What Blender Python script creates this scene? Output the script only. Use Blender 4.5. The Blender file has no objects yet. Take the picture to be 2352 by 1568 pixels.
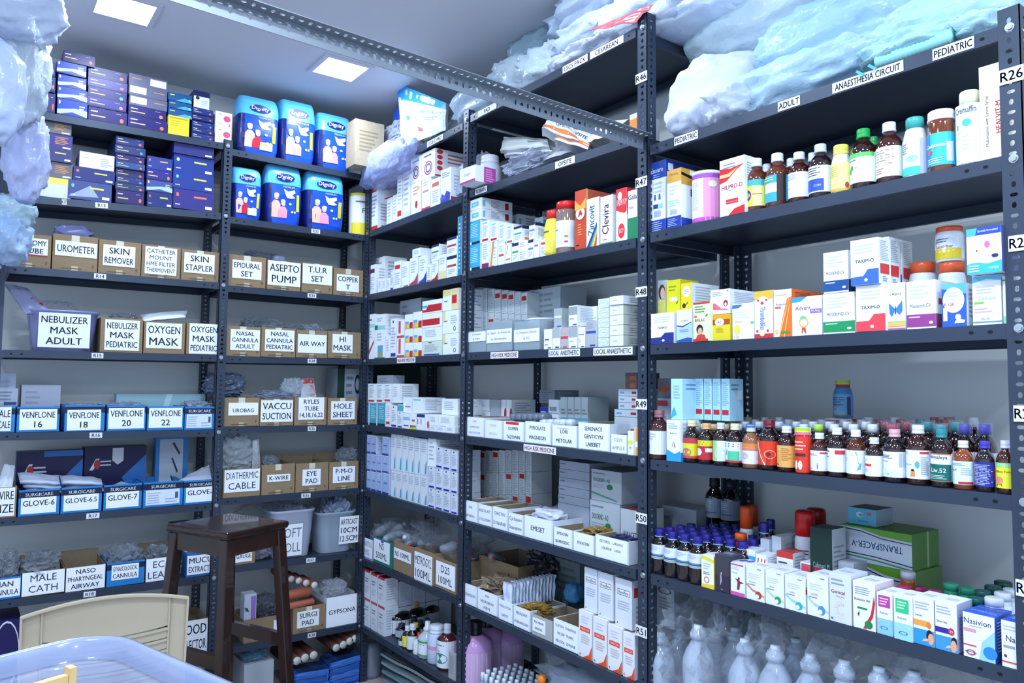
import bpy, math, random
from mathutils import Vector, Matrix, noise
random.seed(7)
SC = bpy.context.scene
COL = SC.collection
# ------------------------------------------------------------ camera, world, light, exposure
ZC = 1.420                      # eye height above the floor
F, PITCH, ROLL, YAW = 1723.84, .0592468, .00931266, .633349
FW = Vector((math.sin(YAW)*math.cos(PITCH), math.cos(YAW)*math.cos(PITCH), math.sin(PITCH)))
RT = FW.cross(Vector((0, 0, 1))).normalized()
UPV = RT.cross(FW)
CR = RT*math.cos(ROLL)+UPV*math.sin(ROLL)
CU = -RT*math.sin(ROLL)+UPV*math.cos(ROLL)
cam = bpy.data.cameras.new('camera'); camo = bpy.data.objects.new('camera', cam); COL.objects.link(camo)
cam.sensor_width = 36; cam.lens = F/2352*36; cam.clip_start = .05
mw = Matrix((CR, CU, -FW)).transposed().to_4x4(); mw.translation = (0, 0, ZC); camo.matrix_world = mw
SC.camera = camo
SC.view_settings.view_transform = 'Standard'; SC.view_settings.look = 'None'
SC.view_settings.gamma = 1; SC.view_settings.use_curve_mapping = False
SC.view_settings.exposure = 0.15
wd = bpy.data.worlds.new('world'); SC.world = wd; wd.use_nodes = True
wb = wd.node_tree.nodes['Background']; wb.inputs[0].default_value = (.58, .76, 1, 1); wb.inputs[1].default_value = 1.5
CEIL = ZC+1.41
def panel_light(x, y, w, size=.23):
    l = bpy.data.lights.new('panel_glow', 'AREA'); l.shape = 'SQUARE'; l.size = size; l.energy = w; l.color = (.74, .86, 1)
    o = bpy.data.objects.new('panel_glow', l); COL.objects.link(o); o.location = (x, y, CEIL-.012)
    o['label'] = 'glow of a ceiling panel'; return o
# room lamps: two in the picture, the rest unseen and assumed, added to brighten the room
PANELS = [(1.313, 3.103, 8), (.443, 3.09, 8), (1.313, 1.75, 5), (.443, 1.75, 20), (.443, .35, 31), (-.5, .9, 26), (.9, -.5, 26), (-.2, -1.0, 18)]

# ------------------------------------------------------------ pixel -> place helpers (positions measured in the photo)
XR, YL = 1.6, 3.424             # front planes of the right and the far rack run
def ray(px, py): return FW+CR*((px-1176)/F)+CU*((784-py)/F)
def onR(px, py, d=0):
    r = ray(px, py); t = (XR+d)/r.x; return -r.y*t, ZC+r.z*t     # s = -y grows to the right
def onL(px, py, d=0):
    r = ray(px, py); t = (YL+d)/r.y; return r.x*t, ZC+r.z*t
def on(side, px, py, d=0): return (onR if side == 'R' else onL)(px, py, d)
def pt(side, s, d, z): return Vector((XR+d, -s, z)) if side == 'R' else Vector((s, YL+d, z))
def proj(P):
    v = P-Vector((0, 0, ZC)); k = v.dot(FW); return 1176+F*v.dot(CR)/k, 784-F*v.dot(CU)/k
U = 1.6
# shelves: side, left end s, right end s, z at those ends (eye = 0, unit 1.6 m)
SH = {
 'C1': ('R', -.9405, -.3690, .4420, .4422), 'C2': ('R', -.9405, -.3690, .2804, .2818), 'C3': ('R', -.9405, -.3690, .0769, .0797),
 'C4': ('R', -.9405, -.3690, -.1281, -.1225), 'C5': ('R', -.9405, -.3690, -.3291, -.3232), 'C6': ('R', -.9405, -.3690, -.60, -.60),
 'B1': ('R', -1.546, -.977, .6738, .677), 'B2': ('R', -1.546, -.977, .4830, .4722), 'B3': ('R', -1.546, -.977, .2817, .2767),
 'B4': ('R', -1.546, -.977, .0809, .0766), 'B5': ('R', -1.546, -.977, -.1233, -.1257), 'B6': ('R', -1.546, -.977, -.3272, -.329),
 'B7': ('R', -1.546, -.977, -.5245, -.5314), 'B8': ('R', -1.546, -.977, -.735, -.735),
 'A1': ('R', -2.122, -1.582, .6580, .6651), 'A2': ('R', -2.122, -1.582, .4724, .4788), 'A3': ('R', -2.122, -1.582, .276, .2765),
 'A4': ('R', -2.122, -1.582, .0778, .0786), 'A5': ('R', -2.122, -1.582, -.1214, -.1208), 'A6': ('R', -2.122, -1.582, -.3156, -.3213),
 'A7': ('R', -2.122, -1.582, -.5233, -.5156), 'A8': ('R', -2.122, -1.582, -.718, -.7191),
 'La': ('L', .078, .566, .6602, .6698), 'Lb': ('L', .078, .566, .4484, .4717), 'Lc': ('L', .078, .566, .2756, .2776),
 'Ld': ('L', .078, .566, .0746, .0774), 'Le': ('L', .078, .566, -.121, -.127), 'Lf': ('L', .078, .566, -.321, -.3256),
 'Lg': ('L', .078, .566, -.5109, -.5190), 'Lh': ('L', .078, .566, -.720, -.722),
 'Ka': ('L', .590, .999, .6578, .6539), 'Kb': ('L', .590, .999, .4655, .4652), 'Kc': ('L', .590, .999, .2724, .2708),
 'Kd': ('L', .590, .999, .0752, .0792), 'Ke': ('L', .590, .999, -.1194, -.1233), 'Kf': ('L', .590, .999, -.3152, -.3161),
 'Kg': ('L', .590, .999, -.5010, -.5059), 'Kh': ('L', .590, .999, -.7200, -.7200)}
FLOORKEYS = {'floorR': 'R', 'floorL': 'L'}
def side_of(k): return FLOORKEYS[k] if k in FLOORKEYS else SH[k][0]
def zs(k, s):
    if k in FLOORKEYS: return 0.0
    _, a, b, za, zb = SH[k]
    return ZC+U*(za+(zb-za)*(s/U-a)/(b-a))

# ------------------------------------------------------------ materials (procedural)
_M = {}
def lin(h):
    h = h.lstrip('#'); h = ''.join(c*2 for c in h) if len(h) == 3 else h; v = [int(h[i:i+2], 16)/255 for i in (0, 2, 4)]
    return tuple(c/12.92 if c <= .04045 else ((c+.055)/1.055)**2.4 for c in v)
def mat(h, r=.45, metal=0, kind='p'):
    k = (h, r, metal, kind)
    if k in _M: return _M[k]
    m = bpy.data.materials.new('%s_%s' % ({'p': 'print', 'c': 'card', 'f': 'film', 'g': 'glass', 'w': 'wall', 's': 'steel', 'b': 'bag', 't': 'frosted', 'wood': 'wood', 'l': 'lamp', 'z': 'foil', 'h': 'clear_film'}[kind], h.lstrip('#')))
    m.use_nodes = True; nt = m.node_tree; N = nt.nodes; L = nt.links
    b = N['Principled BSDF']; c = lin(h); b.inputs['Base Color'].default_value = (*c, 1)
    b.inputs['Roughness'].default_value = r; b.inputs['Metallic'].default_value = metal
    b.inputs['Specular IOR Level'].default_value = .32
    def noise_(sc, det=3, co='Object'):
        t = N.new('ShaderNodeTexCoord'); n = N.new('ShaderNodeTexNoise'); n.inputs['Scale'].default_value = sc; n.inputs['Detail'].default_value = det
        L.new(t.outputs[co], n.inputs['Vector']); return n
    def bump(n, st, dist=.002, out='Fac'):
        bp = N.new('ShaderNodeBump'); bp.inputs['Strength'].default_value = st; bp.inputs['Distance'].default_value = dist
        L.new(n.outputs[out], bp.inputs['Height']); L.new(bp.outputs[0], b.inputs['Normal'])
    def vary(n, amt):
        mx = N.new('ShaderNodeMix'); mx.data_type = 'RGBA'; mx.inputs[6].default_value = (*[x*(1-amt) for x in c], 1)
        mx.inputs[7].default_value = (*[min(1, x*(1+amt)) for x in c], 1); L.new(n.outputs['Fac'], mx.inputs[0]); L.new(mx.outputs[2], b.inputs['Base Color']); return mx
    if kind == 'c':
        n = noise_(60, 4); vary(n, .14); bump(n, .15, .001)
    elif kind == 'w':
        n = noise_(2.2, 4); vary(n, .05); n2 = noise_(120, 3); bump(n2, .08, .001)
    elif kind == 's':
        n = noise_(9, 5); vary(n, .18); b.inputs['Specular IOR Level'].default_value = .45
        n2 = noise_(150, 2); bump(n2, .05, .0006)
    elif kind == 'wood':
        n = noise_(14, 6); vary(n, .45); bump(n, .2, .001); b.inputs['Coat Weight'].default_value = .4
    elif kind in ('b', 'f', 'z', 'h'):
        v = N.new('ShaderNodeTexVoronoi'); t = N.new('ShaderNodeTexCoord'); v.inputs['Scale'].default_value = 14 if kind == 'b' else 30
        n = noise_(9, 5); mx = N.new('ShaderNodeMixRGB'); mx.inputs[0].default_value = .12 if kind == 'b' else .2
        L.new(t.outputs['Object'], mx.inputs[1]); L.new(n.outputs['Color'], mx.inputs[2]); L.new(mx.outputs[0], v.inputs['Vector'])
        bp = N.new('ShaderNodeBump'); bp.inputs['Strength'].default_value = .6 if kind == 'b' else .9; bp.inputs['Distance'].default_value = .012 if kind == 'b' else .006
        L.new(v.outputs['Distance'], bp.inputs['Height']); L.new(bp.outputs[0], b.inputs['Normal'])
        if kind in 'fh': b.inputs['Coat Weight'].default_value = 1; b.inputs['Coat Roughness'].default_value = .03; L.new(bp.outputs[0], b.inputs['Coat Normal'])
        if kind != 'z':
            tr = N.new('ShaderNodeBsdfTransparent'); ms = N.new('ShaderNodeMixShader'); out = N['Material Output']
            fr = N.new('ShaderNodeLayerWeight'); fr.inputs[0].default_value = .35; L.new(bp.outputs[0], fr.inputs['Normal'])
            ma = N.new('ShaderNodeMapRange'); lo, hi = (.34, .95) if kind == 'h' else (.55, 1) if kind == 'b' else (.03, .42)
            ma.inputs['To Min'].default_value = lo; ma.inputs['To Max'].default_value = hi
            L.new(fr.outputs['Facing'], ma.inputs['Value']); L.new(ma.outputs[0], ms.inputs[0]); L.new(tr.outputs[0], ms.inputs[1]); L.new(b.outputs[0], ms.inputs[2]); L.new(ms.outputs[0], out.inputs[0])
    elif kind == 't':
        tr = N.new('ShaderNodeBsdfTransparent'); ms = N.new('ShaderNodeMixShader'); out = N['Material Output']; ms.inputs[0].default_value = .62
        b.inputs['Coat Weight'].default_value = .6
        L.new(tr.outputs[0], ms.inputs[1]); L.new(b.outputs[0], ms.inputs[2]); L.new(ms.outputs[0], out.inputs[0])
    elif kind == 'g':
        b.inputs['Coat Weight'].default_value = 1; b.inputs['Coat Roughness'].default_value = .05; b.inputs['Transmission Weight'].default_value = .0
    elif kind == 'l':
        b.inputs['Emission Color'].default_value = (.86, .93, 1, 1); b.inputs['Emission Strength'].default_value = 6
    _M[k] = m; return m
W_ = '#dfe6ee'; CARD = '#88745b'; PAPER = '#e3e9f4'; INK = '#2b3340'; STEEL = '#313c4e'; GREYT = '#9aa3b3'

# ------------------------------------------------------------ mesh builder
class MB:
    def __init__(s): s.v = []; s.f = []; s.m = []; s.mats = []; s.sm = []
    def mi(s, m):
        if m not in s.mats: s.mats.append(m)
        return s.mats.index(m)
    def poly(s, pts, m, smooth=False):
        i = len(s.v); s.v += [tuple(p) for p in pts]; s.f.append(tuple(range(i, i+len(pts)))); s.m.append(s.mi(m)); s.sm.append(smooth)
    def faces(s, vs, fs, m, smooth=False):
        i = len(s.v); s.v += [tuple(p) for p in vs]; k = s.mi(m)
        for f in fs: s.f.append(tuple(i+j for j in f)); s.m.append(k); s.sm.append(smooth)
    def box(s, a, b, m, skip=''):
        x0, y0, z0 = a; x1, y1, z1 = b
        V = [(x0, y0, z0), (x1, y0, z0), (x1, y1, z0), (x0, y1, z0), (x0, y0, z1), (x1, y0, z1), (x1, y1, z1), (x0, y1, z1)]
        s.faces(V, [(0, 3, 2, 1), (4, 5, 6, 7), (0, 1, 5, 4), (1, 2, 6, 5), (2, 3, 7, 6), (3, 0, 4, 7)], m)
    def lathe(s, prof, m, n=20, c=(0, 0, 0), smooth=True):
        V = []; Fs = []
        for r, z in prof:
            for k in range(n):
                a = 2*math.pi*k/n; V.append((c[0]+r*math.cos(a), c[1]+r*math.sin(a), c[2]+z))
        for i in range(len(prof)-1):
            for k in range(n):
                k2 = (k+1) % n; Fs.append((i*n+k, i*n+k2, (i+1)*n+k2, (i+1)*n+k))
        Fs.append(tuple(range(n-1, -1, -1))); Fs.append(tuple((len(prof)-1)*n+k for k in range(n)))
        s.faces(V, Fs, m, smooth)
    def tube(s, pts, r, m, n=8, smooth=True):
        pts = [Vector(p) for p in pts]; V = []; Fs = []
        for i, p in enumerate(pts):
            t = (pts[min(i+1, len(pts)-1)]-pts[max(i-1, 0)]).normalized(); a = t.orthogonal().normalized(); 
            if i and prev.length: a = (prev-t*prev.dot(t)).normalized()
            prev = a; b = t.cross(a); rr = r[i] if isinstance(r, (list, tuple)) else r
            for k in range(n):
                g = 2*math.pi*k/n; V.append(p+a*(rr*math.cos(g))+b*(rr*math.sin(g)))
        for i in range(len(pts)-1):
            for k in range(n):
                k2 = (k+1) % n; Fs.append((i*n+k, i*n+k2, (i+1)*n+k2, (i+1)*n+k))
        Fs.append(tuple(range(n-1, -1, -1))); Fs.append(tuple((len(pts)-1)*n+k for k in range(n)))
        s.faces(V, Fs, m, smooth)
    def build(s, name, parent=None, loc=None, rz=0):
        me = bpy.data.meshes.new(name); me.from_pydata(s.v, [], s.f)
        for m in s.mats: me.materials.append(m)
        me.polygons.foreach_set('material_index', s.m); me.polygons.foreach_set('use_smooth', s.sm); me.update()
        o = bpy.data.objects.new(name, me); COL.objects.link(o)
        if parent: o.parent = parent
        if loc is not None: o.location = loc
        if rz: o.rotation_euler = (0, 0, rz)
        return o
def tag(o, label=None, cat=None, group=None, kind=None):
    if label: o['label'] = label
    if cat: o['category'] = cat
    if group: o['group'] = group
    if kind: o['kind'] = kind
    return o
def empty(name, loc, rz, label, cat, group=None):
    o = bpy.data.objects.new(name, None); COL.objects.link(o); o.location = loc; o.rotation_euler = (0, 0, rz); o.empty_display_size = .02
    return tag(o, label, cat, group)

# ------------------------------------------------------------ lettering and print on any surface
_T = {}
def textdata(t, bold):
    k = (t, bold)
    if k in _T: return _T[k]
    c = bpy.data.curves.new('t', 'FONT'); c.body = t; c.align_x = 'CENTER'; c.resolution_u = 2;  c.space_line = .95
    o = bpy.data.objects.new('t', c); me = bpy.data.meshes.new_from_object(o)
    vs = [(v.co.x, v.co.y) for v in me.vertices]; fs = [tuple(p.vertices) for p in me.polygons]
    bpy.data.objects.remove(o); bpy.data.curves.remove(c); bpy.data.meshes.remove(me)
    if not vs: vs = [(0, 0)]
    vs, fs = (vs, fs) if not bold else ([(x-.013, y) for x, y in vs]+[(x+.013, y) for x, y in vs], fs+[tuple(i+len(vs) for i in f) for f in fs]); xs = [v[0] for v in vs]; ys = [v[1] for v in vs]
    cx, cy = (min(xs)+max(xs))/2, (min(ys)+max(ys))/2
    r = ([(x-cx, y-cy) for x, y in vs], fs, max(xs)-min(xs), max(ys)-min(ys)); _T[k] = r; return r
def surf_plane(O, Uv, Vv, Nv):
    return lambda u, v, e: O+Uv*u+Vv*v+Nv*e
def surf_cyl(r, z0, h, arc, cx=0, cy=0, ry=None):
    ry = ry or r
    def f(u, v, e):
        a = (u-.5)*arc; return Vector((cx+(r+e)*math.sin(a), cy-(ry+e)*math.cos(a), z0+h*v))
    return f
def prints(mb, S, Wd, Ht, items, curved=False, e0=.0004, rough=.4):
    """items: r rect, e ellipse, p polygon, t text, n faux small print lines, o ring; u,v in 0..1 of the face"""
    e = e0
    for it in items:
        k = it[0]
        if k == 'r':
            _, u0, v0, u1, v1, c = it; m = mat(c, rough); n = max(1, int((u1-u0)*10)) if curved else 1
            for i in range(n):
                a = u0+(u1-u0)*i/n; b = u0+(u1-u0)*(i+1)/n
                mb.poly([S(a, v0, e), S(b, v0, e), S(b, v1, e), S(a, v1, e)], m)
        elif k == 'e' or k == 'o':
            _, u, v, ru, rv, c = it[:6]; m = mat(c, rough); n = 20; w = it[6] if k == 'o' else 0
            P = [(u+ru*math.cos(6.2832*i/n), v+rv*math.sin(6.2832*i/n)) for i in range(n)]
            if k == 'e':
                if curved: mb.faces([S(u, v, e)]+[S(a, b, e) for a, b in P], [(0, 1+i, 1+(i+1) % n) for i in range(n)], m)
                else: mb.poly([S(a, b, e) for a, b in P], m)
            else:
                Q = [(u+ru*(1-w)*math.cos(6.2832*i/n), v+rv*(1-w)*math.sin(6.2832*i/n)) for i in range(n)]
                for i in range(n):
                    j = (i+1) % n; mb.poly([S(*P[i], e), S(*P[j], e), S(*Q[j], e), S(*Q[i], e)], m)
        elif k == 'p':
            mb.poly([S(a, b, e) for a, b in it[1]], mat(it[2], rough))
        elif k == 'n':
            _, u0, v0, u1, v1, n, c = it; m = mat(c, rough); rg = random.Random(int(u0*100+v0*1000+n))
            for i in range(n):
                va = v0+(v1-v0)*(i+.3)/n; vb = v0+(v1-v0)*(i+.7)/n; ue = u0+(u1-u0)*rg.uniform(.6, 1)
                q = 4 if curved else 1
                for j in range(q):
                    a = u0+(ue-u0)*j/q; b = u0+(ue-u0)*(j+1)/q
                    mb.poly([S(a, va, e), S(b, va, e), S(b, vb, e), S(a, vb, e)], m)
        elif k == 't':
            _, u, v, h, t, c = it[:6]; op = it[6] if len(it) > 6 else {}
            vs, fs, tw, th = textdata(t, op.get('b', 0)); lines = t.count('\n')+1
            sc = h*(Wd if op.get('rot') in (90, -90) else Ht)/(.73+(lines-1)*.95)                 # cap height h (fraction of the face)
            sx = sy = sc; mw = op.get('w', .94)*(Ht if op.get('rot') in (90, -90) else Wd)
            if tw*sx > mw: sx = mw/tw
            if op.get('fit'): sx = mw/tw
            if op.get('sq'): sy = sx = min(sx, sy)
            P = []
            for x, y in vs:
                a, b = x*sx, y*sy
                if op.get('rot') == 90: a, b = -b, a
                elif op.get('rot') == -90: a, b = b, -a
                elif op.get('rot') == 180: a, b = -a, -b
                P.append(S(u+a/Wd, v+b/Ht, e))
            mb.faces(P, fs, mat(c, rough))
        e += .00012
# ------------------------------------------------------------ generic goods
def place(k, x0, x1, yt, d, base=None):
    """s-range, base z and height of something whose front spans x0..x1 with its top at yt in the photo"""
    sd = side_of(k); xm = (x0+x1)/2; yb = yt+40
    for _ in range(3):
        ym = (yt+yb)/2
        s0 = on(sd, x0, ym, d)[0]; s1 = on(sd, x1, ym, d)[0]; sm = (s0+s1)/2
        zb = max(zs(k, s0), zs(k, s1)) if base is None else base
        yb = proj(pt(sd, sm, d, zb))[1]
    zt = on(sd, xm, yt, d)[1]
    return sd, s0, s1, zb, zt-zb
def rz_of(sd): return -math.pi/2 if sd == 'R' else 0.0
REG = {}
def bx(k, x0, x1, yt, label, col=W_, F_=None, S_=None, T_=None, d=.012, dep=.12, base=None, name='medicine_carton', cat='box', group=None, scol=None, tcol=None, rot=None, rough=.4, key=None, kind='p', h=None, parent=None, s01=None):
    sd, s0, s1, zb, ht = place(k, x0, x1, yt, d, base)
    if s01: s0, s1 = s01
    if h: ht = h
    ht = max(ht, .008); w = abs(s1-s0)-.0012
    m = mat(col, rough, 0, kind); ms = mat(scol or col, rough, 0, kind); mt = mat(tcol or col, rough, 0, kind)
    b = MB(); a = w/2
    V = [(-a, 0, 0), (a, 0, 0), (a, dep, 0), (-a, dep, 0), (-a, 0, ht), (a, 0, ht), (a, dep, ht), (-a, dep, ht)]
    b.faces(V, [(0, 3, 2, 1)], m); b.faces(V, [(4, 5, 6, 7)], mt); b.faces(V, [(0, 1, 5, 4), (2, 3, 7, 6)], m); b.faces(V, [(1, 2, 6, 5), (3, 0, 4, 7)], ms)
    if F_: prints(b, surf_plane(Vector((-a, 0, 0)), Vector((w, 0, 0)), Vector((0, 0, ht)), Vector((0, -1, 0))), w, ht, F_, rough=rough)
    if S_:
        if sd == 'R': prints(b, surf_plane(Vector((a, 0, 0)), Vector((0, dep, 0)), Vector((0, 0, ht)), Vector((1, 0, 0))), dep, ht, S_, rough=rough)
        else: prints(b, surf_plane(Vector((-a, dep, 0)), Vector((0, -dep, 0)), Vector((0, 0, ht)), Vector((-1, 0, 0))), dep, ht, S_, rough=rough)
    if T_: prints(b, surf_plane(Vector((-a, 0, ht)), Vector((w, 0, 0)), Vector((0, dep, 0)), Vector((0, 0, 1))), w, dep, T_, rough=rough)
    rr = rz_of(sd)+math.radians(rot if rot is not None else random.uniform(-.4, .4))
    o = b.build(name, parent, pt(sd, (s0+s1)/2, d, zb+.0006), rr)
    if not parent: tag(o, label, cat, group)
    r = dict(o=o, z=zb+ht+.0012, s0=s0, s1=s1, d=d, sd=sd, w=w, h=ht, zb=zb)
    if key: REG[key] = r
    return r
def paper(parent, w, h, x, z, lines, col=PAPER, ink=INK, y=-.0012, name='paper_label', b=1, lh=None, extra=None, tilt=0, up=.5):
    mb = MB(); mb.box((-w/2, -.0005, 0), (w/2, .0005, h), mat(col, .55))
    n = len(lines); it = list(extra or [])
    H = lh or min(.62/n, .34)
    for i, t in enumerate(lines):
        if t: it.append(('t', .5, up+(n/2-.5-i)*(.92/n if n > 1 else 0), H, t, ink, {'b': b, 'w': .9}))
    prints(mb, surf_plane(Vector((-w/2, -.0005, 0)), Vector((w, 0, 0)), Vector((0, 0, h)), Vector((0, -1, 0))), w, h, it, rough=.6)
    o = mb.build(name, parent, (x, y, z)); o.rotation_euler = (0, math.radians(tilt), 0); return o
def tray(k, x0, x1, yt, lines, label, col=CARD, paperbox=(.06, .12, .94, .9), d=.012, dep=.2, group=None, name='storage_carton', cat='box', kind='c', ink=INK, F_=None, pcol=PAPER, base=None, full=.0, b=1, lh=None, tape=False, back=0, extra=None, tilt=0, up=.5):
    """open-topped box with a paper label; returns its inner volume so that contents can stand in it"""
    sd, s0, s1, zb, ht = place(k, x0, x1, yt, d, base); w = abs(s1-s0)-.0015; a = w/2; t = .003; back = back or (.03 if k in ('Lf', 'Lg', 'Kf') and kind == 'c' else 0)
    root = empty(name, pt(sd, (s0+s1)/2, d, zb+.0006), rz_of(sd)+math.radians(random.uniform(-.3, .3)), label, cat, group)
    m = mat(col, .8 if kind == 'c' else .4, 0, kind); inn = mat('#8b7c67', .85, 0, 'c') if kind == 'c' or name == 'medicine_tray' else m
    mb = MB(); hb = ht+back
    mb.box((-a, 0, 0), (a, t, ht), m); mb.box((-a, dep-t, 0), (a, dep, hb), m)
    mb.box((-a, t, 0), (-a+t, dep-t, ht), m); mb.box((a-t, t, 0), (a, dep-t, ht), m); mb.box((-a+t, t, 0), (a-t, dep-t, t), m)
    if inn is not m:
        e = .0004; A = a-t-e; z0, z1 = t+e, ht-.001
        mb.poly([(-A, dep-t-e, z0), (A, dep-t-e, z0), (A, dep-t-e, hb-.001), (-A, dep-t-e, hb-.001)], inn)
        mb.poly([(-A, t, z0), (-A, dep-t, z0), (-A, dep-t, z1), (-A, t, z1)], inn); mb.poly([(A, t, z0), (A, dep-t, z0), (A, dep-t, z1), (A, t, z1)], inn)
    it = list(F_ or [])
    if tape: it = [('r', .40, .8, .58, 1, '#c9c4b0'), ('r', .42, 0, .57, .13, '#b3a78f'), ('n', .2, .02, .8, .1, 1, '#5e513f'), ('e', .9, .16, .025, .05, '#5e513f')]+it
    if it: prints(mb, surf_plane(Vector((-a, 0, 0)), Vector((w, 0, 0)), Vector((0, 0, ht)), Vector((0, -1, 0))), w, ht, it)
    mb.build('carton_body', root)
    if lines is not None:
        u0, v0, u1, v1 = paperbox
        paper(root, (u1-u0)*w, (v1-v0)*ht, -a+w*(u0+u1)/2, v0*ht, lines, col=pcol, ink=ink, b=b, lh=lh, extra=extra, tilt=tilt, up=up)
    return dict(root=root, sd=sd, s0=s0, s1=s1, d=d, zb=zb, h=ht, w=w, dep=dep, z=zb+ht)
def rrect(w, d, r, n=5):
    P = []
    for cx, cy, a0 in ((w/2-r, d/2-r, 0), (-w/2+r, d/2-r, 90), (-w/2+r, -d/2+r, 180), (w/2-r, -d/2+r, 270)):
        for i in range(n+1): a = math.radians(a0+90*i/n); P.append((cx+r*math.cos(a), cy+r*math.sin(a)))
    return P
def tubbin(k, x0, x1, yt, lines, label, col, lx, lv, ink=INK, b=1, d=.012, dep=.19):
    sd, s0, s1, zb, ht = place(k, x0, x1, yt, d, None); w = abs(s1-s0)-.002
    root = empty('plastic_bin', pt(sd, (s0+s1)/2, d+dep/2, zb+.0006), rz_of(sd), label, 'bin'); m = mat(col, .25, 0, 't'); mb = MB()
    L = [[(x, y, z) for x, y in rrect(w*f, dep*f, .045)] for f, z in ((.80, .0), (.90, ht*.55), (.95, ht*.93), (1, ht*.95), (1, ht), (.97, ht), (.93, ht*.9), (.8, .004))]; n = len(L[0])
    mb.faces([p for l in L for p in l], [(i*n+j, i*n+(j+1) % n, (i+1)*n+(j+1) % n, (i+1)*n+j) for i in range(len(L)-1) for j in range(n)], m, True); mb.poly(list(reversed(L[0])), m); mb.poly(L[-1], m); mb.build('tub_body', root)
    o = paper(root, (lx[1]-lx[0])*w, (lv[1]-lv[0])*ht, w*((lx[0]+lx[1])/2-.5), lv[0]*ht, lines, ink=ink, b=b, y=-dep*.485); o.rotation_euler = (math.radians(4), 0, 0); return root
def blobmesh(w, dp, h, seed, amp=.25, nu=26, nv=14, sq=.55, m=None, smooth=True, freq=3.2):
    """crumpled bag: super-ellipsoid with ridged folds, flat underneath"""
    mb = MB(); V = []; sg = lambda x, p: math.copysign(abs(x)**p, x)
    off = Vector((seed*3.17, seed*1.31, seed*.77))
    for j in range(nv+1):
        ph = -math.pi/2+math.pi*j/nv
        for i in range(nu):
            th = 2*math.pi*i/nu
            x = sg(math.cos(ph), sq)*sg(math.cos(th), sq); y = sg(math.cos(ph), sq)*sg(math.sin(th), sq); z = sg(math.sin(ph), .8)
            q = Vector((x, y, z)); n1 = 1-2*abs(noise.noise(q*freq*.5+off)); n2 = 1-2*abs(noise.noise(q*freq+off*2)); n3 = noise.noise(q*freq*2.5+off)
            k = 1+amp*(.6*max(n1, 0)**1.6+.5*max(n2, 0)**2+.22*n3-.5); q = q*k
            zz = max(q.z, -.98); V.append((q.x*w/2, q.y*dp/2+dp/2, (zz+.98)/1.98*h))
    Fs = []
    for j in range(nv):
        for i in range(nu):
            i2 = (i+1) % nu; Fs.append((j*nu+i, j*nu+i2, (j+1)*nu+i2, (j+1)*nu+i))
    mb.faces(V, Fs, m, smooth); return mb
def bag(k, x0, x1, yt, yb, label, col='#cfdcea', d=.03, dep=.2, kind='b', amp=.3, seed=None, name='plastic_bag', cat='bag', group=None, base='px', patches=None, rough=.22, sq=.6, nu=30, nv=16, freq=3.2):
    sd = side_of(k); ym = (yt+yb)/2
    s0 = on(sd, x0, ym, d)[0]; s1 = on(sd, x1, ym, d)[0]; xm = (x0+x1)/2
    zt = on(sd, xm, yt, d)[1]; zb = on(sd, xm, yb, d)[1]
    if k in SH and d > -.03: zb = max(zb, zs(k, (s0+s1)/2)+.004)
    zb = zb if base == 'px' else (zs(k, (s0+s1)/2) if base is None else base)
    sd_ = seed if seed is not None else random.random()*50
    small = kind in 'bfz' and abs(s1-s0) < .30 and nu == 30
    if small: nu, nv, freq, amp, rough = 34, 22, 4.4, max(amp, .36), min(rough, .12)
    mb = blobmesh(abs(s1-s0), dep, max(zt-zb, .01), sd_, amp, m=mat(col, rough, 0, 'h' if small and kind == 'b' else kind), sq=sq, nu=nu, nv=nv, freq=freq, smooth=not small)
    o = mb.build(name, None, pt(sd, (s0+s1)/2, d, zb), rz_of(sd)); tag(o, label, cat, group)
    return dict(o=o, z=zt, zb=zb, s0=s0, s1=s1)

# ------------------------------------------------------------ bottles, jars, cans
PROF = {  # (radius, height) of unit bottles, body only; cap (r0, z0, z1); label (z0, z1)
 'syrup': ([(.0, 0), (.92, 0), (1, .02), (1, .60), (.96, .66), (.78, .73), (.52, .79), (.40, .82), (.40, .90)], (.50, .85, 1.0), (.10, .58)),
 'amber': ([(.0, 0), (.92, 0), (1, .02), (1, .58), (.95, .66), (.72, .74), (.46, .80), (.42, .84), (.42, .92)], (.56, .83, 1.0), (.13, .56)),
 'jar':   ([(.0, 0), (.95, 0), (1, .02), (1, .78), (.93, .84), (.86, .86), (.86, .90)], (.96, .84, 1.0), (.06, .76)),
 'oval':  ([(.0, 0), (.9, 0), (1, .03), (1, .55), (.93, .68), (.78, .78), (.70, .82)], (.74, .80, 1.0), (.04, .62)),
 'big':   ([(.0, 0), (.92, 0), (1, .02), (1, .58), (.93, .64), (.66, .74), (.46, .78)], (.44, .77, 1.0), (.05, .52)),
 'can':   ([(.0, 0), (.97, 0), (1, .01), (1, .93), (.97, .94)], (1.02, .93, 1.0), (.02, .92)),
 'spray': ([(.0, 0), (.95, 0), (1, .02), (1, .66), (.9, .70)], (.98, .70, 1.0), (.04, .66)),
 'ivb':   ([(.0, 0), (.9, 0), (1, .03), (1, .68), (.96, .72), (.80, .78), (.50, .85), (.42, .87), (.42, .885), (.54, .89), (.54, .935), (.46, .94), (.46, .955), (.36, .96), (.36, .975)], (.26, .94, 1.0), (.10, .48)),
 'nozzle': ([(.0, 0), (.92, 0), (1, .02), (1, .52), (.85, .60), (.45, .70), (.40, .74)], (.42, .72, 1.0), (.08, .50)),
 'pump':  ([(.0, 0), (.95, 0), (1, .03), (1, .60), (.9, .70), (.6, .77), (.35, .80)], (.36, .79, 1.0), (.12, .58)),
 'small': ([(.0, 0), (.92, 0), (1, .02), (1, .62), (.80, .70), (.45, .76), (.45, .80)], (.52, .78, 1.0), (.08, .58))}
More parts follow.
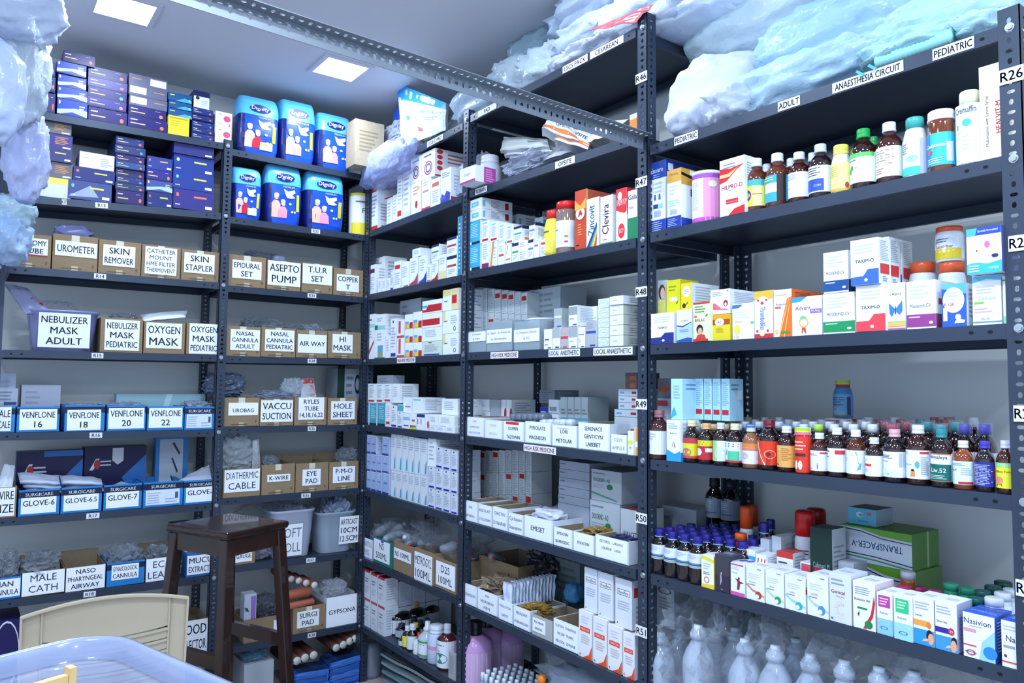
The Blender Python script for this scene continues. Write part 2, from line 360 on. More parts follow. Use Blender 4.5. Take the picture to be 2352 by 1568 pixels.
def bottle(k, x0, x1, yt, label, body='#2a1512', cap='#c9ced8', lab=PAPER, L_=None, shape='syrup', d=None, group=None, name='syrup_bottle', cat='bottle', base=None, arc=2.6, capmat=None, bkind='g', brough=.08, cprints=None, h=None, ridge=True, lz=None, x=None):
    sd, s0, s1, zb, ht = place(k, x0, x1, yt, d if d is not None else .03, base); R = abs(s1-s0)/2*.965
    if d is None: d = .012
    # the front plane used above is the bottle axis
    sd, s0, s1, zb, ht = place(k, x0, x1, yt, d+R, base); R = abs(s1-s0)/2*.97
    if h: ht = h
    prof, (cr, c0, c1), (l0, l1) = PROF[shape]
    if lz: l0, l1 = lz
    root = empty(name, pt(sd, (s0+s1)/2, d+R, zb+.0006), rz_of(sd), label, cat, group)
    mb = MB(); mb.lathe([(r*R, z*ht) for r, z in prof], mat(body, brough, 0, bkind), 22); mb.build('bottle_body' if shape not in ('can', 'spray') else 'can_body', root)
    mb = MB(); cz0, cz1 = c0*ht, c1*ht; c_ = cr*R; ch = cz1-cz0
    if shape in ('nozzle',): pr = [(c_, cz0), (c_*1.05, cz0+ch*.35), (c_*.7, cz0+ch*.45), (c_*.62, cz1)]
    elif ridge: pr = [(c_*1.06, cz0), (c_*1.06, cz0+ch*.16), (c_, cz0+ch*.2), (c_, cz0+ch*.5), (c_*1.03, cz0+ch*.54), (c_, cz0+ch*.58), (c_, cz1-ch*.08), (c_*.93, cz1)]
    else: pr = [(c_, cz0), (c_, cz1-ch*.15), (c_*.9, cz1-ch*.04), (c_*.7, cz1)]
    mb.lathe(pr, mat(cap, .3), 20)
    if cprints: prints(mb, surf_cyl(c_*1.07, cz0, ch, 3.0), c_*3, ch, cprints, True)
    mb.build('cap', root)
    if lab:
        z0, z1 = l0*ht, l1*ht; mb = MB(); n = 22; S = surf_cyl(R, z0, z1-z0, 2*math.pi)
        for i in range(n):
            u, v = i/n, (i+1)/n; mb.poly([S(u, 0, .0006), S(v, 0, .0006), S(v, 1, .0006), S(u, 1, .0006)], mat(lab, .35), True)
        if L_: prints(mb, surf_cyl(R, z0, z1-z0, arc), arc*R, z1-z0, L_, True, .001)
        mb.build('label', root)
    return dict(o=root, z=zb+ht, R=R, s=(s0+s1)/2, h=ht)
def dup(root, loc, label=None, group=None, sc=None):
    r = root.copy(); COL.objects.link(r); r.location = loc
    if label: r['label'] = label
    if group: r['group'] = group
    if sc: r.scale = sc
    for ch in list(root.children):
        c = ch.copy(); COL.objects.link(c); c.parent = r
    return r
# ------------------------------------------------------------ print designs
def d_lines(c=GREYT, n=5): return [('n', .12, .15, .88, .85, n, c)]
def d_med(title, tc='#2b3340', band=None, bh=.25, small=3, ty=.55, th=.09, bold=1, extra=None, head=True):
    it = []
    if head: it.append(('n', .12, .70, .88, .93, small, '#aab3c2'))
    if band: it.append(('r', 0, 0, 1, bh, band))
    if title: it.append(('t', .5, ty, th, title, tc, {'b': bold, 'w': .8}))
    it.append(('n', .15, .32, .8, .46, 2, '#b9c1cf'))
    return it+(extra or [])
def d_red(v=.12, n=8, c='#b8222c', hi=.2): return [('n', .14, .3, .86, .92, n, '#a9b1bf'), ('r', .15, v, .85, v+hi, c)]
# ------------------------------------------------------------ the room
def struct(o): o['kind'] = 'structure'; return o
XW, YW = XR+.375+.045, YL+.30+.045
WALL = mat('#d6dadc', .8, 0, 'w')
def slab(name, a, b, m): q = MB(); q.box(a, b, m); return struct(q.build(name))
slab('floor', (-3, -2.6, -.08), (XW+.1, YW+.1, 0), mat('#b3a6a6', .25, 0, 'w'))
slab('wall_right', (XW, -2.6, 0), (XW+.1, YW+.1, CEIL), WALL)
slab('wall_far', (-3, YW, 0), (XW, YW+.1, CEIL), WALL)
slab('ceiling', (-3, -2.6, CEIL), (XW+.1, YW+.1, CEIL+.08), mat('#ced3da', .7, 0, 'w'))
CLL = {0: 'square recessed ceiling light nearer the far right corner, above the nappy packs', 1: 'square recessed ceiling light at the upper left above the dark blue boxes', 2: 'assumed unseen ceiling light above the slotted beam', 3: 'assumed unseen ceiling light over the middle of the store room', 4: 'assumed unseen ceiling light straight above the viewer', 5: 'assumed unseen ceiling light by the left side of the room', 6: 'assumed unseen ceiling light behind the viewer on the right', 7: 'assumed unseen ceiling light behind the viewer on the left'}
for i, (x, y, w) in enumerate(PANELS):
    r = empty('ceiling_light', (x, y, CEIL), 0, CLL[i], 'light', 'square ceiling lights')
    q = MB(); a, b = .093, .112
    for s in ((-b, -b, b, -a), (-b, a, b, b), (-b, -a, -a, a), (a, -a, b, a)): q.box((s[0], s[1], -.008), (s[2], s[3], -.0002), mat('#c9cdd6', .4))
    q.build('frame', r); q = MB(); q.box((-a, -a, -.006), (a, a, -.0004), mat('#ffffff', .5, 0, 'l')); q.build('diffuser', r)
    l = panel_light(x, y, w, .19); l.parent = r; l.location = (0, 0, -.012)

# ------------------------------------------------------------ slotted angle steel shelving
STM = mat(STEEL, .42, .35, 's'); BOLT = mat('#aeb4bd', .3, .9)
def flange(mb, O, u, w, h, n, up=Vector((0, 0, 1)), pitch=.02, th=.002, m=None, holes=True, z0=0.0):
    """perforated strip: alternating upright and lying slots"""
    m = m or STM; N = int(h/pitch); O = Vector(O)
    for i in range(N):
        a0 = i*pitch; a1 = (i+1)*pitch if i < N-1 else h; cx, cz = w/2, a0+pitch/2
        per = []
        for (p, q) in (((0, a0), (w, a0)), ((w, a0), (w, a1)), ((w, a1), (0, a1)), ((0, a1), (0, a0))):
            for k in range(3): per.append((p[0]+(q[0]-p[0])*k/3, p[1]+(q[1]-p[1])*k/3))
        rx, rz = ((.0042, .0066), (.0072, .0043))[i % 2]; inn = []
        for (x, z) in per:
            g = math.atan2((z-cz)/rz*rx, (x-cx)) if True else 0
            g = math.atan2(z-cz, x-cx); inn.append((cx+rx*math.cos(g), cz+rz*math.sin(g)))
        V = [O+u*x+up*z for x, z in per]+[O+u*x+up*z for x, z in inn]+[O+u*x+up*z-n*th for x, z in inn]+[O+u*x+up*z-n*th for x, z in per]
        K = 12; Fs = []
        for k in range(K):
            j = (k+1) % K; Fs += [(k, j, K+j, K+k), (K+k, K+j, 2*K+j, 2*K+k), (2*K+k, 2*K+j, 3*K+j, 3*K+k)]
        mb.faces(V, Fs, m)
    e = [O, O+u*w]
    for q in e: mb.poly([q, q-n*th, q-n*th+up*h, q+up*h], m)
    mb.poly([O+up*h, O+u*w+up*h, O+u*w+up*h-n*th, O+up*h-n*th], m)
def bolt(mb, P, n):
    n = Vector(n); a = n.orthogonal().normalized(); b = n.cross(a); P = Vector(P)
    for r, t0, t1, k in ((.0085, 0, .002, 14), (.0062, .002, .006, 6)):
        A = [P+n*t0+a*(r*math.cos(6.2832*i/k))+b*(r*math.sin(6.2832*i/k)) for i in range(k)]; B = [p+n*(t1-t0) for p in A]
        mb.faces(A+B, [tuple(range(k, 2*k))]+[(i, (i+1) % k, k+(i+1) % k, k+i) for i in range(k)], BOLT)
def post(rack, x, y, du, dv, z1, bolts=(), nb=None, w=.038):
    """L angle whose outer corner is (x, y); flanges run along du and dv"""
    mb = MB(); O = Vector((x, y, .002)); du = Vector((*du, 0)); dv = Vector((*dv, 0))
    flange(mb, O, du, w, z1, -dv); flange(mb, O, dv, w, z1, -du)
    for z in bolts: bolt(mb, O+du*(w*.45)-dv*.0+Vector((0, 0, z)), -dv)
    return mb.build('post', rack)
def shelf(rack, k, dep, lip=.029, x0ext=0, x1ext=0):
    sd, a, b, za, zb = SH[k]; a *= U; b *= U; a += x0ext; b -= x1ext; z0, z1 = zs(k, a), zs(k, b); mb = MB()
    P = lambda s, d, dz: pt(sd, s, d, (z0 if s == a else z1)+dz)
    d0, d1 = 0.0, dep
    mb.poly([P(a, d0, 0), P(b, d0, 0), P(b, d1, 0), P(a, d1, 0)], STM)
    mb.poly([P(a, d0+.001, -.0015), P(b, d0+.001, -.0015), P(b, d1-.001, -.0015), P(a, d1-.001, -.0015)], STM)
    for d, dd in ((d0, .012), (d1, -.012)):
        mb.poly([P(a, d, 0), P(b, d, 0), P(b, d, -lip), P(a, d, -lip)], STM)
        mb.poly([P(a, d, -lip), P(b, d, -lip), P(b, d+dd, -lip), P(a, d+dd, -lip)], STM)
        mb.poly([P(a, d+dd*.12, 0), P(b, d+dd*.12, 0), P(b, d+dd*.12, -lip+.001), P(a, d+dd*.12, -lip+.001)], STM)
    for s, ds in ((a, .012), (b, -.012)):
        zz = z0 if s == a else z1
        mb.poly([pt(sd, s, d0, zz), pt(sd, s, d1, zz), pt(sd, s, d1, zz-lip), pt(sd, s, d0, zz-lip)], STM)
        mb.poly([pt(sd, s, d0, zz-lip), pt(sd, s, d1, zz-lip), pt(sd, s+ds, d1, zz-lip), pt(sd, s+ds, d0, zz-lip)], STM)
        for q in (.028, .062):                                   # slots in the lip near the ends
            ss = s+math.copysign(q, ds); zc = (z0+(z1-z0)*(ss-a)/(b-a))-lip*.5
            for dd in (-.0004, d1+.0004) if False else (-.0004,):
                mb.poly([pt(sd, ss+.0048*math.cos(6.2832*i/12), dd, zc+.0034*math.sin(6.2832*i/12)) for i in range(12)], mat('#0b0d10', .8))
    return mb.build('shelf', rack)
def sticker(parent, k, x0, x1, yc, t, hh=.024, ink='#12161d', plane=-.0012, col='#d3d7e2', yl=None, tilt=None, b=1):
    """white paper strip on a shelf lip or post, text between the two pixels"""
    sd = side_of(k) if k in SH else k
    s0 = on(sd, x0, yc, plane)[0]; s1 = on(sd, x1, yc, plane)[0]; sm = (s0+s1)/2
    if k in SH: z = zs(k, sm)-.0145; sl = (zs(k, s1)-zs(k, s0))/(s1-s0)
    else: z = on(sd, (x0+x1)/2, yc, plane)[1]; sl = 0
    w = abs(s1-s0); mb = MB()
    mb.box((-w/2, -.0004, -hh/2), (w/2, .0004, hh/2), mat(col, .5))
    prints(mb, surf_plane(Vector((-w/2, -.0004, -hh/2)), Vector((w, 0, 0)), Vector((0, 0, hh)), Vector((0, -1, 0))), w, hh, [('t', .5, .5, .66, t, ink, {'w': .92, 'b': b})], rough=.6)
    o = mb.build('shelf_label' if k in SH else 'rack_label', parent, pt(sd, sm, plane, z)); o.rotation_euler = (0, -math.atan(sl)+math.radians(tilt or 0), rz_of(sd)); return o
SHELF = {}
def rack(name, label, keys, dep, posts):
    r = empty(name, (0, 0, 0), 0, label, 'shelving', 'slotted angle shelving')
    for k in keys: SHELF[k] = shelf(r, k, dep)
    P = [post(r, *p) for p in posts]; return r, P
H = lambda z: ZC+U*z
DR, DL = .375, .30
bz = lambda ks, e: [zs(k, SH[k][1 if e == 0 else 2]*U)-.012 for k in ks]
L_k = ['La', 'Lb', 'Lc', 'Ld', 'Le', 'Lf', 'Lg', 'Lh']; K_k = ['K'+k[1] for k in L_k]; A_k = ['A%d' % i for i in range(1, 9)]; B_k = ['B%d' % i for i in range(1, 9)]; C_k = ['C%d' % i for i in range(1, 7)]
RL, PL = rack('steel_shelving_rack', 'dark slotted steel rack on the far wall, filled with brown labelled cartons', L_k+K_k, DL,
    [(.085, YL-.001, (1, 0), (0, 1), H(.685), bz(L_k, 0)), (.907, YL-.001, (1, 0), (0, 1), H(.680), bz(L_k, 1)), (XR+.001, YL-.001, (1, 0), (0, 1), H(.670), bz(K_k, 1)),
     (.085, YL+DL+.002, (1, 0), (0, -1), H(.68), ()), (.907, YL+DL+.002, (1, 0), (0, -1), H(.68), ()), (XR+.001, YL+DL+.002, (1, 0), (0, -1), H(.67), ())])
def postR(y, z1, bolts=()): return (XR-.001, y, (0, 1), (1, 0), z1, bolts)
RA, PA = rack('steel_shelving_rack', 'dark slotted steel rack between the far corner and the tall middle post', A_k+B_k, DR,
    [postR(3.380, H(.675), bz(A_k, 0)), postR(2.484, H(.69), bz(B_k, 0)), postR(1.516, H(.695), bz(B_k, 1)),
     (XR+DR+.002, 3.380, (0, -1), (-1, 0), H(.67), ()), (XR+DR+.002, 2.484, (0, 1), (-1, 0), H(.68), ()), (XR+DR+.002, 1.516, (0, 1), (-1, 0), H(.69), ())])
RC, PC = rack('steel_shelving_rack', 'slotted steel rack nearest the viewer on the right, holding the bottles and bright cartons', C_k, DR,
    [(XR-.001, .552, (0, 1), (1, 0), H(.460), bz(C_k, 1)), (XR+DR+.002, .552, (0, 1), (-1, 0), H(.45), ()), (XR+DR+.002, 1.47, (0, -1), (-1, 0), H(.44), ())])
for k, x0, x1, t in (('C1', 1549, 1603, 'PEDIATRIC'), ('C1', 1788, 1839, 'ADULT'), ('C1', 1914, 2079, 'ANAESTHESIA CIRCUIT'), ('C1', 2147, 2244, 'PEDIATRIC'),
    ('B1', 1292, 1349, 'LSCS PACK'), ('B1', 1355, 1432, 'CESAREAN'), ('B1', 1098, 1140, 'PAD'), ('B2', 1275, 1320, 'OPSITE'), ('B2', 1092, 1118, 'IOBAN'),
    ('A1', 980, 1016, 'U.S.E.C PAD'), ('A1', 890, 915, 'LCORD'),
    ('B4', 1260, 1332, 'LOCAL  ANESTHETIC'), ('B4', 1363, 1453, 'LOCAL ANAESTHETIC'),
    ('Lb', 143, 154, 'KIT'), ('Lb', 220, 249, 'R13'), ('Lc', 217, 245, 'R14'), ('Ld', 211, 238, 'R15'), ('Le', 206, 235, 'R16'), ('Lf', 198, 228, 'R17'), ('Lg', 191, 219, 'R18'),
    ('Kb', 716, 736, 'R32'), ('Kc', 707, 727, 'R33'), ('Kd', 707, 727, 'R34'), ('Ke', 707, 726, 'R35'), ('Kf', 692, 713, 'R36'), ('Kg', 703, 724, 'R37'), ('Kh', 706, 725, 'R38')):
    sticker(SHELF[k], k, x0, x1, 700, t) if False else sticker(SHELF[k], k, x0, x1, proj(pt(side_of(k), SH[k][1]*U, 0, zs(k, SH[k][1]*U)))[1], t, hh=.024 if k[0] in 'ABC' else .021)
for k, x0, x1 in (('B4', 1127, 1190), ('B5', 1203, 1277), ('A4', 912, 954)):
    sticker(SHELF[k], k, x0, x1, proj(pt('R', SH[k][1]*U, 0, zs(k, SH[k][1]*U)))[1], 'HIGH RISK MEDICINE', ink='#8a3040', col='#dfdce8', b=1)
for y, t in ((178, 'R46'), (418, 'R47'), (670, 'R48'), (928, 'R49'), (1190, 'R50'), (1450, 'R51')): sticker(PA[2], 'R', 1460, 1486, y, t, hh=.030, plane=-.0035)
for y, t, a, b in ((172, 'R26', 2295, 2352), (557, 'R27', 2316, 2372), (950, 'R28', 2328, 2384), (1353, 'R29', 2333, 2390)): sticker(PC[0], 'R', a, b, y, t, hh=.030, plane=-.0035)
# slotted beam overhead
bm = MB(); GB = mat('#7b8692', .4, .3, 's'); x1 = XR-.002; x0 = -.75; d = Vector((x0-x1, 0, .0286*(x1-x0))); Lb_ = d.length; d.normalize(); O = Vector((x1, 1.53, ZC+.700))
upb = Vector((d.z, 0, -d.x)); upb = upb if upb.z > 0 else -upb
flange(bm, O, upb, .038, Lb_, Vector((0, -1, 0)), up=d, m=GB); flange(bm, O+upb*.038, Vector((0, -1, 0)), .038, Lb_, upb, up=d, m=GB)
tag(bm.build('slotted_angle_beam'), 'grey perforated steel beam running overhead from the tall middle post to the upper left', 'beam')

# ------------------------------------------------------------ stool, chair, tub in the foreground
WD = mat('#27140f', .35, 0, 'wood')
c0 = Vector((.804, 2.811, ZC-.50)); e2 = Vector((.905, .42, 0)).normalized(); e1 = Vector((-e2.y, e2.x, 0)); a1, a2 = .155, .140
st = empty('wooden_stool', (c0.x, c0.y, 0), 0, 'tall dark brown wooden stool with a worn square seat in front of the far rack', 'stool')
Q = lambda u, v, z: Vector((0, 0, 0))+e2*u+e1*v+Vector((0, 0, z))
def slabq(mb, pts_lo, pts_hi, m): mb.faces(pts_lo+pts_hi, [(3, 2, 1, 0), (4, 5, 6, 7), (0, 1, 5, 4), (1, 2, 6, 5), (2, 3, 7, 6), (3, 0, 4, 7)], m)
mb = MB(); hs = c0.z
sq = lambda a, b, z: [Q(-a, -b, z), Q(a, -b, z), Q(a, b, z), Q(-a, b, z)]
slabq(mb, sq(a2-.004, a1-.004, hs-.026), sq(a2, a1, hs-.018), WD); slabq(mb, sq(a2, a1, hs-.018), sq(a2, a1, hs-.004), WD); slabq(mb, sq(a2, a1, hs-.004), sq(a2-.005, a1-.005, hs), WD)
s_ = mb.build('seat', st); bv = s_.modifiers.new('b', 'BEVEL'); bv.width = .002; bv.segments = 2
def leg(u, v):
    mb = MB(); w = .019; tu, tv = u*(a2-.026), v*(a1-.026); bu, bvv = u*(a2+.028), v*(a1+.022)
    slabq(mb, [Q(bu+i*w, bvv+j*w, 0) for i, j in ((-1, -1), (1, -1), (1, 1), (-1, 1))], [Q(tu+i*w, tv+j*w, hs-.026) for i, j in ((-1, -1), (1, -1), (1, 1), (-1, 1))], WD)
    o = mb.build('leg', st); q = o.modifiers.new('b', 'BEVEL'); q.width = .003
for u in (-1, 1):
    for v in (-1, 1): leg(u, v)
def lp(u, v, z): t = 1-z/(hs-.026); return (u*(a2-.026+.054*t), v*(a1-.026+.048*t))
def rail(u0, v0, u1, v1, z, h, name, w=.011):
    A = lp(u0, v0, z); B = lp(u1, v1, z); mb = MB(); P, R_ = Q(*A, z), Q(*B, z); dd = (R_-P).normalized(); nn = Vector((-dd.y, dd.x, 0))*w; hh = Vector((0, 0, h))
    P += dd*.015; R_ -= dd*.015
    slabq(mb, [P-nn, R_-nn, R_+nn, P+nn], [P-nn+hh, R_-nn+hh, R_+nn+hh, P+nn+hh], WD); mb.build(name, st)
for u0, v0, u1, v1 in ((-1, -1, 1, -1), (1, -1, 1, 1), (1, 1, -1, 1), (-1, 1, -1, -1)): rail(u0, v0, u1, v1, hs-.085, .058, 'apron')
rail(-1, -1, -1, 1, .47, .045, 'stretcher'); rail(1, -1, 1, 1, .47, .045, 'stretcher'); rail(-1, -1, 1, -1, .30, .045, 'stretcher'); rail(-1, 1, 1, 1, .30, .045, 'stretcher')

# plastic chair seen from behind
CH = mat('#b5ab96', .45); cz = ZC-.64
A = Vector((.166, 2.501, 0)); Bc = Vector((.585, 2.452, 0)); cm = (A+Bc)/2; ex = (Bc-A).normalized(); ey = Vector((-ex.y, ex.x, 0)); hw = (Bc-A).length/2
ch = empty('plastic_chair', (cm.x, cm.y, 0), math.atan2(ex.y, ex.x), 'cream moulded plastic chair seen from behind, in front of the far rack', 'chair')
arc = lambda x: cz+.022*(1-(x/hw)**2)-.004
def panel(mb, f0, f1, y, t, n=12, x0=-.16, x1=.16, m=CH):
    for i in range(n):
        a = x0+(x1-x0)*i/n; b = x0+(x1-x0)*(i+1)/n
        slabq(mb, [Vector((a, y(a, f0(a)), f0(a))), Vector((b, y(b, f0(b)), f0(b))), Vector((b, y(b, f0(b))+t, f0(b))), Vector((a, y(a, f0(a))+t, f0(a)))],
              [Vector((a, y(a, f1(a)), f1(a))), Vector((b, y(b, f1(b)), f1(b))), Vector((b, y(b, f1(b))+t, f1(b))), Vector((a, y(a, f1(a))+t, f1(a)))], m)
lean = lambda x, z: .02-.035*(1-(x/hw)**2)*0+(cz-z)*.16-.03*(x/hw)**2
mb = MB()
panel(mb, lambda x: cz-.088-.022*(1-(x/.17)**2), lambda x: arc(x)-.006, lean, .005, x0=-hw+.045, x1=hw-.045)
mb.build('backrest', ch)
for i in range(6):
    mb = MB(); zt = cz-.094-.034*i
    panel(mb, lambda x: zt-.031-.020*(1-(x/.17)**2), lambda x: zt-.020*(1-(x/.17)**2), lean, .005, x0=-hw+.05, x1=hw-.05)
    panel(mb, lambda x: zt-.006-.020*(1-(x/.17)**2), lambda x: zt-.020*(1-(x/.17)**2), lambda x, z: lean(x, z)-.007, .008, x0=-hw+.05, x1=hw-.05)
    mb.build('back_slat', ch)
mb = MB()
for sx in (-1, 1):
    xa, xb = sorted((sx*(hw-.048), sx*hw)); panel(mb, lambda x: .42, lambda x: arc(x)-.002, lean, .006, 3, xa, xb)
    xe = sx*hw; panel(mb, lambda x: .42, lambda x: arc(x), lambda x, z: lean(x, z)-.016, .018, 1, xe-.003, xe+.003)
    xe = sx*(hw-.048); panel(mb, lambda x: .42, lambda x: arc(x)-.008, lambda x, z: lean(x, z)-.008, .010, 1, xe-.002, xe+.002)
panel(mb, lambda x: arc(x)-.006, lambda x: arc(x), lambda x, z: lean(x, z)-.017, .020, 20, -hw, hw)
mb.build('back_frame', ch)
mb = MB(); mb.box((-hw+.03, .05, .41), (hw-.03, .37, .43), CH); s_ = mb.build('seat', ch); q = s_.modifiers.new('b', 'BEVEL'); q.width = .008; q.segments = 2
for sx in (-1, 1):
    for y0, y1 in ((.08, .05), (.34, .35)):
        mb = MB(); mb.tube([(sx*(hw-.05), y0, .415), (sx*(hw-.04), y1, 0)], [.022, .016], CH, 8); mb.build('leg', ch)
mb = MB()
for x, z in ((-.035, .052), (-.01, .054), (.012, .056), (.034, .058), (.065, .062)):
    p = Vector((x, lean(x, cz-z)-.0006, cz-z+.03)); mb.poly([p, p+Vector((.006, 0, .002)), p+Vector((.004, 0, .006)), p+Vector((-.001, 0, .004))], mat('#4d4638', .8))
mb.build('scuff_mark', ch)

# tub on a small table
f1 = Vector((-.6*.592+0, 0, 0))
fwh = Vector((math.sin(YAW), math.cos(YAW), 0)); rth = Vector((fwh.y, -fwh.x, 0))
t1 = Vector((-.96, -.28, 0)).normalized(); t2 = Vector((-t1.y, t1.x, 0)); t2 = t2 if t2.y < 0 else -t2
corner = Vector((.158, 1.070, 0)); TW, TD, TH = .42, .36, .24; zt = ZC-.31; zb = zt-TH
tc = corner+t1*(TW/2-.012)+t2*(TD/2-.012)
tb = empty('storage_tub', (tc.x, tc.y, zb), math.atan2(t1.y, t1.x), 'large translucent white plastic tub in the near left corner', 'tub')
def rr(w, d, r, n=6, ccw=True):
    P = []
    for cx, cy, a0 in ((w/2-r, d/2-r, 0), (-w/2+r, d/2-r, 90), (-w/2+r, -d/2+r, 180), (w/2-r, -d/2+r, 270)):
        for i in range(n+1): a = math.radians(a0+90*i/n); P.append((cx+r*math.cos(a), cy+r*math.sin(a)))
    return P
TM = mat('#8391b4', .3, 0, 't')
def loops(mb, L, m, smooth=True, close=True):
    n = len(L[0]); V = [p for l in L for p in l]; mb.faces(V, [(i*n+k, i*n+(k+1) % n, (i+1)*n+(k+1) % n, (i+1)*n+k) for i in range(len(L)-1) for k in range(n)], m, smooth)
mb = MB(); ring = lambda w, d, r, z: [(x, y, z) for x, y in rr(w, d, r)]
loops(mb, [ring(TW-.07, TD-.07, .05, .0), ring(TW-.045, TD-.045, .055, TH-.06), ring(TW-.035, TD-.035, .055, TH-.03), ring(TW-.018, TD-.018, .06, TH-.022)], TM)
mb.poly(list(reversed(ring(TW-.07, TD-.07, .05, .001))), TM); mb.build('tub_body', tb)
mb = MB(); loops(mb, [ring(TW-.030, TD-.030, .055, TH-.024), ring(TW-.024, TD-.024, .056, TH-.004), ring(TW-.014, TD-.014, .06, TH), ring(TW, TD, .066, TH-.002), ring(TW+.004, TD+.004, .067, TH-.008), ring(TW+.004, TD+.004, .067, TH-.028), ring(TW, TD, .066, TH-.030)], mat('#8f9dc2', .25, 0, 't')); mb.build('rim', tb)
ev = MB(); EM = mat('#d8b47c', .7, 0, 'c'); g1 = ray(172, 1536)*.80; g0 = ray(-70, 1592)*.72; g0.z = g1.z; gd = (g0-g1); gl = gd.length; ge = ZC+g1.z-zb-.009
ev.box((0, -.004, 0), (gl, .004, ge), EM); ev.poly([(0, -.0045, ge), (gl, -.0045, ge), (gl/2, -.005, ge-.07)], mat('#c8a268', .7, 0, 'c')); ev.box((.001, -.006, ge-.012), (.008, .006, ge+.007), EM)
o = ev.build('paper_envelope', None, (g1.x, g1.y, zb+.006), math.atan2(gd.y, gd.x))
tag(o, 'buff paper envelope standing inside the translucent tub', 'envelope')
tbl = empty('side_table', (tc.x, tc.y, 0), math.atan2(t1.y, t1.x), 'small table carrying the translucent tub', 'table')
mb = MB(); mb.box((-.26, -.22, zb-.03), (.26, .22, zb-.001), mat('#6d6a66', .5)); mb.build('table_top', tbl)
for sx in (-1, 1):
    for sy in (-1, 1): mb = MB(); mb.box((sx*.23-.015, sy*.19-.015, 0), (sx*.23+.015, sy*.19+.015, zb-.03), mat('#4a4a4c', .5)); mb.build('leg', tbl)
# ============================================================ far rack, top shelves: dark glove/suture boxes
ORD = ['lowest', 'second up', 'third up', 'fourth up', 'fifth up', 'sixth up', 'seventh up', 'eighth up']
def stack(k, x0, x1, tops, cols, desc, grp, yb=None, dep=.2, d=.012, styles=None, jit=1.5, cat='box', name='carton', base=None):
    """pile of flat boxes; tops listed from the top of the pile down to its lowest box"""
    n = len(tops); b = base
    for i, yt in enumerate(reversed(tops)):
        c = cols[i % len(cols)]; st = (styles[i % len(styles)] if styles else d_dark(i))
        o = ORD[i] if i < n-1 else ('topmost' if n > 1 else 'single')
        r = bx(k, x0+random.uniform(-jit, jit), x1+random.uniform(-jit, jit), yt, '%s, %s' % (desc, o), c, st, dep=dep, d=d+random.uniform(0, .012), base=b, name=name, cat=cat, group=grp)
        b = r['z']
    return r
OC = ['#d8674a', '#e07850', '#4f8fd0', '#d05a48']
def d_dark(i, t='#c9b36a'):
    return [('r', .0, .0, 1, .12, '#15163a'), ('n', .06, .62, .24, .8, 1, '#e6e8ee'), ('n', .06, .3, .5, .5, 1, t), ('e', .86, .35, .05, .16, OC[i % 4]), ('n', .7, .74, .92, .84, 1, '#8d93c0')]
d_blue = lambda i=0: [('p', [(0, .05), (.5, .3), (1, .1), (1, .5), (.6, .55), (0, .35)], '#9fb8ea'), ('e', .07, .8, .03, .12, '#dfe5ee'), ('n', .72, .5, .95, .8, 2, '#cfd6a0'), ('r', 0, 0, 1, .1, '#14184a')]
d_teal = lambda i=0: [('n', .06, .55, .4, .8, 1, '#d8c860'), ('p', [(.3, 0), (.7, .5), (1, .3), (1, 0)], '#3f9bb4'), ('e', .9, .3, .05, .14, '#7fc4d8')]
d_word = lambda i=0, c='#d8d84a': [('n', .5, .55, .96, .78, 1, c), ('r', .78, .12, .95, .26, '#e2e6f0'), ('e', .1, .7, .035, .1, ['#e06a4a', '#58b8d8', '#e06a4a', '#dfe4ee'][i % 4]), ('n', .05, .15, .2, .26, 1, '#c8ccd8')]
PU, NV, GY = '#21185c', '#142066', '#55566e'
g1 = 'dark blue flat cartons on the top shelf'; g2 = 'dark blue flat cartons on the second shelf'
stack('La', 92, 128, [140, 175, 212], ['#2d2a63'], 'dark violet carton partly behind the hanging bag, top shelf', g1)
r = stack('La', 131, 200, [145, 175, 204, 232], ['#203a9a'], 'bright blue carton with white swoosh, top shelf left', g1, styles=[d_blue(0)], dep=.14)
bx('La', 145, 219, 123, 'purple flat carton on top of the bright blue pile', PU, d_dark(0), dep=.2, base=r['z'], group=g1, name='carton')
stack('La', 202, 292, [160, 184, 206, 229, 252], [PU, '#2e2873'], 'purple carton with orange dot, second pile of the top shelf', g1)
r = stack('La', 294, 383, [248, 272], [PU], 'purple carton under the grey ones, top shelf', g1)
stack('La', 296, 384, [177, 201, 225], [GY], 'grey carton with white sticker, third pile of the top shelf', g1, base=r['z'], styles=[[('r', .03, .2, .45, .85, '#cdd3e6'), ('n', .65, .5, .95, .7, 1, '#a8845a')], [('r', .03, .2, .45, .85, '#cdd3e6'), ('n', .65, .5, .95, .7, 1, '#a8845a')], [('r', .55, .2, .97, .85, '#cdd3e6'), ('n', .08, .5, .35, .7, 1, '#a8845a')]])
r = bx('La', 386, 435, 268, 'bright yellow carton on the top shelf under thin teal boxes', '#d9c531', [('r', .05, .86, .92, .93, '#a38c1c'), ('n', .1, .45, .6, .8, 3, '#b89e1e')], name='carton', dep=.2)
stack('La', 387, 441, [215, 235, 252], ['#1f4a7c'], 'thin teal blue carton above the yellow box', g1, styles=[d_teal(0)], base=r['z'], jit=.8)
r = stack('La', 441, 490, [250, 266, 280, 294, 308], ['#1d2f74', '#182a66'], 'thin dark blue carton beside the white pink boxes, top shelf', g1, jit=.8)
bx('La', 444, 482, 210, 'white fronted box with a portrait picture on the thin dark blue pile', '#1d2050', [('r', .02, .02, .98, .68, '#d3dcea'), ('e', .25, .42, .11, .2, '#e3c6b0'), ('p', [(.1, .05), (.42, .05), (.36, .28), (.14, .28)], '#dfe9f2'), ('e', .25, .58, .12, .1, '#2c2b33'), ('n', .5, .2, .9, .5, 3, '#9fb0c8')], base=r['z'], d=.02)
g = 'small white cartons with a pink disc'
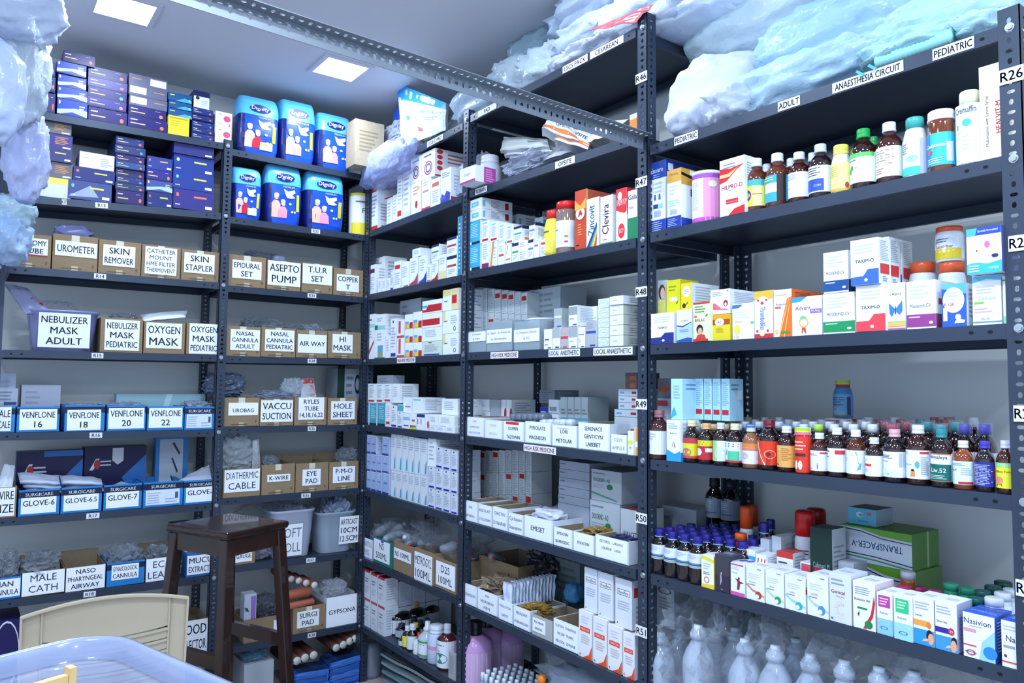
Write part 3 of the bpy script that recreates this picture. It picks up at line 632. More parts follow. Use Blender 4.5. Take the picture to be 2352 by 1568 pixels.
r = bx('La', 494, 532, 294, 'white carton with pink disc beside the middle post, lower one', W_, [('e', .7, .58, .22, .2, '#c84a78'), ('n', .1, .2, .5, .3, 1, '#9aa'), ('e', .85, .2, .06, .1, '#d06088'), ('n', .2, .78, .45, .9, 1, '#778')], dep=.12, group=g)
bx('La', 495, 533, 258, 'white carton with pink disc beside the middle post, upper one', W_, [('e', .7, .58, .22, .2, '#c84a78'), ('n', .1, .2, .5, .3, 1, '#9aa'), ('e', .85, .2, .06, .1, '#d06088'), ('n', .2, .78, .45, .9, 1, '#778')], dep=.12, group=g, base=r['z'])
# second shelf
d_or = [('n', .5, .3, .95, .85, 5, '#c98a4a'), ('r', .72, .08, .95, .18, '#d8dbe8')]
stack('Lb', 84, 166, [279, 307, 340, 372, 408], ['#c9cede', '#5d5a66', '#2a2c66', '#332a70', '#5d5a62'], 'orange printed carton in the leftmost pile, second shelf', g2, styles=[[('r', 0, .7, 1, 1, '#e8e058')], d_or, d_word(0), d_or, d_or])
r = bx('Lb', 156, 257, 418, 'wide silvery blue carton at the bottom beside the leftmost pile', '#33407a', [('p', [(0, .1), (.5, .8), (.7, .2)], '#8f9bc4')]+d_word(1), dep=.2, name='carton', group=g2)
r = bx('Lb', 168, 264, 388, 'wide navy carton with red dot under the white box', NV, d_word(0), dep=.2, base=r['z'], name='carton', group=g2)
bx('Lb', 182, 263, 353, 'plain white carton lying on the navy carton, second shelf', '#cfd8f2', [('n', .1, .6, .3, .7, 1, '#8a94b4'), ('n', .6, .15, .95, .75, 5, '#8a94b4')], dep=.15, base=r['z'], name='carton')
stack('Lb', 266, 333, [317, 337, 357, 374, 391, 408, 423, 439], ['#241c5e', '#203060', '#1c2a66', '#2a2460', '#20447a'], 'thin multicoloured dark carton in the eight high pile', g2, jit=2, dep=.22)
stack('Lb', 337, 396, [362, 391, 416, 443], ['#1c2a6a', '#3a4a86', '#2a2478', '#26367c'], 'short dark blue carton in the four high pile', g2, styles=[d_word(0), d_blue(1), d_dark(1), d_word(2, '#c89a5a')], jit=1)
stack('Lb', 398, 492, [333, 360, 399, 438], ['#2f2c78', '#1c3480', '#1c3480', '#2a2f6e'], 'large dark blue carton with word band beside the middle post', g2, styles=[d_word(0, '#e0784a'), d_word(1), d_word(3), [('r', .78, .12, .95, .26, '#e2e6f0')]], jit=1)

# ============================================================ nappy packs
def nappy(k, x0, x1, yt, label, old=False):
    sd, s0, s1, zb, ht = place(k, x0, x1, yt, .015, None); w = abs(s1-s0); dp = .13
    root = empty('nappy_pack', pt(sd, (s0+s1)/2, .012, zb+.001), rz_of(sd)+math.radians(random.uniform(-1, 1)), label, 'pack', 'blue packs of adult nappies')
    nu, nv = 28, 12; sg = lambda x, p: math.copysign(abs(x)**p, x); so = random.random()*9; V = []; Fs = []
    def S3(u, v):                      # u around, v up
        th = 2*math.pi*u; bul = 1-.10*abs(2*v-1)**4; tk = 1-.35*max(0, (v-.86)/.14)**1.5
        return Vector((sg(math.sin(th), .42)*w/2*bul+.003*noise.noise(Vector((u*9, v*5, so))), dp/2-sg(math.cos(th), .42)*dp/2*bul*tk+.004*noise.noise(Vector((v*7, u*9, so))), ht*v))
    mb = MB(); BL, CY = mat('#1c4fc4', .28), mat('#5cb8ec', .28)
    for j in range(nv+1):
        for i in range(nu): V.append(S3(i/nu, j/nv))
    for j in range(nv):
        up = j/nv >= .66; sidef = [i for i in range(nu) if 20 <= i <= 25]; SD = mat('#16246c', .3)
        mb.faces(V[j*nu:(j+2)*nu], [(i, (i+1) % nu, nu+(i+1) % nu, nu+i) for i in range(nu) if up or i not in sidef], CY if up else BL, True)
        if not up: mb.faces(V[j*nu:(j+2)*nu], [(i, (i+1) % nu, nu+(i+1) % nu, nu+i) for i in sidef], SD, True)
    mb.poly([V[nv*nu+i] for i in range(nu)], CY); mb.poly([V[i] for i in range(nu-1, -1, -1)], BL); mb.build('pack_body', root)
    def f(u, v, e):
        xn = max(-.93, min(.93, (u-.5)*1.86)); return S3(math.asin(math.copysign(abs(xn)**(1/.42), xn))/6.28319, .03+v*.94)+Vector((0, -e-.0008, 0))
    pb = MB()
    def mesh_rect(u0, v0, u1, v1, c, n=6, m=3):
        for i in range(n):
            for j in range(m):
                a, b = u0+(u1-u0)*i/n, u0+(u1-u0)*(i+1)/n; c0_, d0_ = v0+(v1-v0)*j/m, v0+(v1-v0)*(j+1)/m
                pb.poly([f(a, c0_, .0006), f(b, c0_, .0006), f(b, d0_, .0006), f(a, d0_, .0006)], mat(c, .3), True)
    ax = .5
    it = [('e', ax, .80, .28, .075, '#1b2578'), ('t', ax, .80, .075, 'Dignity', '#e8ecf8', {'b': 1, 'w': .46})]
    it += [('t', .62, .64, .035, 'PREMIUM', '#b9c84a', {'b': 1, 'w': .34})]
    it += [('p', [(.46, .60), (.58, .56), (.78, .60), (.80, .55), (.70, .50), (.80, .46), (.70, .44), (.56, .44), (.50, .50)], '#dfe8f4')]
    it += [('r', .84, .22, .93, .52, '#d8d03a')]
    sk, top = ('#d9b0a0', '#e8b6a6')
    for cx, c, hh in ((.25, '#e9b8a6', .46), (.45, '#e99ab4' if not old else '#c8283c', .36)):
        it += [('p', [(cx-.14, .08), (cx+.13, .08), (cx+.12, hh-.14), (cx+.05, hh-.08), (cx-.06, hh-.08), (cx-.13, hh-.14)], c), ('e', cx, hh-.02, .065, .05, sk), ('e', cx, hh+.015, .07, .035, '#d8d8dc')]
    it += [('e', .66, .34, .04, .022, '#dfe8f4'), ('e', .72, .2, .035, .02, '#dfe8f4'), ('e', .8, .2, .03, .02, '#dfe8f4')]
    if old: it += [('r', .52, .06, .86, .2, '#e6e9c0'), ('e', .68, .15, .1, .03, '#e2d840')]
    prints(pb, f, w*.85, ht*.94, it, True, .0012, rough=.3); pb.build('printed_front', root)
    return root
nappy('Ka', 548, 643, 222, 'blue nappy pack on the upper shelf beside the middle post', True)
nappy('Ka', 645, 727, 231, 'blue nappy pack in the middle of the three on the upper shelf')
nappy('Ka', 730, 811, 262, 'rightmost nappy pack on the upper shelf, next to the beige carton')
nappy('Kb', 532, 603, 384, 'lower shelf nappy pack half behind the middle post', True)
nappy('Kb', 612, 695, 379, 'blue nappy pack in the middle of the three on the lower shelf')
nappy('Kb', 704, 793, 397, 'rightmost nappy pack on the lower shelf, next to the yellow white can')
bottle('Kb', 803, 845, 447, 'white and yellow tin can beside the nappy packs in the corner', '#e3e6ea', '#c9c23a', '#e0e4ea', [('r', 0, 0, 1, .3, '#d8c832'), ('t', .62, .62, .14, 'FR', '#2a2a30', {'b': 1}), ('n', .2, .8, .8, .9, 1, '#667')], 'can', name='milk_powder_can', cat='can', bkind='p', brough=.3, ridge=False)
bx('Ka', 815, 882, 279, 'tall beige brown carton standing in the far corner behind the bags', '#a39680', [('n', .15, .3, .8, .8, 6, '#857860')], d=-.12, base=zs('A1', -3.3), name='carton', kind='c', rough=.8, dep=.10)

# ============================================================ labelled brown cartons of the far rack
TP = dict(tape=True)
tray('Lc', 17, 118, 537, ['OSTOMY', 'TUBE'], 'brown carton with a red edged label, leftmost under the white bags', paperbox=(.24, .36, .92, .88), extra=[('r', 0, 0, 1, .06, '#b83040')], **TP)
tray('Lc', 120, 225, 541, ['UROMETER'], 'brown carton labelled UROMETER', paperbox=(.05, .40, .98, .82), lh=.5, **TP)
tray('Lc', 226, 324, 554, ['SKIN', 'REMOVER'], 'brown carton labelled SKIN REMOVER', paperbox=(.10, .24, .86, .86), **TP)
tray('Lc', 325, 415, 565, ['CATHETER', 'MOUNT', 'HME FILTER', 'THERMOVENT'], 'brown carton labelled CATHETER MOUNT and HME FILTER', paperbox=(.08, .1, .90, .95), b=0, **TP)
tray('Lc', 416, 503, 576, ['SKIN', 'STAPLER'], 'brown carton labelled SKIN STAPLER beside the middle post', paperbox=(.07, .25, .88, .90), **TP)
tray('Kc', 524, 611, 588, ['EPIDURAL', 'SET'], 'brown carton labelled EPIDURAL SET', paperbox=(.1, .26, .88, .84), **TP)
tray('Kc', 613, 691, 600, ['ASEPTO', 'PUMP'], 'brown carton with a large two line label ending PUMP', paperbox=(.02, .15, .99, .98), **TP)
tray('Kc', 693, 764, 606, ['T.U.R', 'SET'], 'brown carton labelled T.U.R SET', paperbox=(.02, .3, .98, .97), **TP)
tray('Kc', 766, 834, 618, ['COPPER', 'T'], 'brown carton labelled COPPER T at the right end of its shelf', paperbox=(.1, .16, .86, .78), **TP)
tubbin('Ld', 60, 232, 712, ['NEBULIZER', 'MASK', 'ADULT'], 'translucent violet bin labelled NEBULIZER MASK ADULT', '#8388c0', (.15, .85), (.08, .92))
tray('Ld', 230, 328, 731, ['NEBULIZER', 'MASK', 'PEDIATRIC'], 'brown carton labelled NEBULIZER MASK PEDIATRIC', paperbox=(.1, .06, .92, .95))
tray('Ld', 330, 425, 740, ['OXYGEN', 'MASK'], 'brown carton labelled OXYGEN MASK with a white packet on top', paperbox=(.05, .16, .92, .97))
tray('Ld', 428, 505, 743, ['OXYGEN', 'MASK', 'PEDIATRIC'], 'brown carton labelled OXYGEN MASK PEDIATRIC partly behind the middle post', paperbox=(.08, .02, .96, .99))
tray('Kd', 517, 599, 750, ['NASAL', 'CANNULA', 'ADULT'], 'brown carton labelled NASAL CANNULA ADULT', paperbox=(.14, .2, .97, .9), **TP)
tray('Kd', 600, 679, 753, ['NASAL', 'CANNULA', 'PEDIATRIC'], 'brown carton labelled NASAL CANNULA PEDIATRIC', paperbox=(.1, .2, .96, .93), **TP)
tray('Kd', 680, 752, 759, ['AIR WAY'], 'brown carton labelled AIR WAY', paperbox=(.05, .17, .97, .85), lh=.26, **TP)
tray('Kd', 753, 829, 762, ['HI', 'MASK'], 'brown carton labelled HI MASK in the corner', paperbox=(.13, .2, .74, .9), **TP)
SB, SBD = '#2378be', '#141c38'
def _lowback(k): return .028 if k in ('Lf', 'Lg', 'Kf', 'Kh') else 0
def glove(k, x0, x1, yt, lines, label, pb=(.04, .05, .88, .88), brand=True, dep=.2, **kw):
    F_ = [('r', 0, .70, 1, .93, SBD)]
    if brand: F_ += [('t', .5, .81, .13, 'SURGICARE', '#e6eaf2', {'b': 1, 'w': .84})]
    F_ += [('r', .06, .08, .92, .68, '#cdd8ec'), ('n', .1, .12, .45, .6, 5, '#98a4ba'), ('n', .55, .12, .85, .35, 2, '#98a4ba'), ('r', .80, .3, .88, .56, '#4a5468')] if lines is None else []
    return tray(k, x0, x1, yt, lines, label, col=SB, kind='p', paperbox=pb, F_=F_, name='glove_box', dep=dep, **kw)
glove('Le', -12, 35, 934, ['SALE', 'SCALE'], 'blue box with a white sheet cut off at the left picture edge, above R16 shelf', (.0, .05, .8, .98), False)
glove('Le', 38, 137, 934, ['VENFLONE', '16'], 'blue box with a white sheet numbered sixteen', (.06, .08, .94, .9), False)
glove('Le', 148, 241, 930, ['VENFLONE', '18'], 'blue box with a white sheet numbered eighteen', (.06, .04, .90, .82), False)
glove('Le', 245, 335, 931, ['VENFLONE', '20'], 'blue box with a white sheet numbered twenty', (.04, .08, .96, .9), False)
glove('Le', 338, 422, 933, ['VENFLONE', '22'], 'blue box with a white sheet numbered twenty-two', (.04, .1, .96, .93), False)
glove('Le', 424, 492, 934, None, 'blue glove box with white print beside the middle post, row of numbered boxes')
g = 0
tray('Ke', 514, 596, 913, ['', 'UROBAG'], 'brown carton labelled UROBAG', paperbox=(.12, .38, .96, .82), lh=.3, up=.62, **TP)
tray('Ke', 597, 674, 916, ['VACCU', 'SUCTION'], 'brown carton labelled VACCU SUCTION', paperbox=(.02, .14, .98, .95), **TP)
tray('Ke', 676, 750, 912, ['RYLES', 'TUBE', '14,18,16,22'], 'brown carton labelled RYLES TUBE', paperbox=(.12, .2, .92, .99), **TP)
tray('Ke', 753, 820, 914, ['HOLE', 'SHEET'], 'brown carton labelled HOLE SHEET at the right end', paperbox=(.1, .2, .92, .88), **TP)
tray('Lf', -14, 38, 1119, ['WIRE', 'SIZE'], 'carton with a white label cut off at the left picture edge, glove shelf', paperbox=(.0, .05, .92, .98))
glove('Lf', 42, 137, 1124, ['GLOVE-6', ''], 'blue glove box with a paper for size six', (.06, .08, .92, .70), lh=.36, up=.42)
glove('Lf', 140, 234, 1118, ['GLOVE-6.5', ''], 'blue glove box with a paper for size six and a half', (.06, .08, .92, .70), lh=.32, up=.42)
glove('Lf', 238, 326, 1112, ['GLOVE-7', ''], 'blue glove box with a paper for size seven', (.06, .08, .92, .70), lh=.36, up=.42)
glove('Lf', 329, 420, 1106, None, 'blue glove box with printed barcode and no paper, below the clip picture box')
glove('Lf', 422, 500, 1102, ['GLOVE-8', ''], 'blue glove box with a paper for size eight, by the middle post', (.06, .08, .98, .70), lh=.34, up=.42)
tray('Kf', 512, 598, 1076, ['DIATHERMIC', 'CABLE'], 'brown carton labelled DIATHERMIC CABLE', paperbox=(.03, .18, .98, .97), b=0)
tray('Kf', 601, 677, 1066, ['K-WIRE'], 'brown carton labelled K-WIRE', paperbox=(.16, .42, .86, .66), lh=.6, **TP)
tray('Kf', 679, 754, 1063, ['EYE', 'PAD'], 'brown carton labelled EYE PAD', paperbox=(.2, .22, .76, .78), **TP)
tray('Kf', 756, 823, 1060, ['P-M-O', 'LINE'], 'brown carton labelled P-M-O LINE', paperbox=(.12, .24, .88, .82), **TP)
tray('Lg', -30, 48, 1327, ['MAN', 'CANNULA'], 'blue edged box reading MAN CANNULA at the left picture edge', paperbox=(.0, .1, .98, .92), col=SB)
tray('Lg', 50, 149, 1311, ['MALE', 'CATH'], 'carton with white paper front reading MALE CATH', paperbox=(.0, .03, .99, .99), b=0)
tray('Lg', 151, 242, 1300, ['NASO', 'PHARYNGEAL', 'AIRWAY'], 'carton with white paper front reading NASO PHARYNGEAL AIRWAY', paperbox=(.0, .0, .99, .99))
glove('Lg', 245, 332, 1290, ['GYNAECOLOGICAL', 'CANNULA'], 'blue box with a small white label above the chair', (.12, .26, .84, .9))
tray('Lg', 335, 410, 1280, ['ECG', 'LEADS'], 'carton with white paper front reading ECG LEADS', paperbox=(.0, .02, .99, .99), b=0)
tray('Lg', 428, 502, 1268, ['MUCUS', 'EXTRACTOR'], 'blue edged box reading MUCUS EXTRACTOR behind the stool', paperbox=(.02, .1, .98, .9), col='#2a5f9c')
tray('Kg', 535, 586, 1240, ['', 'GAUGE'], 'brown carton with a white label seen between the stool legs', paperbox=(.1, .1, .86, .98), lh=.2)
tubbin('Kg', 624, 729, 1172, ['SOFT', 'ROLL'], 'translucent white bin labelled SOFT ROLL behind the stool', '#b9c2da', (.14, .66), (.05, .72), ink='#6a7282', b=0)
tubbin('Kg', 732, 824, 1176, ['ARTICAST', '10CM', '12.5CM'], 'clear bin labelled 10CM and 12.5CM in the far corner', '#9fb0c4', (.5, .99), (.2, .88))
tray('Kh', 560, 652, 1418, ['', ''], 'brown carton between the stool legs, next to the surgical pad carton', paperbox=(.74, .2, .9, .8))
tray('Kh', 673, 747, 1392, ['SURGI', 'PAD'], 'brown carton labelled SURGI PAD', paperbox=(.12, .2, .8, .84), **TP)
tray('Kh', 749, 822, 1368, ['', 'GYPSONA', ''], 'white carton with one bold black word in the far corner', col='#cdd5e4', kind='p', paperbox=(.01, .0, .99, .99), lh=.16)
tray('Lh', 395, 478, 1425, ['BLOOD', 'COLLECTOR'], 'white labelled carton seen between the chair and the stool leg', paperbox=(.05, .02, .99, .99))
bx('Lh', -20, 45, 1425, 'deep violet carton with a white rim behind the chair back', '#1b1650', [('o', .5, .5, .49, .49, '#c9cfe0', .06)], name='carton', dep=.2)
# things lying in and on them
def sheet(k, quad, label, col='#b9c2da', d=.05, kind='b', name='plastic_packet', cat='packet', thick=.004, group=None, pr=None, rough=.25, bulge=.012, base=None):
    """soft flat packet whose outline is given by four photo points (bottom-left, bottom-right, top-right, top-left); d may be per corner"""
    sd = side_of(k); ds = d if isinstance(d, (list, tuple)) else [d]*4
    P = []
    for (px, py), dd in zip(quad, ds): s, z = on(sd, px, py, dd); P.append(pt(sd, s, dd, z))
    o0 = P[0].copy(); n = 12; mb = MB(); V = []; so = random.random()*20
    N = (P[1]-P[0]).cross(P[3]-P[0]).normalized(); camd = (Vector((0, 0, ZC))-P[0]).normalized()
    if N.dot(camd) < 0: N = -N
    def S(u, v, e): 
        q = (P[0]*(1-u)*(1-v)+P[1]*u*(1-v)+P[2]*u*v+P[3]*(1-u)*v)-o0
        b = (16*u*(1-u)*v*(1-v))**.5*bulge+.006*noise.noise(Vector((u*4+so, v*4, so)))
        return q+N*(b+thick/2+e)
    m1 = n+1
    V = [(S(i/n, j/n, 0) if sgn > 0 else S(i/n, j/n, 0)-N*(thick+1.4*(16*(i/n)*(1-i/n)*(j/n)*(1-j/n))**.5*bulge)) for sgn in (1, -1) for j in range(m1) for i in range(m1)]
    Fs = [(o_+j*m1+i, o_+j*m1+i+1, o_+(j+1)*m1+i+1, o_+(j+1)*m1+i) for o_ in (0, m1*m1) for j in range(n) for i in range(n)]
    rim = [i for i in range(m1)]+[j*m1+n for j in range(1, m1)]+[n*m1+i for i in range(n-1, -1, -1)]+[j*m1 for j in range(n-1, 0, -1)]
    Fs += [(rim[i], rim[(i+1) % len(rim)], rim[(i+1) % len(rim)]+m1*m1, rim[i]+m1*m1) for i in range(len(rim))]
    mb.faces(V, Fs, mat(col, rough, 0, kind), True)
    if pr: prints(mb, S, (P[1]-P[0]).length, (P[3]-P[0]).length, pr, True, .0015)
    o = mb.build(name, None, o0); return tag(o, label, cat, group)
gp = 'packets lying on the far rack'
bag('Lc', 127, 213, 515, 548, 'lilac plastic bottle shaped packet on the UROMETER carton', '#8f96d0', d=.10, kind='p', amp=.35, dep=.08)
sheet('Ld', [(60, 722), (115, 716), (62, 660), (10, 652)], 'folded clear sheet with a red corner leaning left above the violet bin', '#8d93bc', d=[.03, .03, .12, .12], pr=[('p', [(.6, .45), (.9, .2), (.98, .3), (.75, .5)], '#b02030')])
bag('Ld', 85, 180, 690, 735, 'clear tubing bag sticking out of the violet bin', '#7f8aa0', d=.05, kind='f', dep=.1)
bag('Ld', 88, 206, 722, 790, 'packed masks in clear wrap inside the violet bin', '#8d90b8', d=.045, kind='b', dep=.11)
sheet('Ld', [(330, 738), (425, 730), (432, 713), (322, 724)], 'white flat packet lying on the OXYGEN MASK carton', '#d3d9ea', d=[.03, .03, .10, .10], kind='p')
bag('Ld', 256, 318, 719, 742, 'grey film packet on the NEBULIZER MASK PEDIATRIC carton', '#8894a6', d=.06, kind='b', dep=.08)
bag('Kc', 568, 640, 577, 600, 'grey tubing loop on the EPIDURAL SET carton', '#6a7488', d=.08, kind='b', dep=.05, amp=.6)
bag('Kc', 628, 660, 584, 608, 'round clear bulb on the PUMP carton', '#7d88a8', d=.06, kind='p', dep=.07, amp=.06, rough=.1, name='rubber_bulb', cat='bulb')
for a, b, t, l, c in ((566, 604, 730, 'dark tipped clear packet on the NASAL CANNULA ADULT carton', '#7e8c9c'), (600, 654, 732, 'rounded clear mask packet on the NASAL CANNULA PEDIATRIC carton', '#8b9aa8'), (656, 690, 744, 'small clear packet between the nasal cannula and AIR WAY cartons', '#98a4b8'), (704, 742, 744, 'shiny clear packet on the AIR WAY carton', '#b4c0d4'), (760, 826, 755, 'clear film packet on the HI MASK carton', '#8f98a0')):
    bag('Kd', a, b, t, 768, l, c, d=.05, kind='b', dep=.12, amp=.5)
bx('Le', 47, 138, 884, 'grey white carton standing behind the box numbered sixteen', '#a3aabf', [('n', .1, .55, .5, .9, 3, '#8d96ac')], d=.14, dep=.1, name='carton', base=None)
bx('Le', -14, 40, 892, 'white carton with blue bars behind the cut off box', '#a9b4c8', [('r', .4, .35, .95, .45, '#3a4a80'), ('r', .4, .6, .95, .68, '#3a4a80'), ('n', .1, .7, .9, .95, 3, '#7a86a0')], d=.13, dep=.12, name='carton')
bx('Le', -14, 36, 857, 'pale carton on top of the one with blue bars', '#98a4bc', [('n', .1, .2, .9, .8, 4, '#8290a8')], d=.14, dep=.1, name='carton', base=zs('Le', .2)+.105)
bx('Le', 266, 471, 905, 'long pale teal carton lying behind the numbered boxes', '#93bcc8', [('p', [(.45, 0), (.55, 1), (.62, 1), (.5, 0)], '#b8d6dc')], d=.20, dep=.07, name='carton')
for a, b, t, l in ((160, 236, 928, 'white paper packs inside the box numbered eighteen'), (246, 334, 924, 'shiny clear packs inside the box numbered twenty'), (430, 492, 922, 'grey packs inside the blue glove box by the post')):
    bag('Le', a, b, t, 950, l, '#a9b4cc', d=.02, kind='b', dep=.16, amp=.4, group='packs inside the numbered blue boxes')
bag('Ke', 478, 566, 857, 913, 'dark grey film bag standing behind the middle post on the UROBAG carton', '#4c586e', d=.06, kind='z', dep=.1, rough=.25)
bag('Ke', 598, 680, 897, 922, 'flat grey film packet across the VACCU SUCTION carton', '#8f9bb8', d=.03, kind='b', dep=.12)
bag('Ke', 652, 700, 869, 915, 'rounded white film pouch on the RYLES TUBE carton', '#c2cedd', d=.05, kind='b', dep=.06)
sheet('Ke', [(690, 912), (726, 912), (719, 869), (692, 871)], 'clear pouch with a red band standing in the RYLES TUBE carton', '#c8cfdb', d=[.04, .04, .08, .08], pr=[('r', .1, .7, .95, .95, '#b04040'), ('r', .6, .1, .9, .6, '#c07a70')])
bx('Ke', 774, 832, 847, 'grey carton with a round clip drawing in the corner', '#8d97a4', [('r', 0, .45, .28, 1, '#12302c'), ('n', .35, .5, .7, .9, 3, '#5f6a78'), ('o', .8, .72, .12, .18, '#1c2630', .35)], d=.10, dep=.14, name='carton')
bx('Lf', 36, 189, 1036, 'navy box with a red and white cross mark, left of two behind the gloves', '#171548', [('p', [(.6, .4), (1, .85), (1, .2), (.8, .1)], '#2f70b8'), ('r', .4, .9, 1, 1, '#2a6cb4'), ('p', [(.08, .55), (.14, .55), (.24, .78), (.18, .78)], '#d8dce4'), ('e', .2, .65, .05, .1, '#b0343c'), ('n', .25, .6, .45, .75, 2, '#c8ccd8'), ('p', [(.25, 0), (.4, .25), (.62, .32), (.85, .2), (.95, 0)], '#9cc0cc')], d=.20, dep=.08, name='carton')
bx('Lf', 192, 335, 1026, 'navy box with a red and white cross mark, right of two behind the gloves', '#171548', [('p', [(.6, .45), (1, .85), (1, .2), (.8, .1)], '#2f70b8'), ('p', [(.08, .6), (.14, .6), (.24, .8), (.18, .8)], '#d8dce4'), ('e', .2, .7, .05, .08, '#b0343c'), ('n', .25, .65, .45, .78, 2, '#c8ccd8'), ('p', [(.3, 0), (.42, .3), (.6, .38), (.85, .28), (.97, 0)], '#a4c6d0'), ('p', [(.44, .98), (.62, .98), (.62, .75), (.53, .68), (.44, .76)], '#cfd4dc')], d=.20, dep=.08, name='carton')
bx('Lf', 356, 431, 1004, 'blue edged box with three dark clips pictured, beside the navy boxes', '#2a78bc', [('r', .12, .03, .84, .97, '#aeb9c8'), ('p', [(.5, .9), (.56, .92), (.76, .74), (.72, .71)], '#22304a'), ('p', [(.48, .66), (.53, .67), (.7, .45), (.66, .42)], '#22304a'), ('p', [(.46, .38), (.5, .39), (.66, .18), (.62, .15)], '#22304a')], d=.2, dep=.06, name='carton')
for i, (a, b, t, yb_) in enumerate(((46, 138, 1086, 1106), (54, 140, 1098, 1116), (60, 142, 1110, 1126), (142, 236, 1092, 1108), (150, 240, 1104, 1122))):
    sheet('Lf', [(a, yb_+3), (b, yb_+6), (b-4, t+8), (a-6, t)], ['white paper packet fanned out on the size six glove box, top one', 'white paper packet fanned out on the size six glove box, middle one', 'white paper packet fanned out on the size six glove box, lowest one', 'white paper packet fanned out on the next glove box, top one', 'white paper packet fanned out on the next glove box, lower one'][i], '#b6c0d8', d=[.02, .02, .12, .12], kind='p', group='white glove packets', rough=.5)
sheet('Lf', [(405, 1107), (487, 1103), (480, 1068), (440, 1090)], 'white film packets heaped in the glove box by the middle post', '#b4bcd0', d=[.02, .02, .1, .1])
sheet('Lf', [(-10, 1122), (28, 1122), (34, 1070), (10, 1066)], 'crumpled white paper in the carton at the left picture edge', '#c3cbdc', d=[.02, .02, .08, .08], kind='p')
bag('Kf', 508, 590, 1003, 1084, 'frosted bag of cables rising from the DIATHERMIC CABLE carton', '#b4c0cc', d=.03, kind='b', dep=.14)
sheet('Kf', [(578, 1074), (598, 1074), (594, 1008), (580, 1010)], 'clear pouch with an orange stripe beside the frosted cable bag', '#b8c2cc', d=.045, pr=[('p', [(.7, .1), (.98, .1), (.9, .95), (.75, .7)], '#c8703c')])
bag('Kf', 606, 642, 1047, 1075, 'clear curled packet in the K-WIRE carton', '#8b98a8', d=.05, kind='b', dep=.08)
bag('Kf', 784, 826, 1030, 1068, 'clear packet with red tips in the P-M-O LINE carton', '#8d98a6', d=.05, kind='b', dep=.1)
for a, b, t, l in ((0, 46, 1275, 'clear catheter packs in the box at the left picture edge'), (54, 140, 1276, 'clear catheter packs in the MALE CATH carton'), (250, 330, 1262, 'white blister packs in the blue cannula box'), (340, 404, 1262, 'pale electrode packs in the ECG LEADS carton')):
    bag('Lg', a, b, t, 1335, l, '#97a1b0', d=.02, kind='b', dep=.16, amp=.5, group='catheter packs in the low cartons')
bx('Lg', 398, 445, 1205, 'printed blue grey carton behind the stool, beside ECG LEADS', '#5a7898', [('n', .1, .1, .9, .9, 8, '#a8b8c8')], d=.1, name='carton')
bag('Kg', 648, 715, 1165, 1250, 'soft white rolls in film inside the SOFT ROLL bin', '#a9b2cc', d=.05, kind='b', dep=.11)
bag('Kg', 560, 700, 1158, 1185, 'loose grey film on top of the SOFT ROLL bin', '#8a93a4', d=.04, kind='f', dep=.14)
bag('Kg', 746, 812, 1150, 1245, 'shiny foil packets heaped in the bin in the far corner', '#7c88a4', d=.045, kind='z', dep=.12, rough=.1, amp=.5)
bag('Kg', 584, 628, 1215, 1300, 'grey violet bandage pack beside the SOFT ROLL bin', '#8d8aa2', d=.03, kind='b', dep=.12)
bx('Kh', 561, 589, 1364, 'white carton with a violet panel between the stool legs', '#b4bccf', [('r', .55, 0, .95, .9, '#8c68b4'), ('p', [(.0, .5), (.3, .45), (.4, .3), (.1, .35)], '#3c4658')], d=.02, base=zs('Kh', 1.0)+.10, dep=.06)
bag('Kh', 596, 640, 1370, 1425, 'dark film packet behind the stool leg', '#4e5868', d=.05, kind='b', dep=.1)
def roll(k, px, py, dx, dy, r, ln, label, col, endc=None, d=.02, group=None, yaw=0.0, name='bandage_roll', cat='roll'):
    """roll lying into the shelf (yaw 0) or along it (yaw 90)"""
    sd = side_of(k); s, z = on(sd, px, py, d); a = math.radians(yaw); v = Vector((math.sin(a), math.cos(a), 0))*ln
    mb = MB(); N = 18
    mb.tube([Vector((0, 0, 0)), v*.02, v*.98, v], [r*.93, r, r, r*.93], mat(col, .75), N)
    if endc: mb.lathe([(r*.9, 0), (r*.86, .004)], mat(endc, .8), N); V = mb.v[-2*N:]; mb.v[-2*N:] = [tuple(Vector((x, -zz, y))) for x, y, zz in V]
    o = mb.build(name, None, pt(sd, s, d, z), rz_of(sd)); return tag(o, label, cat, group)
for i, (x, y) in enumerate(((722, 1343), (703, 1338), (686, 1333), (669, 1329), (655, 1325))): roll('Kh', x, y, 0, 0, .017, .16, 'small white bandage roll end above the brick red rolls, one of a slanting row', '#8c5040', '#c9cdcc', d=.02+.02*i, group='white ended bandage rolls above the pads')
roll('Kh', 655, 1368, 0, 0, .022, .12, 'brick red roll lying across the SURGI PAD carton, upper', '#9c5442', yaw=84, d=.03)
roll('Kh', 665, 1392, 0, 0, .016, .12, 'brick red roll lying across the SURGI PAD carton, lower', '#a55c4c', yaw=82, d=.02)
bag('Kh', 748, 800, 1335, 1375, 'crumpled white packets standing in the white corner carton', '#b9c0ce', d=.03, kind='b', dep=.1)
bx('Kh', 752, 828, 1305, 'flat brown carton at the back of the corner shelf', '#8b7c64', None, d=.17, dep=.11, kind='c', rough=.8, name='carton', h=.10)
def fpt(x, y, d): s, z = onL(x, y, d); return pt('L', s, d, z)
for i, (x, y) in enumerate(((720, 1504), (700, 1510), (682, 1517), (666, 1522))): roll('Kh', x, y, 0, 0, .021, .22, 'white ended brown roll in the left bundle on the bottom shelf', '#6d4238', '#ccd0cc', d=.02, group='left bundle of brown rolls')
for i, (x, y) in enumerate(((772, 1487), (788, 1480), (803, 1472), (815, 1466))): roll('Kh', x, y, 0, 0, .020, .22, 'white ended brown roll in the right bundle on the bottom shelf', '#6d4238', '#ccd0cc', d=.02, group='right bundle of brown rolls')
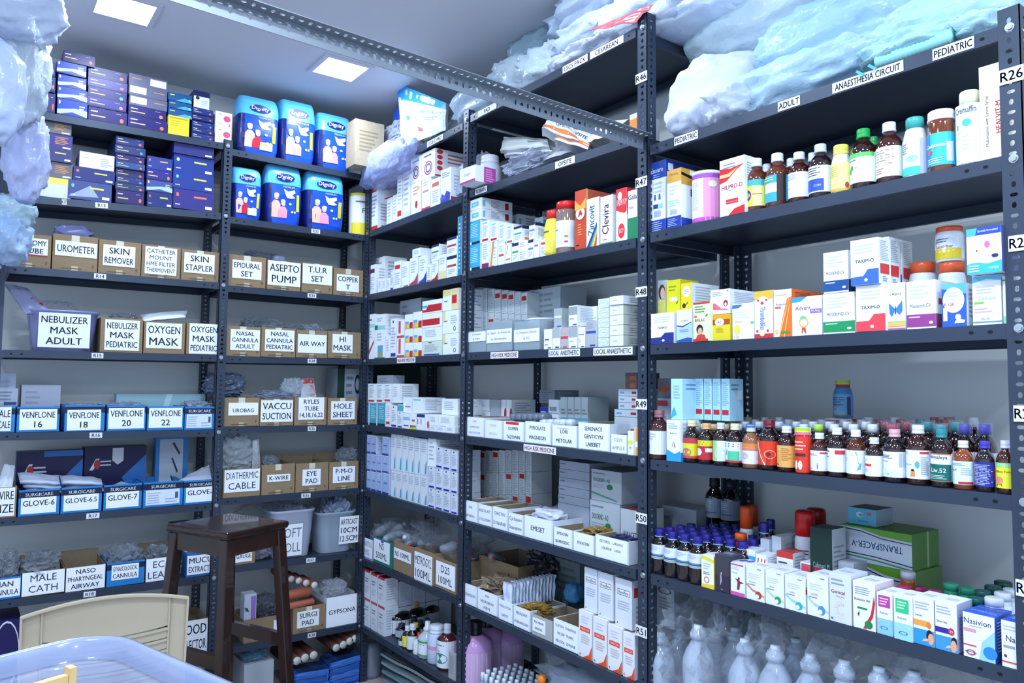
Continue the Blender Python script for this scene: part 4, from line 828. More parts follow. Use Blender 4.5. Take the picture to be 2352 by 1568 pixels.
for bdl, x0, x1, y0, sl in (('left', 664, 744, 1532, -.16), ('right', 744, 822, 1508, -.27)):
    for j in range(5):
        ya = y0+j*14+6; yb_ = ya+15; dx = x1-x0
        sheet('Kh', [(x0, yb_), (x1-3*(j % 2), yb_+sl*dx), (x1, ya+sl*dx), (x0+2, ya)], 'blue wrapped pad in the %s pile on the bottom shelf, %s from its top' % (bdl, ['first', 'second', 'third', 'fourth', 'fifth'][j]), ['#3567bc', '#2b57a8', '#3a6cc2', '#2e5eb4', '#2850a0'][j], d=[.02+.004*j]*2+[.02+.004*j]*2, kind='p', thick=.12, group='blue wrapped pads', rough=.3, name='wrapped_pad', cat='pad', bulge=.008)
bx('floorL', 560, 628, 1521, 'plain white carton low between the stool legs', '#a8b2be', None, d=.02, dep=.2, name='carton')
bag('floorL', 562, 618, 1490, 1524, 'pale blue film packet on the low white carton', '#6f9cc0', d=.03, kind='b', dep=.15)
bag('floorL', 420, 478, 1524, 1600, 'crumpled white paper heap between the chair and the stool', '#b4bcd0', d=.02, kind='b', dep=.2, base=.0)
# hanging bags at the upper left corner
g = 'white plastic bags at the upper left'
for a, b, t, yb_, l, c, d, s, am in ((-90, 158, -90, 60, 'milky plastic bag bulging at the very top left corner', '#c9d6ee', -.62, 1.1, .3), (-70, 116, 10, 275, 'frosted plastic bag with a crinkled right edge at the upper left', '#b7c6d4', -.52, 2.7, .34),
    (-110, 66, 60, 310, 'smooth pale blue bag in front of the frosted one at the left edge', '#c0cff0', -.70, 5.2, .14), (8, 122, 245, 452, 'lilac plastic bag hanging before the second shelf at the left', '#bcc6ee', -.45, 7.9, .26), (-40, 86, 440, 522, 'pale teal plastic bag below the lilac one at the left edge', '#b3cfe0', -.40, 3.3, .35),
    (-40, 76, 478, 600, 'white over blue plastic bag before the leftmost brown carton', '#9fbbe0', -.42, 9.1, .35)):
    bag('La', a, b, t, yb_, l, c, d=d, kind='b', dep=.2, amp=am, seed=s, group=g, nu=48, nv=34, sq=.85, freq=2.2)
# ============================================================ narrow corner bay (A)
N5 = lambda n=6, c='#a3adbf': [('n', .14, .2, .86, .9, n, c)]
def acc(kind, c='#c03038', c2='#1f2c50', t=None, tc='#3a4658'):
    """look of a small white carton"""
    return {
     'plain': [('n', .15, .3, .85, .85, 5, '#a9b3c4')],
     'redbar': [('n', .15, .35, .85, .9, 7, '#a9b3c4'), ('r', .12, .1, .85, .22, c)],
     'redtop': [('r', .12, .72, .85, .86, c), ('n', .15, .15, .85, .6, 6, '#a9b3c4')],
     'foot': [('r', 0, 0, 1, .14, c), ('n', .15, .25, .85, .9, 6, '#a9b3c4')],
     'navy': [('r', 0, .86, 1, 1, c2), ('r', .05, .5, .95, .6, c), ('n', .12, .15, .85, .42, 3, '#a9b3c4')],
     'swoosh': [('n', .15, .45, .85, .9, 5, '#a9b3c4'), ('p', [(0, 0), (1, 0), (1, .42), (.6, .18), (0, .08)], c)],
     'teal': [('r', .05, 0, 1, 1, '#3f9ec4'), ('r', .05, .03, 1, .12, '#16283a'), ('n', .15, .3, .85, .9, 8, '#9fd2e6'), ('e', .2, .08, .06, .05, '#e8eef4')],
     'tealtop': [('r', .15, .86, .7, .93, '#7cbfd0'), ('n', .15, .25, .85, .8, 9, '#a9b3c4'), ('r', .1, .06, .85, .16, c)],
     'tealend': [('r', .25, .3, .75, .7, '#6fb4cc'), ('n', .3, .4, .7, .6, 2, '#d8e8f0')],
     'word': [('n', .12, .72, .88, .92, 2, '#b3bccb'), ('t', .5, .5, .1, t or '', tc, {'b': 1, 'w': .8}), ('n', .15, .15, .8, .38, 3, '#b3bccb')],
     'diag': [('p', [(0, .1), (.2, .05), (.95, .5), (.95, .6)], c), ('n', .15, .65, .85, .92, 3, '#a9b3c4')],
     'leaf': [('n', .1, .62, .9, .92, 5, '#9aa4b6'), ('p', [(.95, .04), (.95, .42), (.75, .3), (.66, .04)], '#3d9cba')],
     'blue': [('r', 0, 0, 1, .10, '#27418c'), ('r', .0, .1, 1, .95, '#93a9d6'), ('n', .2, .45, .8, .6, 1, '#5068b0'), ('n', .2, .65, .8, .9, 3, '#b4c4e6')],
     'dot': [('e', .4, .92, .1, .035, '#1d2440'), ('r', .08, .03, .88, .12, '#28309a'), ('n', .12, .25, .85, .8, 7, '#9ea8ba')],
     'yred': [('r', 0, .0, .45, .3, '#d8d03a'), ('r', .45, 0, 1, .3, '#c02430'), ('r', 0, .3, .7, .42, '#5da8dc')]}[kind]
def cols(k, specs, grp=None, dep=.12, name='medicine_carton', dd=0):
    """specs: (x0, x1, ytop, kind, colour, label[, base key][, key][, extra dict])"""
    for sp in specs:
        x0, x1, yt, kd, c, lb = sp[:6]; o = sp[6] if len(sp) > 6 else {}
        bs = o.get('on'); base = REG[bs]['z'] if isinstance(bs, str) else bs
        F_ = kd if isinstance(kd, list) else acc(kd, c or '#c03038', t=o.get('t'), tc=o.get('tc', '#3a4658'))
        bx(k, x0, x1, yt, lb, o.get('col', W_), F_, S_=o.get('S', N5(7)), T_=o.get('T'), base=base, dep=o.get('dep', dep), d=o.get('d', .012+dd), key=o.get('key'), group=o.get('g', grp), scol=o.get('scol'), tcol=o.get('tcol'), rot=o.get('rot'), name=o.get('name', name))
OG = '#d06a2a'
cols('A2', [
 (849, 868, 428, [('r', 0, 0, 1, .1, '#c42c34'), ('r', .2, .86, .8, 1, '#c42c34'), ('n', .15, .3, .85, .8, 6, '#8f9ab0')], 0, 'tall white carton with red foot, leftmost on the second shelf of the corner bay', {'S': [('p', [(.2, .7), (.6, .68), (.6, .8)], '#c84050'), ('n', .1, .2, .9, .6, 6, '#99a4b8'), ('e', .2, .06, .08, .05, '#c8802c')], 'dep': .14}),
 (888, 901, 455, 'plain', 0, 'small pale patterned carton between tall white ones, corner bay', {'d': .02}),
 (902, 912, 448, 'plain', 0, 'narrow pale carton beside the patterned one, corner bay', {'d': .02}),
 (912, 924, 404, 'redbar', 0, 'narrow tall white carton with thin red bar, corner bay second shelf', {'S': [('r', 0, .5, 1, .54, '#c03038')]}),
 (925, 943, 395, 'foot', '#c8d0dc', 'tall white carton with small grey print, corner bay second shelf', {}),
 (944, 967, 419, [('e', .55, .3, .12, .12, '#a03030'), ('n', .2, .6, .9, .9, 3, '#c08890'), ('e', .75, .8, .1, .07, '#d8a848')], 0, 'white carton with a yellow dot and brown figure under the ringed box', {'key': 'a2a'}),
 (969, 989, 412, [('r', 0, 0, 1, .1, '#c8343c'), ('n', .1, .55, .9, .7, 1, '#c8808c'), ('n', .1, .8, .9, .95, 2, '#a9b3c4')], 0, 'white carton with red foot under the box with red circles', {'key': 'a2b'}),
 (990, 1011, 410, 'redtop', '#c86858', 'white carton with red lettering beside the red circles carton', {}),
 (1012, 1036, 388, [('p', [(0, 0), (.9, 0), (.95, .25), (.6, .35), (.4, .22), (.1, .3)], '#3c46a8'), ('r', .0, .12, .5, .2, '#5860b8'), ('n', .1, .75, .9, .92, 3, '#8f9ab0')], 0, 'white carton with violet blue speckles near the first post, second shelf', {'S': [('r', 0, 0, .5, .14, '#c02c34'), ('n', .1, .3, .9, .8, 5, '#a9b3c4')], 'dep': .14}),
])
RING = [('o', .5, .38, .3, .26, '#b04858', .2), ('o', .5, .38, .2, .17, '#5a5a8a', .35), ('n', .15, .78, .85, .9, 1, '#4a5060')]
cols('A2', [
 (944, 968, 361, RING, 0, 'white carton with a ring emblem on top of the yellow dotted one', {'on': 'a2a'}),
 (969, 999, 347, RING+[], 0, 'larger white carton with ring emblem and red circles on its side', {'on': 'a2b', 'S': [('e', .15, .9, .1, .09, '#c8343c'), ('e', .15, .7, .09, .08, '#c8343c'), ('e', .15, .5, .09, .08, '#c8343c'), ('e', .15, .3, .09, .08, '#c8343c'), ('r', 0, 0, 1, .06, '#c8343c'), ('n', .4, .5, .95, .9, 3, '#b06870')], 'dep': .16})])
sheet('A2', [(1036, 455), (1062, 443), (1066, 372), (1046, 398)], 'white plastic bag behind the first post, second shelf', '#b9c4da', d=[.04, .04, .08, .08])
cols('A3', [
 (845, 863, 609, 'redtop', '#6b2c4c', 'white carton with dark red word, leftmost on the third corner shelf', {}),
 (856, 884, 592, 'foot', '#2a4a8c', 'wide white carton with navy wave behind the leftmost one, third corner shelf', {'d': .06, 'T': [('r', .5, 0, 1, 1, '#24345c')]}),
 (868, 877, 640, 'plain', 0, 'tiny white carton, first of the small row, third corner shelf', {'g': 'tiny white cartons'}), (878, 887, 640, 'plain', 0, 'tiny white carton, second of the small row, third corner shelf', {'g': 'tiny white cartons'}),
 (888, 896, 638, 'plain', 0, 'tiny white carton, third of the small row, third corner shelf', {'g': 'tiny white cartons'}), (897, 904, 620, 'dot', 0, 'slim white carton with a blue dot, third corner shelf', {}),
 (905, 921, 600, 'redtop', 0, 'white carton with one bright red block, third corner shelf', {}),
 (922, 940, 602, [('r', .3, .03, .9, .07, '#3a4a70'), ('n', .1, .4, .8, .85, 6, '#b3bccc')], 0, 'plain white carton with a thin foot line, third corner shelf', {}),
 (941, 960, 592, 'swoosh', '#9c4458', 'white carton with a wine red curve, third corner shelf', {'key': 'a3a'}),
 (962, 980, 588, 'swoosh', '#2c3a9c', 'white carton with a blue curve, third corner shelf', {'key': 'a3b'}),
 (981, 990, 608, 'foot', '#b86a70', 'narrow white carton with a rose strip, third corner shelf', {'key': 'a3c'}),
 (991, 1006, 600, 'swoosh', '#a02a24', 'white carton with a dark red curve, third corner shelf', {'key': 'a3d'}),
 (1008, 1024, 585, [('r', 0, .0, 1, .35, '#d8cf9c'), ('n', .1, .6, .9, .9, 3, '#a9b3c4')], 0, 'white carton with a pale yellow lower half, third corner shelf', {'key': 'a3e'}),
 (1026, 1049, 588, 'navy', '#b03440', 'white carton with navy top and red bar, lower of two by the first post', {'key': 'a3f'}),
 (1026, 1049, 545, 'navy', '#b03440', 'white carton with navy top and red bar, upper of two by the first post', {'on': 'a3f'}),
 (947, 966, 571, 'plain', 0, 'small white carton on top of the wine red curve carton', {'on': 'a3a', 'S': [('r', .55, .3, .75, .9, '#b02c38')]}),
 (991, 1008, 562, 'navy', '#3f8c7c', 'white carton with navy lid and green line, third corner shelf', {'on': 'a3d'}),
 (1051, 1060, 497, [('r', .1, 0, 1, 1, '#2f7da4'), ('n', .3, .1, .8, .9, 12, '#a8d0e0')], 0, 'narrow teal carton just left of the first post', {'dep': .1}),
])
g = 'striped cartons of the fourth corner shelf'
cols('A4', [
 (842, 860, 752, 'diag', '#b04a50', 'white carton with a red diagonal, bottom left of the fourth corner shelf', {'key': 'a4a'}),
 (861, 884, 757, [('r', .3, .2, .8, .45, '#4f9fb8'), ('r', .3, .05, .8, .2, '#a89474'), ('r', 0, 0, 1, .04, '#2a7c6c'), ('n', .2, .6, .9, .9, 3, '#a9b3c4')], 0, 'white carton with a teal and tan picture, fourth corner shelf', {'key': 'a4b'}),
 (842, 860, 722, [('r', 0, 0, 1, .22, '#8cd0d0'), ('r', .2, .5, .7, .62, '#c02c40')], 0, 'small white carton with red word and aqua foot, top left pile', {'on': 'a4a'}),
 (861, 885, 722, [('r', 0, 0, 1, .25, '#8cd0d0'), ('r', 0, 0, .3, .3, '#1f7c5c'), ('n', .2, .5, .9, .8, 2, '#b0b8c8')], 0, 'white carton with aqua foot and green corner, fourth corner shelf', {'on': 'a4b'}),
 (885, 896, 771, 'plain', 0, 'short white carton beside the teal picture one, fourth corner shelf', {}), (886, 897, 759, 'plain', 0, 'pale carton with orange lid behind the short white one', {'d': .05, 'tcol': '#c8804a'}),
 (897, 911, 732, 'dot', 0, 'tall plain white carton left of the red striped pile', {'S': [('r', .2, .5, .7, .95, '#c4505a'), ('r', .2, .05, .6, .42, '#c4505a')]}),
 (912, 929, 776, [('r', .0, .0, 1, .12, '#c05050'), ('r', .2, .2, .5, .95, '#c4505a')], 0, 'white carton with coral stripes, lower of two by the striped pile', {'key': 'a4c'}),
 (912, 929, 735, [('r', .0, .0, 1, .12, '#c05050'), ('r', .2, .25, .5, .95, '#c4505a')], 0, 'white carton with coral stripes, upper of two by the striped pile', {'on': 'a4c'}),
])
zz = None
yr = [('r', 0, 0, .28, .30, '#d0aa78'), ('r', .28, 0, .62, .30, '#d8d02c'), ('r', .62, 0, 1, .42, '#c02430'), ('r', .05, .32, .5, .5, '#5aa6d8')]
for x0, x1, tops in ((930, 948, [787, 755, 722]), (949, 969, [786, 753, 716])):
    b = None
    for i, t in enumerate(tops):
        r = bx('A4', x0, x1, t, 'white carton with yellow red and blue steps, %s of the %s stack' % (['lowest', 'middle', 'top'][i], 'left' if x0 == 930 else 'right'), W_, yr, N5(4), base=b, dep=.1, group=g); b = r['z']
b = None
for i, t in enumerate((784, 752, 719, 689)):
    F_ = [acc('dot'), acc('plain'), [('r', 0, .15, .9, .6, '#b8242c')], [('p', [(0, .1), (1, .1), (1, .65), (.3, .65), (.2, .3), (0, .3)], '#b8242c'), ('r', 0, .45, .25, .65, '#5aa6d8')]][i]
    r = bx('A4', 970, 1015, t, ['white green carton at the foot of the red banded pile', 'white carton with small print, second in the red banded pile', 'white carton with a broad red band, third in its pile', 'white carton with a red step band, topmost of its pile'][i], W_ if i else '#c4d4c8', F_, N5(4), base=b, dep=.12); b = r['z']
b = None
for i, t in enumerate((766, 713, 664)):
    r = bx('A4', 1017, 1054, t, ['cream edged white carton by the first post, lowest of three', 'cream edged white carton by the first post, middle of three', 'cream white carton with a red square, topmost by the first post'][i], W_, ([('r', 0, .5, .15, 1, '#d8cc8c'), ('n', .1, .5, .4, .6, 1, '#4a5468'), ('o', .75, .2, .08, .1, '#4a5468', .3), ('n', .5, .4, .95, .8, 4, '#b0b8c8')] if i < 2 else [('r', 0, .7, .5, 1, '#d8cc8c'), ('r', .55, .0, 1, 1, '#d8cfa0'), ('r', .58, .3, .88, .7, '#c02028'), ('n', .1, .4, .4, .5, 1, '#4a5468')]), N5(5), base=b, dep=.14); b = r['z']
bx('A4', 918, 966, 688, 'large pale carton behind the striped stacks, fourth corner shelf', '#c6cfdc', [('n', .1, .5, .4, .95, 4, '#9aa4b6')], d=.15, dep=.1)
TL = [('r', 0, 0, 1, 1, '#3f97b0'), ('r', 0, 0, 1, .1, '#14303c'), ('n', .2, .3, .9, .9, 7, '#a8d4dc')]
cols('A5', [
 (838, 847, 926, TL, 0, 'teal carton, leftmost of three on the fifth corner shelf', {'key': 'a5a', 'g': 'teal cartons'}), (849, 865, 926, TL, 0, 'teal carton, middle of three on the fifth corner shelf', {'key': 'a5b', 'g': 'teal cartons'}), (867, 885, 926, TL, 0, 'teal carton, right of three on the fifth corner shelf', {'key': 'a5c', 'g': 'teal cartons'}),
 (886, 897, 925, 'redbar', 0, 'white carton with red mark right of the teal ones', {'key': 'a5d'}),
 (898, 912, 931, 'dot', 0, 'white carton with a blue dot, fifth corner shelf', {'key': 'a5e'}), (913, 925, 946, 'dot', 0, 'short white carton under the teal lidded one', {'key': 'a5f'}),
 (913, 927, 929, [('r', 0, .1, 1, .9, '#4aa4c0')], 0, 'small teal fronted carton on a short white one', {'on': 'a5f'}),
 (926, 941, 949, [('r', 0, .55, 1, .75, '#88b4dc'), ('n', .1, .1, .9, .3, 1, '#3a4658')], 0, 'white carton with a light blue band under the taller ones', {'key': 'a5g'}),
 (942, 956, 949, [('r', 0, 0, 1, .12, '#c8cc30'), ('r', 0, .12, .5, .25, '#c04838'), ('r', .5, .12, 1, .25, '#4c9c6c'), ('n', .3, .4, .8, .7, 1, '#8a6a6a')], 0, 'white carton with a rainbow foot, fifth corner shelf', {'key': 'a5h'}),
 (957, 976, 951, [('r', 0, .8, 1, 1, '#26307c'), ('r', .1, .35, .18, .7, '#8a3060'), ('r', .5, .35, .58, .7, '#8a3060')], 0, 'white carton with a navy top band, fifth corner shelf', {'key': 'a5i'}),
 (977, 984, 954, [('e', .9, .4, .3, .25, '#c03040')], 0, 'narrow white carton with a red arc, fifth corner shelf', {}),
 (926, 946, 912, [('n', .1, .3, .9, .5, 1, '#5a80c8')], 0, 'white carton with a blue word on the light blue banded one', {'on': 'a5g', 'd': .02}), (947, 969, 913, [('r', .1, .8, .9, .9, '#7cc0dc')], 0, 'white carton with an aqua top line, fifth corner shelf upper row', {'on': 'a5h', 'd': .02}),
 (986, 1003, 978, 'plain', 0, 'flat white carton lying low left, pile by the first post', {'key': 'a5j', 'g': 'flat white lying cartons'}), (1004, 1022, 979, 'plain', 0, 'flat white carton lying low middle, pile by the first post', {'key': 'a5k', 'g': 'flat white lying cartons'}), (1023, 1045, 980, 'plain', 0, 'flat white carton lying low right, pile by the first post', {'key': 'a5l', 'g': 'flat white lying cartons'}),
 (986, 1005, 953, 'plain', 0, 'flat white carton in the upper layer left, pile by the first post', {'on': 'a5j', 'g': 'flat white lying cartons'}), (1007, 1044, 955, 'plain', 0, 'long flat white carton in the upper layer of the post pile', {'on': 'a5k', 'key': 'a5m'}),
 (1015, 1052, 916, 'plain', 0, 'white carton with an open flap beside the first post', {'on': 'a5m', 'd': .05}),
 (972, 1012, 927, [('r', .1, .6, .35, .75, '#2f8080'), ('r', .55, .6, .8, .75, '#2f8080')], 0, 'greyish double carton with two teal marks at the back', {'d': .15, 'col': '#aab4bc'}),
])
for a, b_, on_, lb, kd in ((845, 863, 'a5b', 'white carton on the teal row, first from the left', 'tealtop'), (864, 881, 'a5c', 'white carton with red bar on the teal row, second', 'tealtop'), (882, 899, 'a5d', 'white carton with red bar on the teal row, third', 'tealtop'), (901, 917, 'a5e', 'plain white carton on the teal row, fourth', 'plain')):
    bx('A5', a, b_, 881, lb, W_, acc(kd), N5(6), base=REG[on_]['z'] if on_ != 'a5e' else REG['a5d']['z'], dep=.1, group='white cartons on the teal row')
bx('A5', 838, 845, 881, 'teal edged white carton at the left end of the upper row', '#3f97b0', None, base=REG['a5a']['z'], dep=.1)
bx('A5', 866, 903, 862, 'grey foil pouch lying on the upper carton row', '#8f9aa8', [('n', .1, .2, .9, .8, 3, '#6f7a88')], base=REG['a5b']['z']+.077, dep=.06, name='foil_pouch', cat='pouch', d=.04)
bx('A5', 848, 925, 832, 'dark green carton standing in the back corner of the bay', '#0f2c2a', None, d=.2, dep=.1, name='carton')
# dense blocks of the sixth shelf
for r_, t in enumerate((1080, 1040, 997)):
    for c_, (a, b_) in enumerate(((834, 841), (842, 852), (853, 864), (865, 876), (878, 893))):
        if r_ == 2 and c_ == 3: continue
        key = 'a6_%d' % c_; r = bx('A6', a, b_, t+c_*1.6+(3-r_)*0, 'pale blue carton with navy foot, %s layer, column %s' % (['bottom', 'middle', 'top'][r_], ['one', 'two', 'three', 'four', 'five'][c_]), '#b9c6e2', acc('blue'), N5(5), base=REG[key]['z'] if r_ else None, dep=.09, key=key, group='block of pale blue cartons in the corner bay')
for r_, t in enumerate((1080, 996)):
    for c_, (a, b_) in enumerate(((898, 909), (910, 923), (924, 937), (938, 951), (952, 965), (966, 981))):
        key = 'a6b%d' % c_; r = bx('A6', a, b_, t+c_*2.4, 'tall white carton with a teal leaf, %s row, %s from the left' % (['lower', 'upper'][r_], ['first', 'second', 'third', 'fourth', 'fifth', 'sixth'][c_]), '#ccd4e0', acc('leaf'), N5(8), base=REG[key]['z'] if r_ else None, dep=.13, key=key, group='teal leaf cartons')
for r_, t in enumerate((1122, 1072, 1023)):
    for c_, (a, b_) in enumerate(((984, 999), (1001, 1017), (1018, 1034), (1036, 1051))):
        key = 'a6c%d' % c_
        if r_ == 2 and c_ == 0: bx('A6', 983, 1001, 1006, 'large plain white carton on the blue foot block', W_, N5(5), N5(8), base=REG[key]['z'], dep=.14); continue
        r = bx('A6', a, b_, t+c_*4, 'white carton with violet blue foot, %s layer, %s from the left' % (['bottom', 'middle', 'top'][r_], ['first', 'second', 'third', 'fourth'][c_]), '#c9d2e0', acc('dot'), N5(7), base=REG[key]['z'] if r_ else None, dep=.11, key=key, group='blue foot cartons by the first post')
# seventh shelf: cartons of infusion bottles
tray('A7', 829, 856, 1236, ['MANNITOL', '20%'], 'white sheeted box at the left end of the infusion shelf', col='#8f9cc0', kind='p', paperbox=(.0, .1, 1, 1), b=0, ink='#6c7890')
tray('A7', 858, 902, 1240, ['NS', '500ML'], 'green edged box marked 500ML on the infusion shelf', col='#2a7068', kind='p', paperbox=(.02, .12, .86, .95), b=0)
tray('A7', 904, 949, 1249, ['NS 100ML'], 'brown carton with a slanted strip reading NS 100ML', paperbox=(.02, .42, .9, .78), lh=.5)
tray('A7', 952, 997, 1264, ['METROGYL', '100ML'], 'brown carton with a white sheet, between NS 100ML and the post', paperbox=(.0, -.02, .92, .88), b=0)
tray('A7', 1000, 1047, 1287, ['D25', '100ML'], 'brown carton labelled D25 and 100ML beside the first post', paperbox=(.04, .1, .98, .9), b=0)
for i in range(26):
    a = 846+random.random()*192; f = (a-838)/200; y = 1206+f*50+random.random()*34; dd = .03+random.random()*.16
    sd, s, z = 'R', *onR(a, y, dd); s = max(s, -3.34); R = random.uniform(.016, .022); mb = MB(); ang = random.uniform(0, 6.28); h = .08
    v = Vector((math.cos(ang), math.sin(ang)*.8-.3, random.uniform(-.2, .5))).normalized()
    mb.tube([(0, 0, 0), v*.006, v*h*.8, v*h], [R*.8, R, R, R*.45], mat('#a9bacb', .12, 0, 't'), 12); rt_ = empty('infusion_bottle', pt('R', s, dd, z), rz_of('R'), 'clear plastic infusion bottle lying in the heap of the corner bay', 'bottle', 'infusion bottles in the corner bay heap')
    mb.build('bottle_body', rt_); mb = MB(); mb.tube([v*h, v*(h+.012)], R*.42, mat(random.choice(['#b02838', '#c03a30', '#4650a8', '#c8ccd8']), .4), 10); mb.build('cap', rt_)
bag('A7', 850, 938, 1200, 1262, 'clear film over the infusion bottles on the left', '#aeb9c8', d=.03, kind='f', dep=.2, amp=.5)
bag('A7', 930, 1048, 1200, 1290, 'clear film over the infusion bottles by the first post', '#aeb9c8', d=.03, kind='f', dep=.2, amp=.5)
# eighth shelf
for r_, t in enumerate((1366, 1300)):
    for c_, (a, b_) in enumerate(((829, 835), (837, 850), (852, 866), (868, 883))):
        key = 'a8_%d' % c_; F_ = [('r', 0, .92, 1, 1, '#b82a34'), ('n', .15, .55, .85, .75, 2, '#6a7488'), ('n', .15, .2, .8, .45, 3, '#a9b3c4')]
        bx('A8', a, b_, t+c_*8.5, 'tall white carton with a red top edge, %s row, %s from the left' % (['lower', 'upper'][r_], ['first', 'second', 'third', 'fourth'][c_]), '#c8d0dc', F_, N5(8), base=REG[key]['z'] if r_ else None, dep=.07, key=key, group='red edged cartons in the corner bay', tcol='#b82a34' if r_ else None)
for r_ in (0, 1):
    for j in range(4):
        q = REG['a8_3']; zb0 = zs('A8', q['s1']) if r_ == 0 else zs('A8', q['s1'])+.118
        o_ = bx('A8', 868, 883, (1391, 1326)[r_], 'white carton behind the red edged front one, %s row, place %s' % (['lower', 'upper'][r_], ['one', 'two', 'three', 'four'][j]), '#b9c2d0', None, N5(8), base=zb0+.002, s01=(q['s0'], q['s1']), d=.012+.073*(j+1), dep=.07, group='receding white cartons in the corner bay', h=.115)
BB = dict(shape='big', body='#120d0c', lab='#c2cbd6', L_=[('n', .1, .3, .9, .8, 6, '#8e9aaa')])
bottle('A8', 897, 931, 1384, 'large black bottle with tan cap, front one beside the red edged cartons', cap='#c99a64', d=.035, **BB)
bottle('A8', 935, 966, 1378, 'large black bottle with tan cap, second of the receding row', cap='#b98a58', d=.12, **BB)
bottle('A8', 970, 997, 1370, 'large black bottle with brown cap, farthest of the receding row', cap='#8a6848', d=.21, **BB)
for a, b_, t, cp, lc, lb, dd in ((915, 929, 1431, '#1d2450', '#9fb0c4', 'small dark bottle with navy cap before the black ones', .05), (921, 932, 1460, '#2c3038', '#b4c4dc', 'small dark vial with a pale blue label at the shelf edge', .012), (930, 943, 1436, '#c4c8d0', '#d4d050', 'small dark bottle with a yellow label at the shelf edge', .012),
    (941, 955, 1432, '#c9ccd4', '#ccd2dc', 'small dark bottle with a white label at the shelf edge', .012), (948, 960, 1430, '#d8d030', '#d8d848', 'small bottle with yellow label behind the white labelled ones', .07), (944, 958, 1418, '#20243a', '#c8c850', 'small bottle with black cap in the second row', .11),
    (960, 972, 1424, '#282a44', '#c8ccd4', 'small bottle with violet cap in the second row', .12), (975, 987, 1420, '#282a54', '#d0d4c0', 'small bottle with navy cap in the back row', .15)):
    bottle('A8', a, b_, t, lb, '#141014', cp, lc, None, 'small', d=dd, group='small dark bottles in the corner bay', name='small_bottle')
bottle('A8', 955, 969, 1452, 'thin white bottle with a red nozzle at the shelf edge', '#c8cfdc', '#c83028', '#d4dae4', [('e', .4, .3, .2, .06, '#b04050')], 'nozzle', name='nozzle_bottle', bkind='p', brough=.3)
bottle('A8', 970, 993, 1426, 'white spray bottle with green bands on the corner shelf', '#a9b8c8', '#d0d8e4', '#d4dce6', [('r', 0, .86, 1, 1, '#3c9c5c'), ('r', 0, 0, 1, .1, '#3c9c5c'), ('n', .1, .7, .9, .8, 1, '#c04068')], 'nozzle', name='spray_bottle', bkind='p', brough=.2)
bottle('A8', 991, 1014, 1434, 'plain white squeeze bottle with a pink label', '#b4c4dc', '#ccd6e6', '#c9c0dc', [('r', .1, .2, .9, .8, '#b890b8')], 'oval', name='squeeze_bottle', bkind='p', brough=.25, lz=(.34, .52))
bottle('A8', 1014, 1040, 1432, 'maroon pump bottle with a white label near the first post', '#4a1622', '#b8c2d0', '#d4dae6', [('n', .2, .8, .9, .88, 1, '#2a3a30'), ('e', .6, .35, .3, .2, '#2f8478'), ('p', [(.3, .3), (.5, .65), (.6, .6)], '#c05070')], 'pump', name='pump_bottle', brough=.15, lz=(.06, .66))
bx('A8', 1030, 1046, 1500, 'pale grey leaflet standing before the first post', '#97a0a8', N5(9, '#7c8690'), d=.005, dep=.012, name='leaflet', cat='leaflet')
# floor of the corner bay: flat pouches and a clear roll
for i in range(6):
    y0 = 1490+i*19
    sheet('A8', [(874+i*1.5, y0+12), (1052, y0+108), (1052, y0+92), (878+i*1.5, y0-4)], 'flat white and teal sterile pouch in the low pile of the corner bay, layer %s' % ['one', 'two', 'three', 'four', 'five', 'six'][i], ['#9fb4bc', '#a9bac4', '#8fb0b8', '#a4b6c0', '#b0bcc8', '#9cb0ba'][i], d=[.03, .03, .16, .16], kind='p', name='sterile_pouch', cat='pouch', thick=.01, group='flat sterile pouches', rough=.35, pr=[('n', .14, .2, .2, .8, 1, '#2a3038')])
mb = MB(); s, z = onR(853, 1475, .08); hh = z; mb.lathe([(.045, 0), (.05, .02), (.05, hh-.03), (.044, hh)], mat('#8f9cae', .15, 0, 't'), 24)
o = mb.build('plastic_roll', None, pt('R', s, .08, .001)); tag(o, 'upright clear plastic roll low in the corner behind the post', 'roll')
# top of the corner bay
bag('A1', 812, 930, 322, 415, 'lilac film bag draped over the top shelf edge in the corner', '#a3aee0', d=-.06, kind='b', dep=.16, amp=.3)
bag('A1', 870, 924, 280, 326, 'small crumpled white packet behind the lilac bag', '#c3cfdf', d=.06, kind='b', dep=.08, amp=.45)
sheet('A1', [(926, 342), (948, 340), (940, 200), (914, 196)], 'blue and white flat pack, edge of the leaning pair', '#b9cbe0', d=[.02, .03, .05, .05], kind='p', pr=[('r', 0, .8, 1, 1, '#2f8cd8')], thick=.01, bulge=.003)
sheet('A1', [(926, 340), (1026, 300), (1028, 238), (922, 195)], 'white drape pack with a bright blue top band leaning on the top shelf', '#c3ccd6', d=[.01, .02, .05, .05], kind='p', pr=[('r', 0, .76, 1, 1, '#2f9be0'), ('r', 0, .745, 1, .76, '#c8b460'), ('p', [(.12, .5), (.22, .48), (.18, .4)], '#3a90c8'), ('t', .68, .60, .07, 'BLUENEEM', '#7aa6cc', {'w': .5}), ('n', .5, .4, .85, .5, 2, '#8a96a8'), ('p', [(.40, .28), (.5, .24), (.52, .16), (.42, .2)], '#b04048')], thick=.012, bulge=.004, rough=.5)
bx('A1', 902, 920, 250, 'blue carton behind the leaning drape pack', '#2f55c4', None, d=.10, dep=.1, name='carton')
bag('A1', 940, 1010, 268, 345, 'crumpled clear bag before the leaning drape pack', '#b4bcc8', d=.0, kind='f', dep=.10, amp=.5)
bag('B1', 1020, 1155, 178, 285, 'white and pale teal plastic bag above the first post', '#b9cde0', d=.01, kind='b', dep=.2, amp=.4)
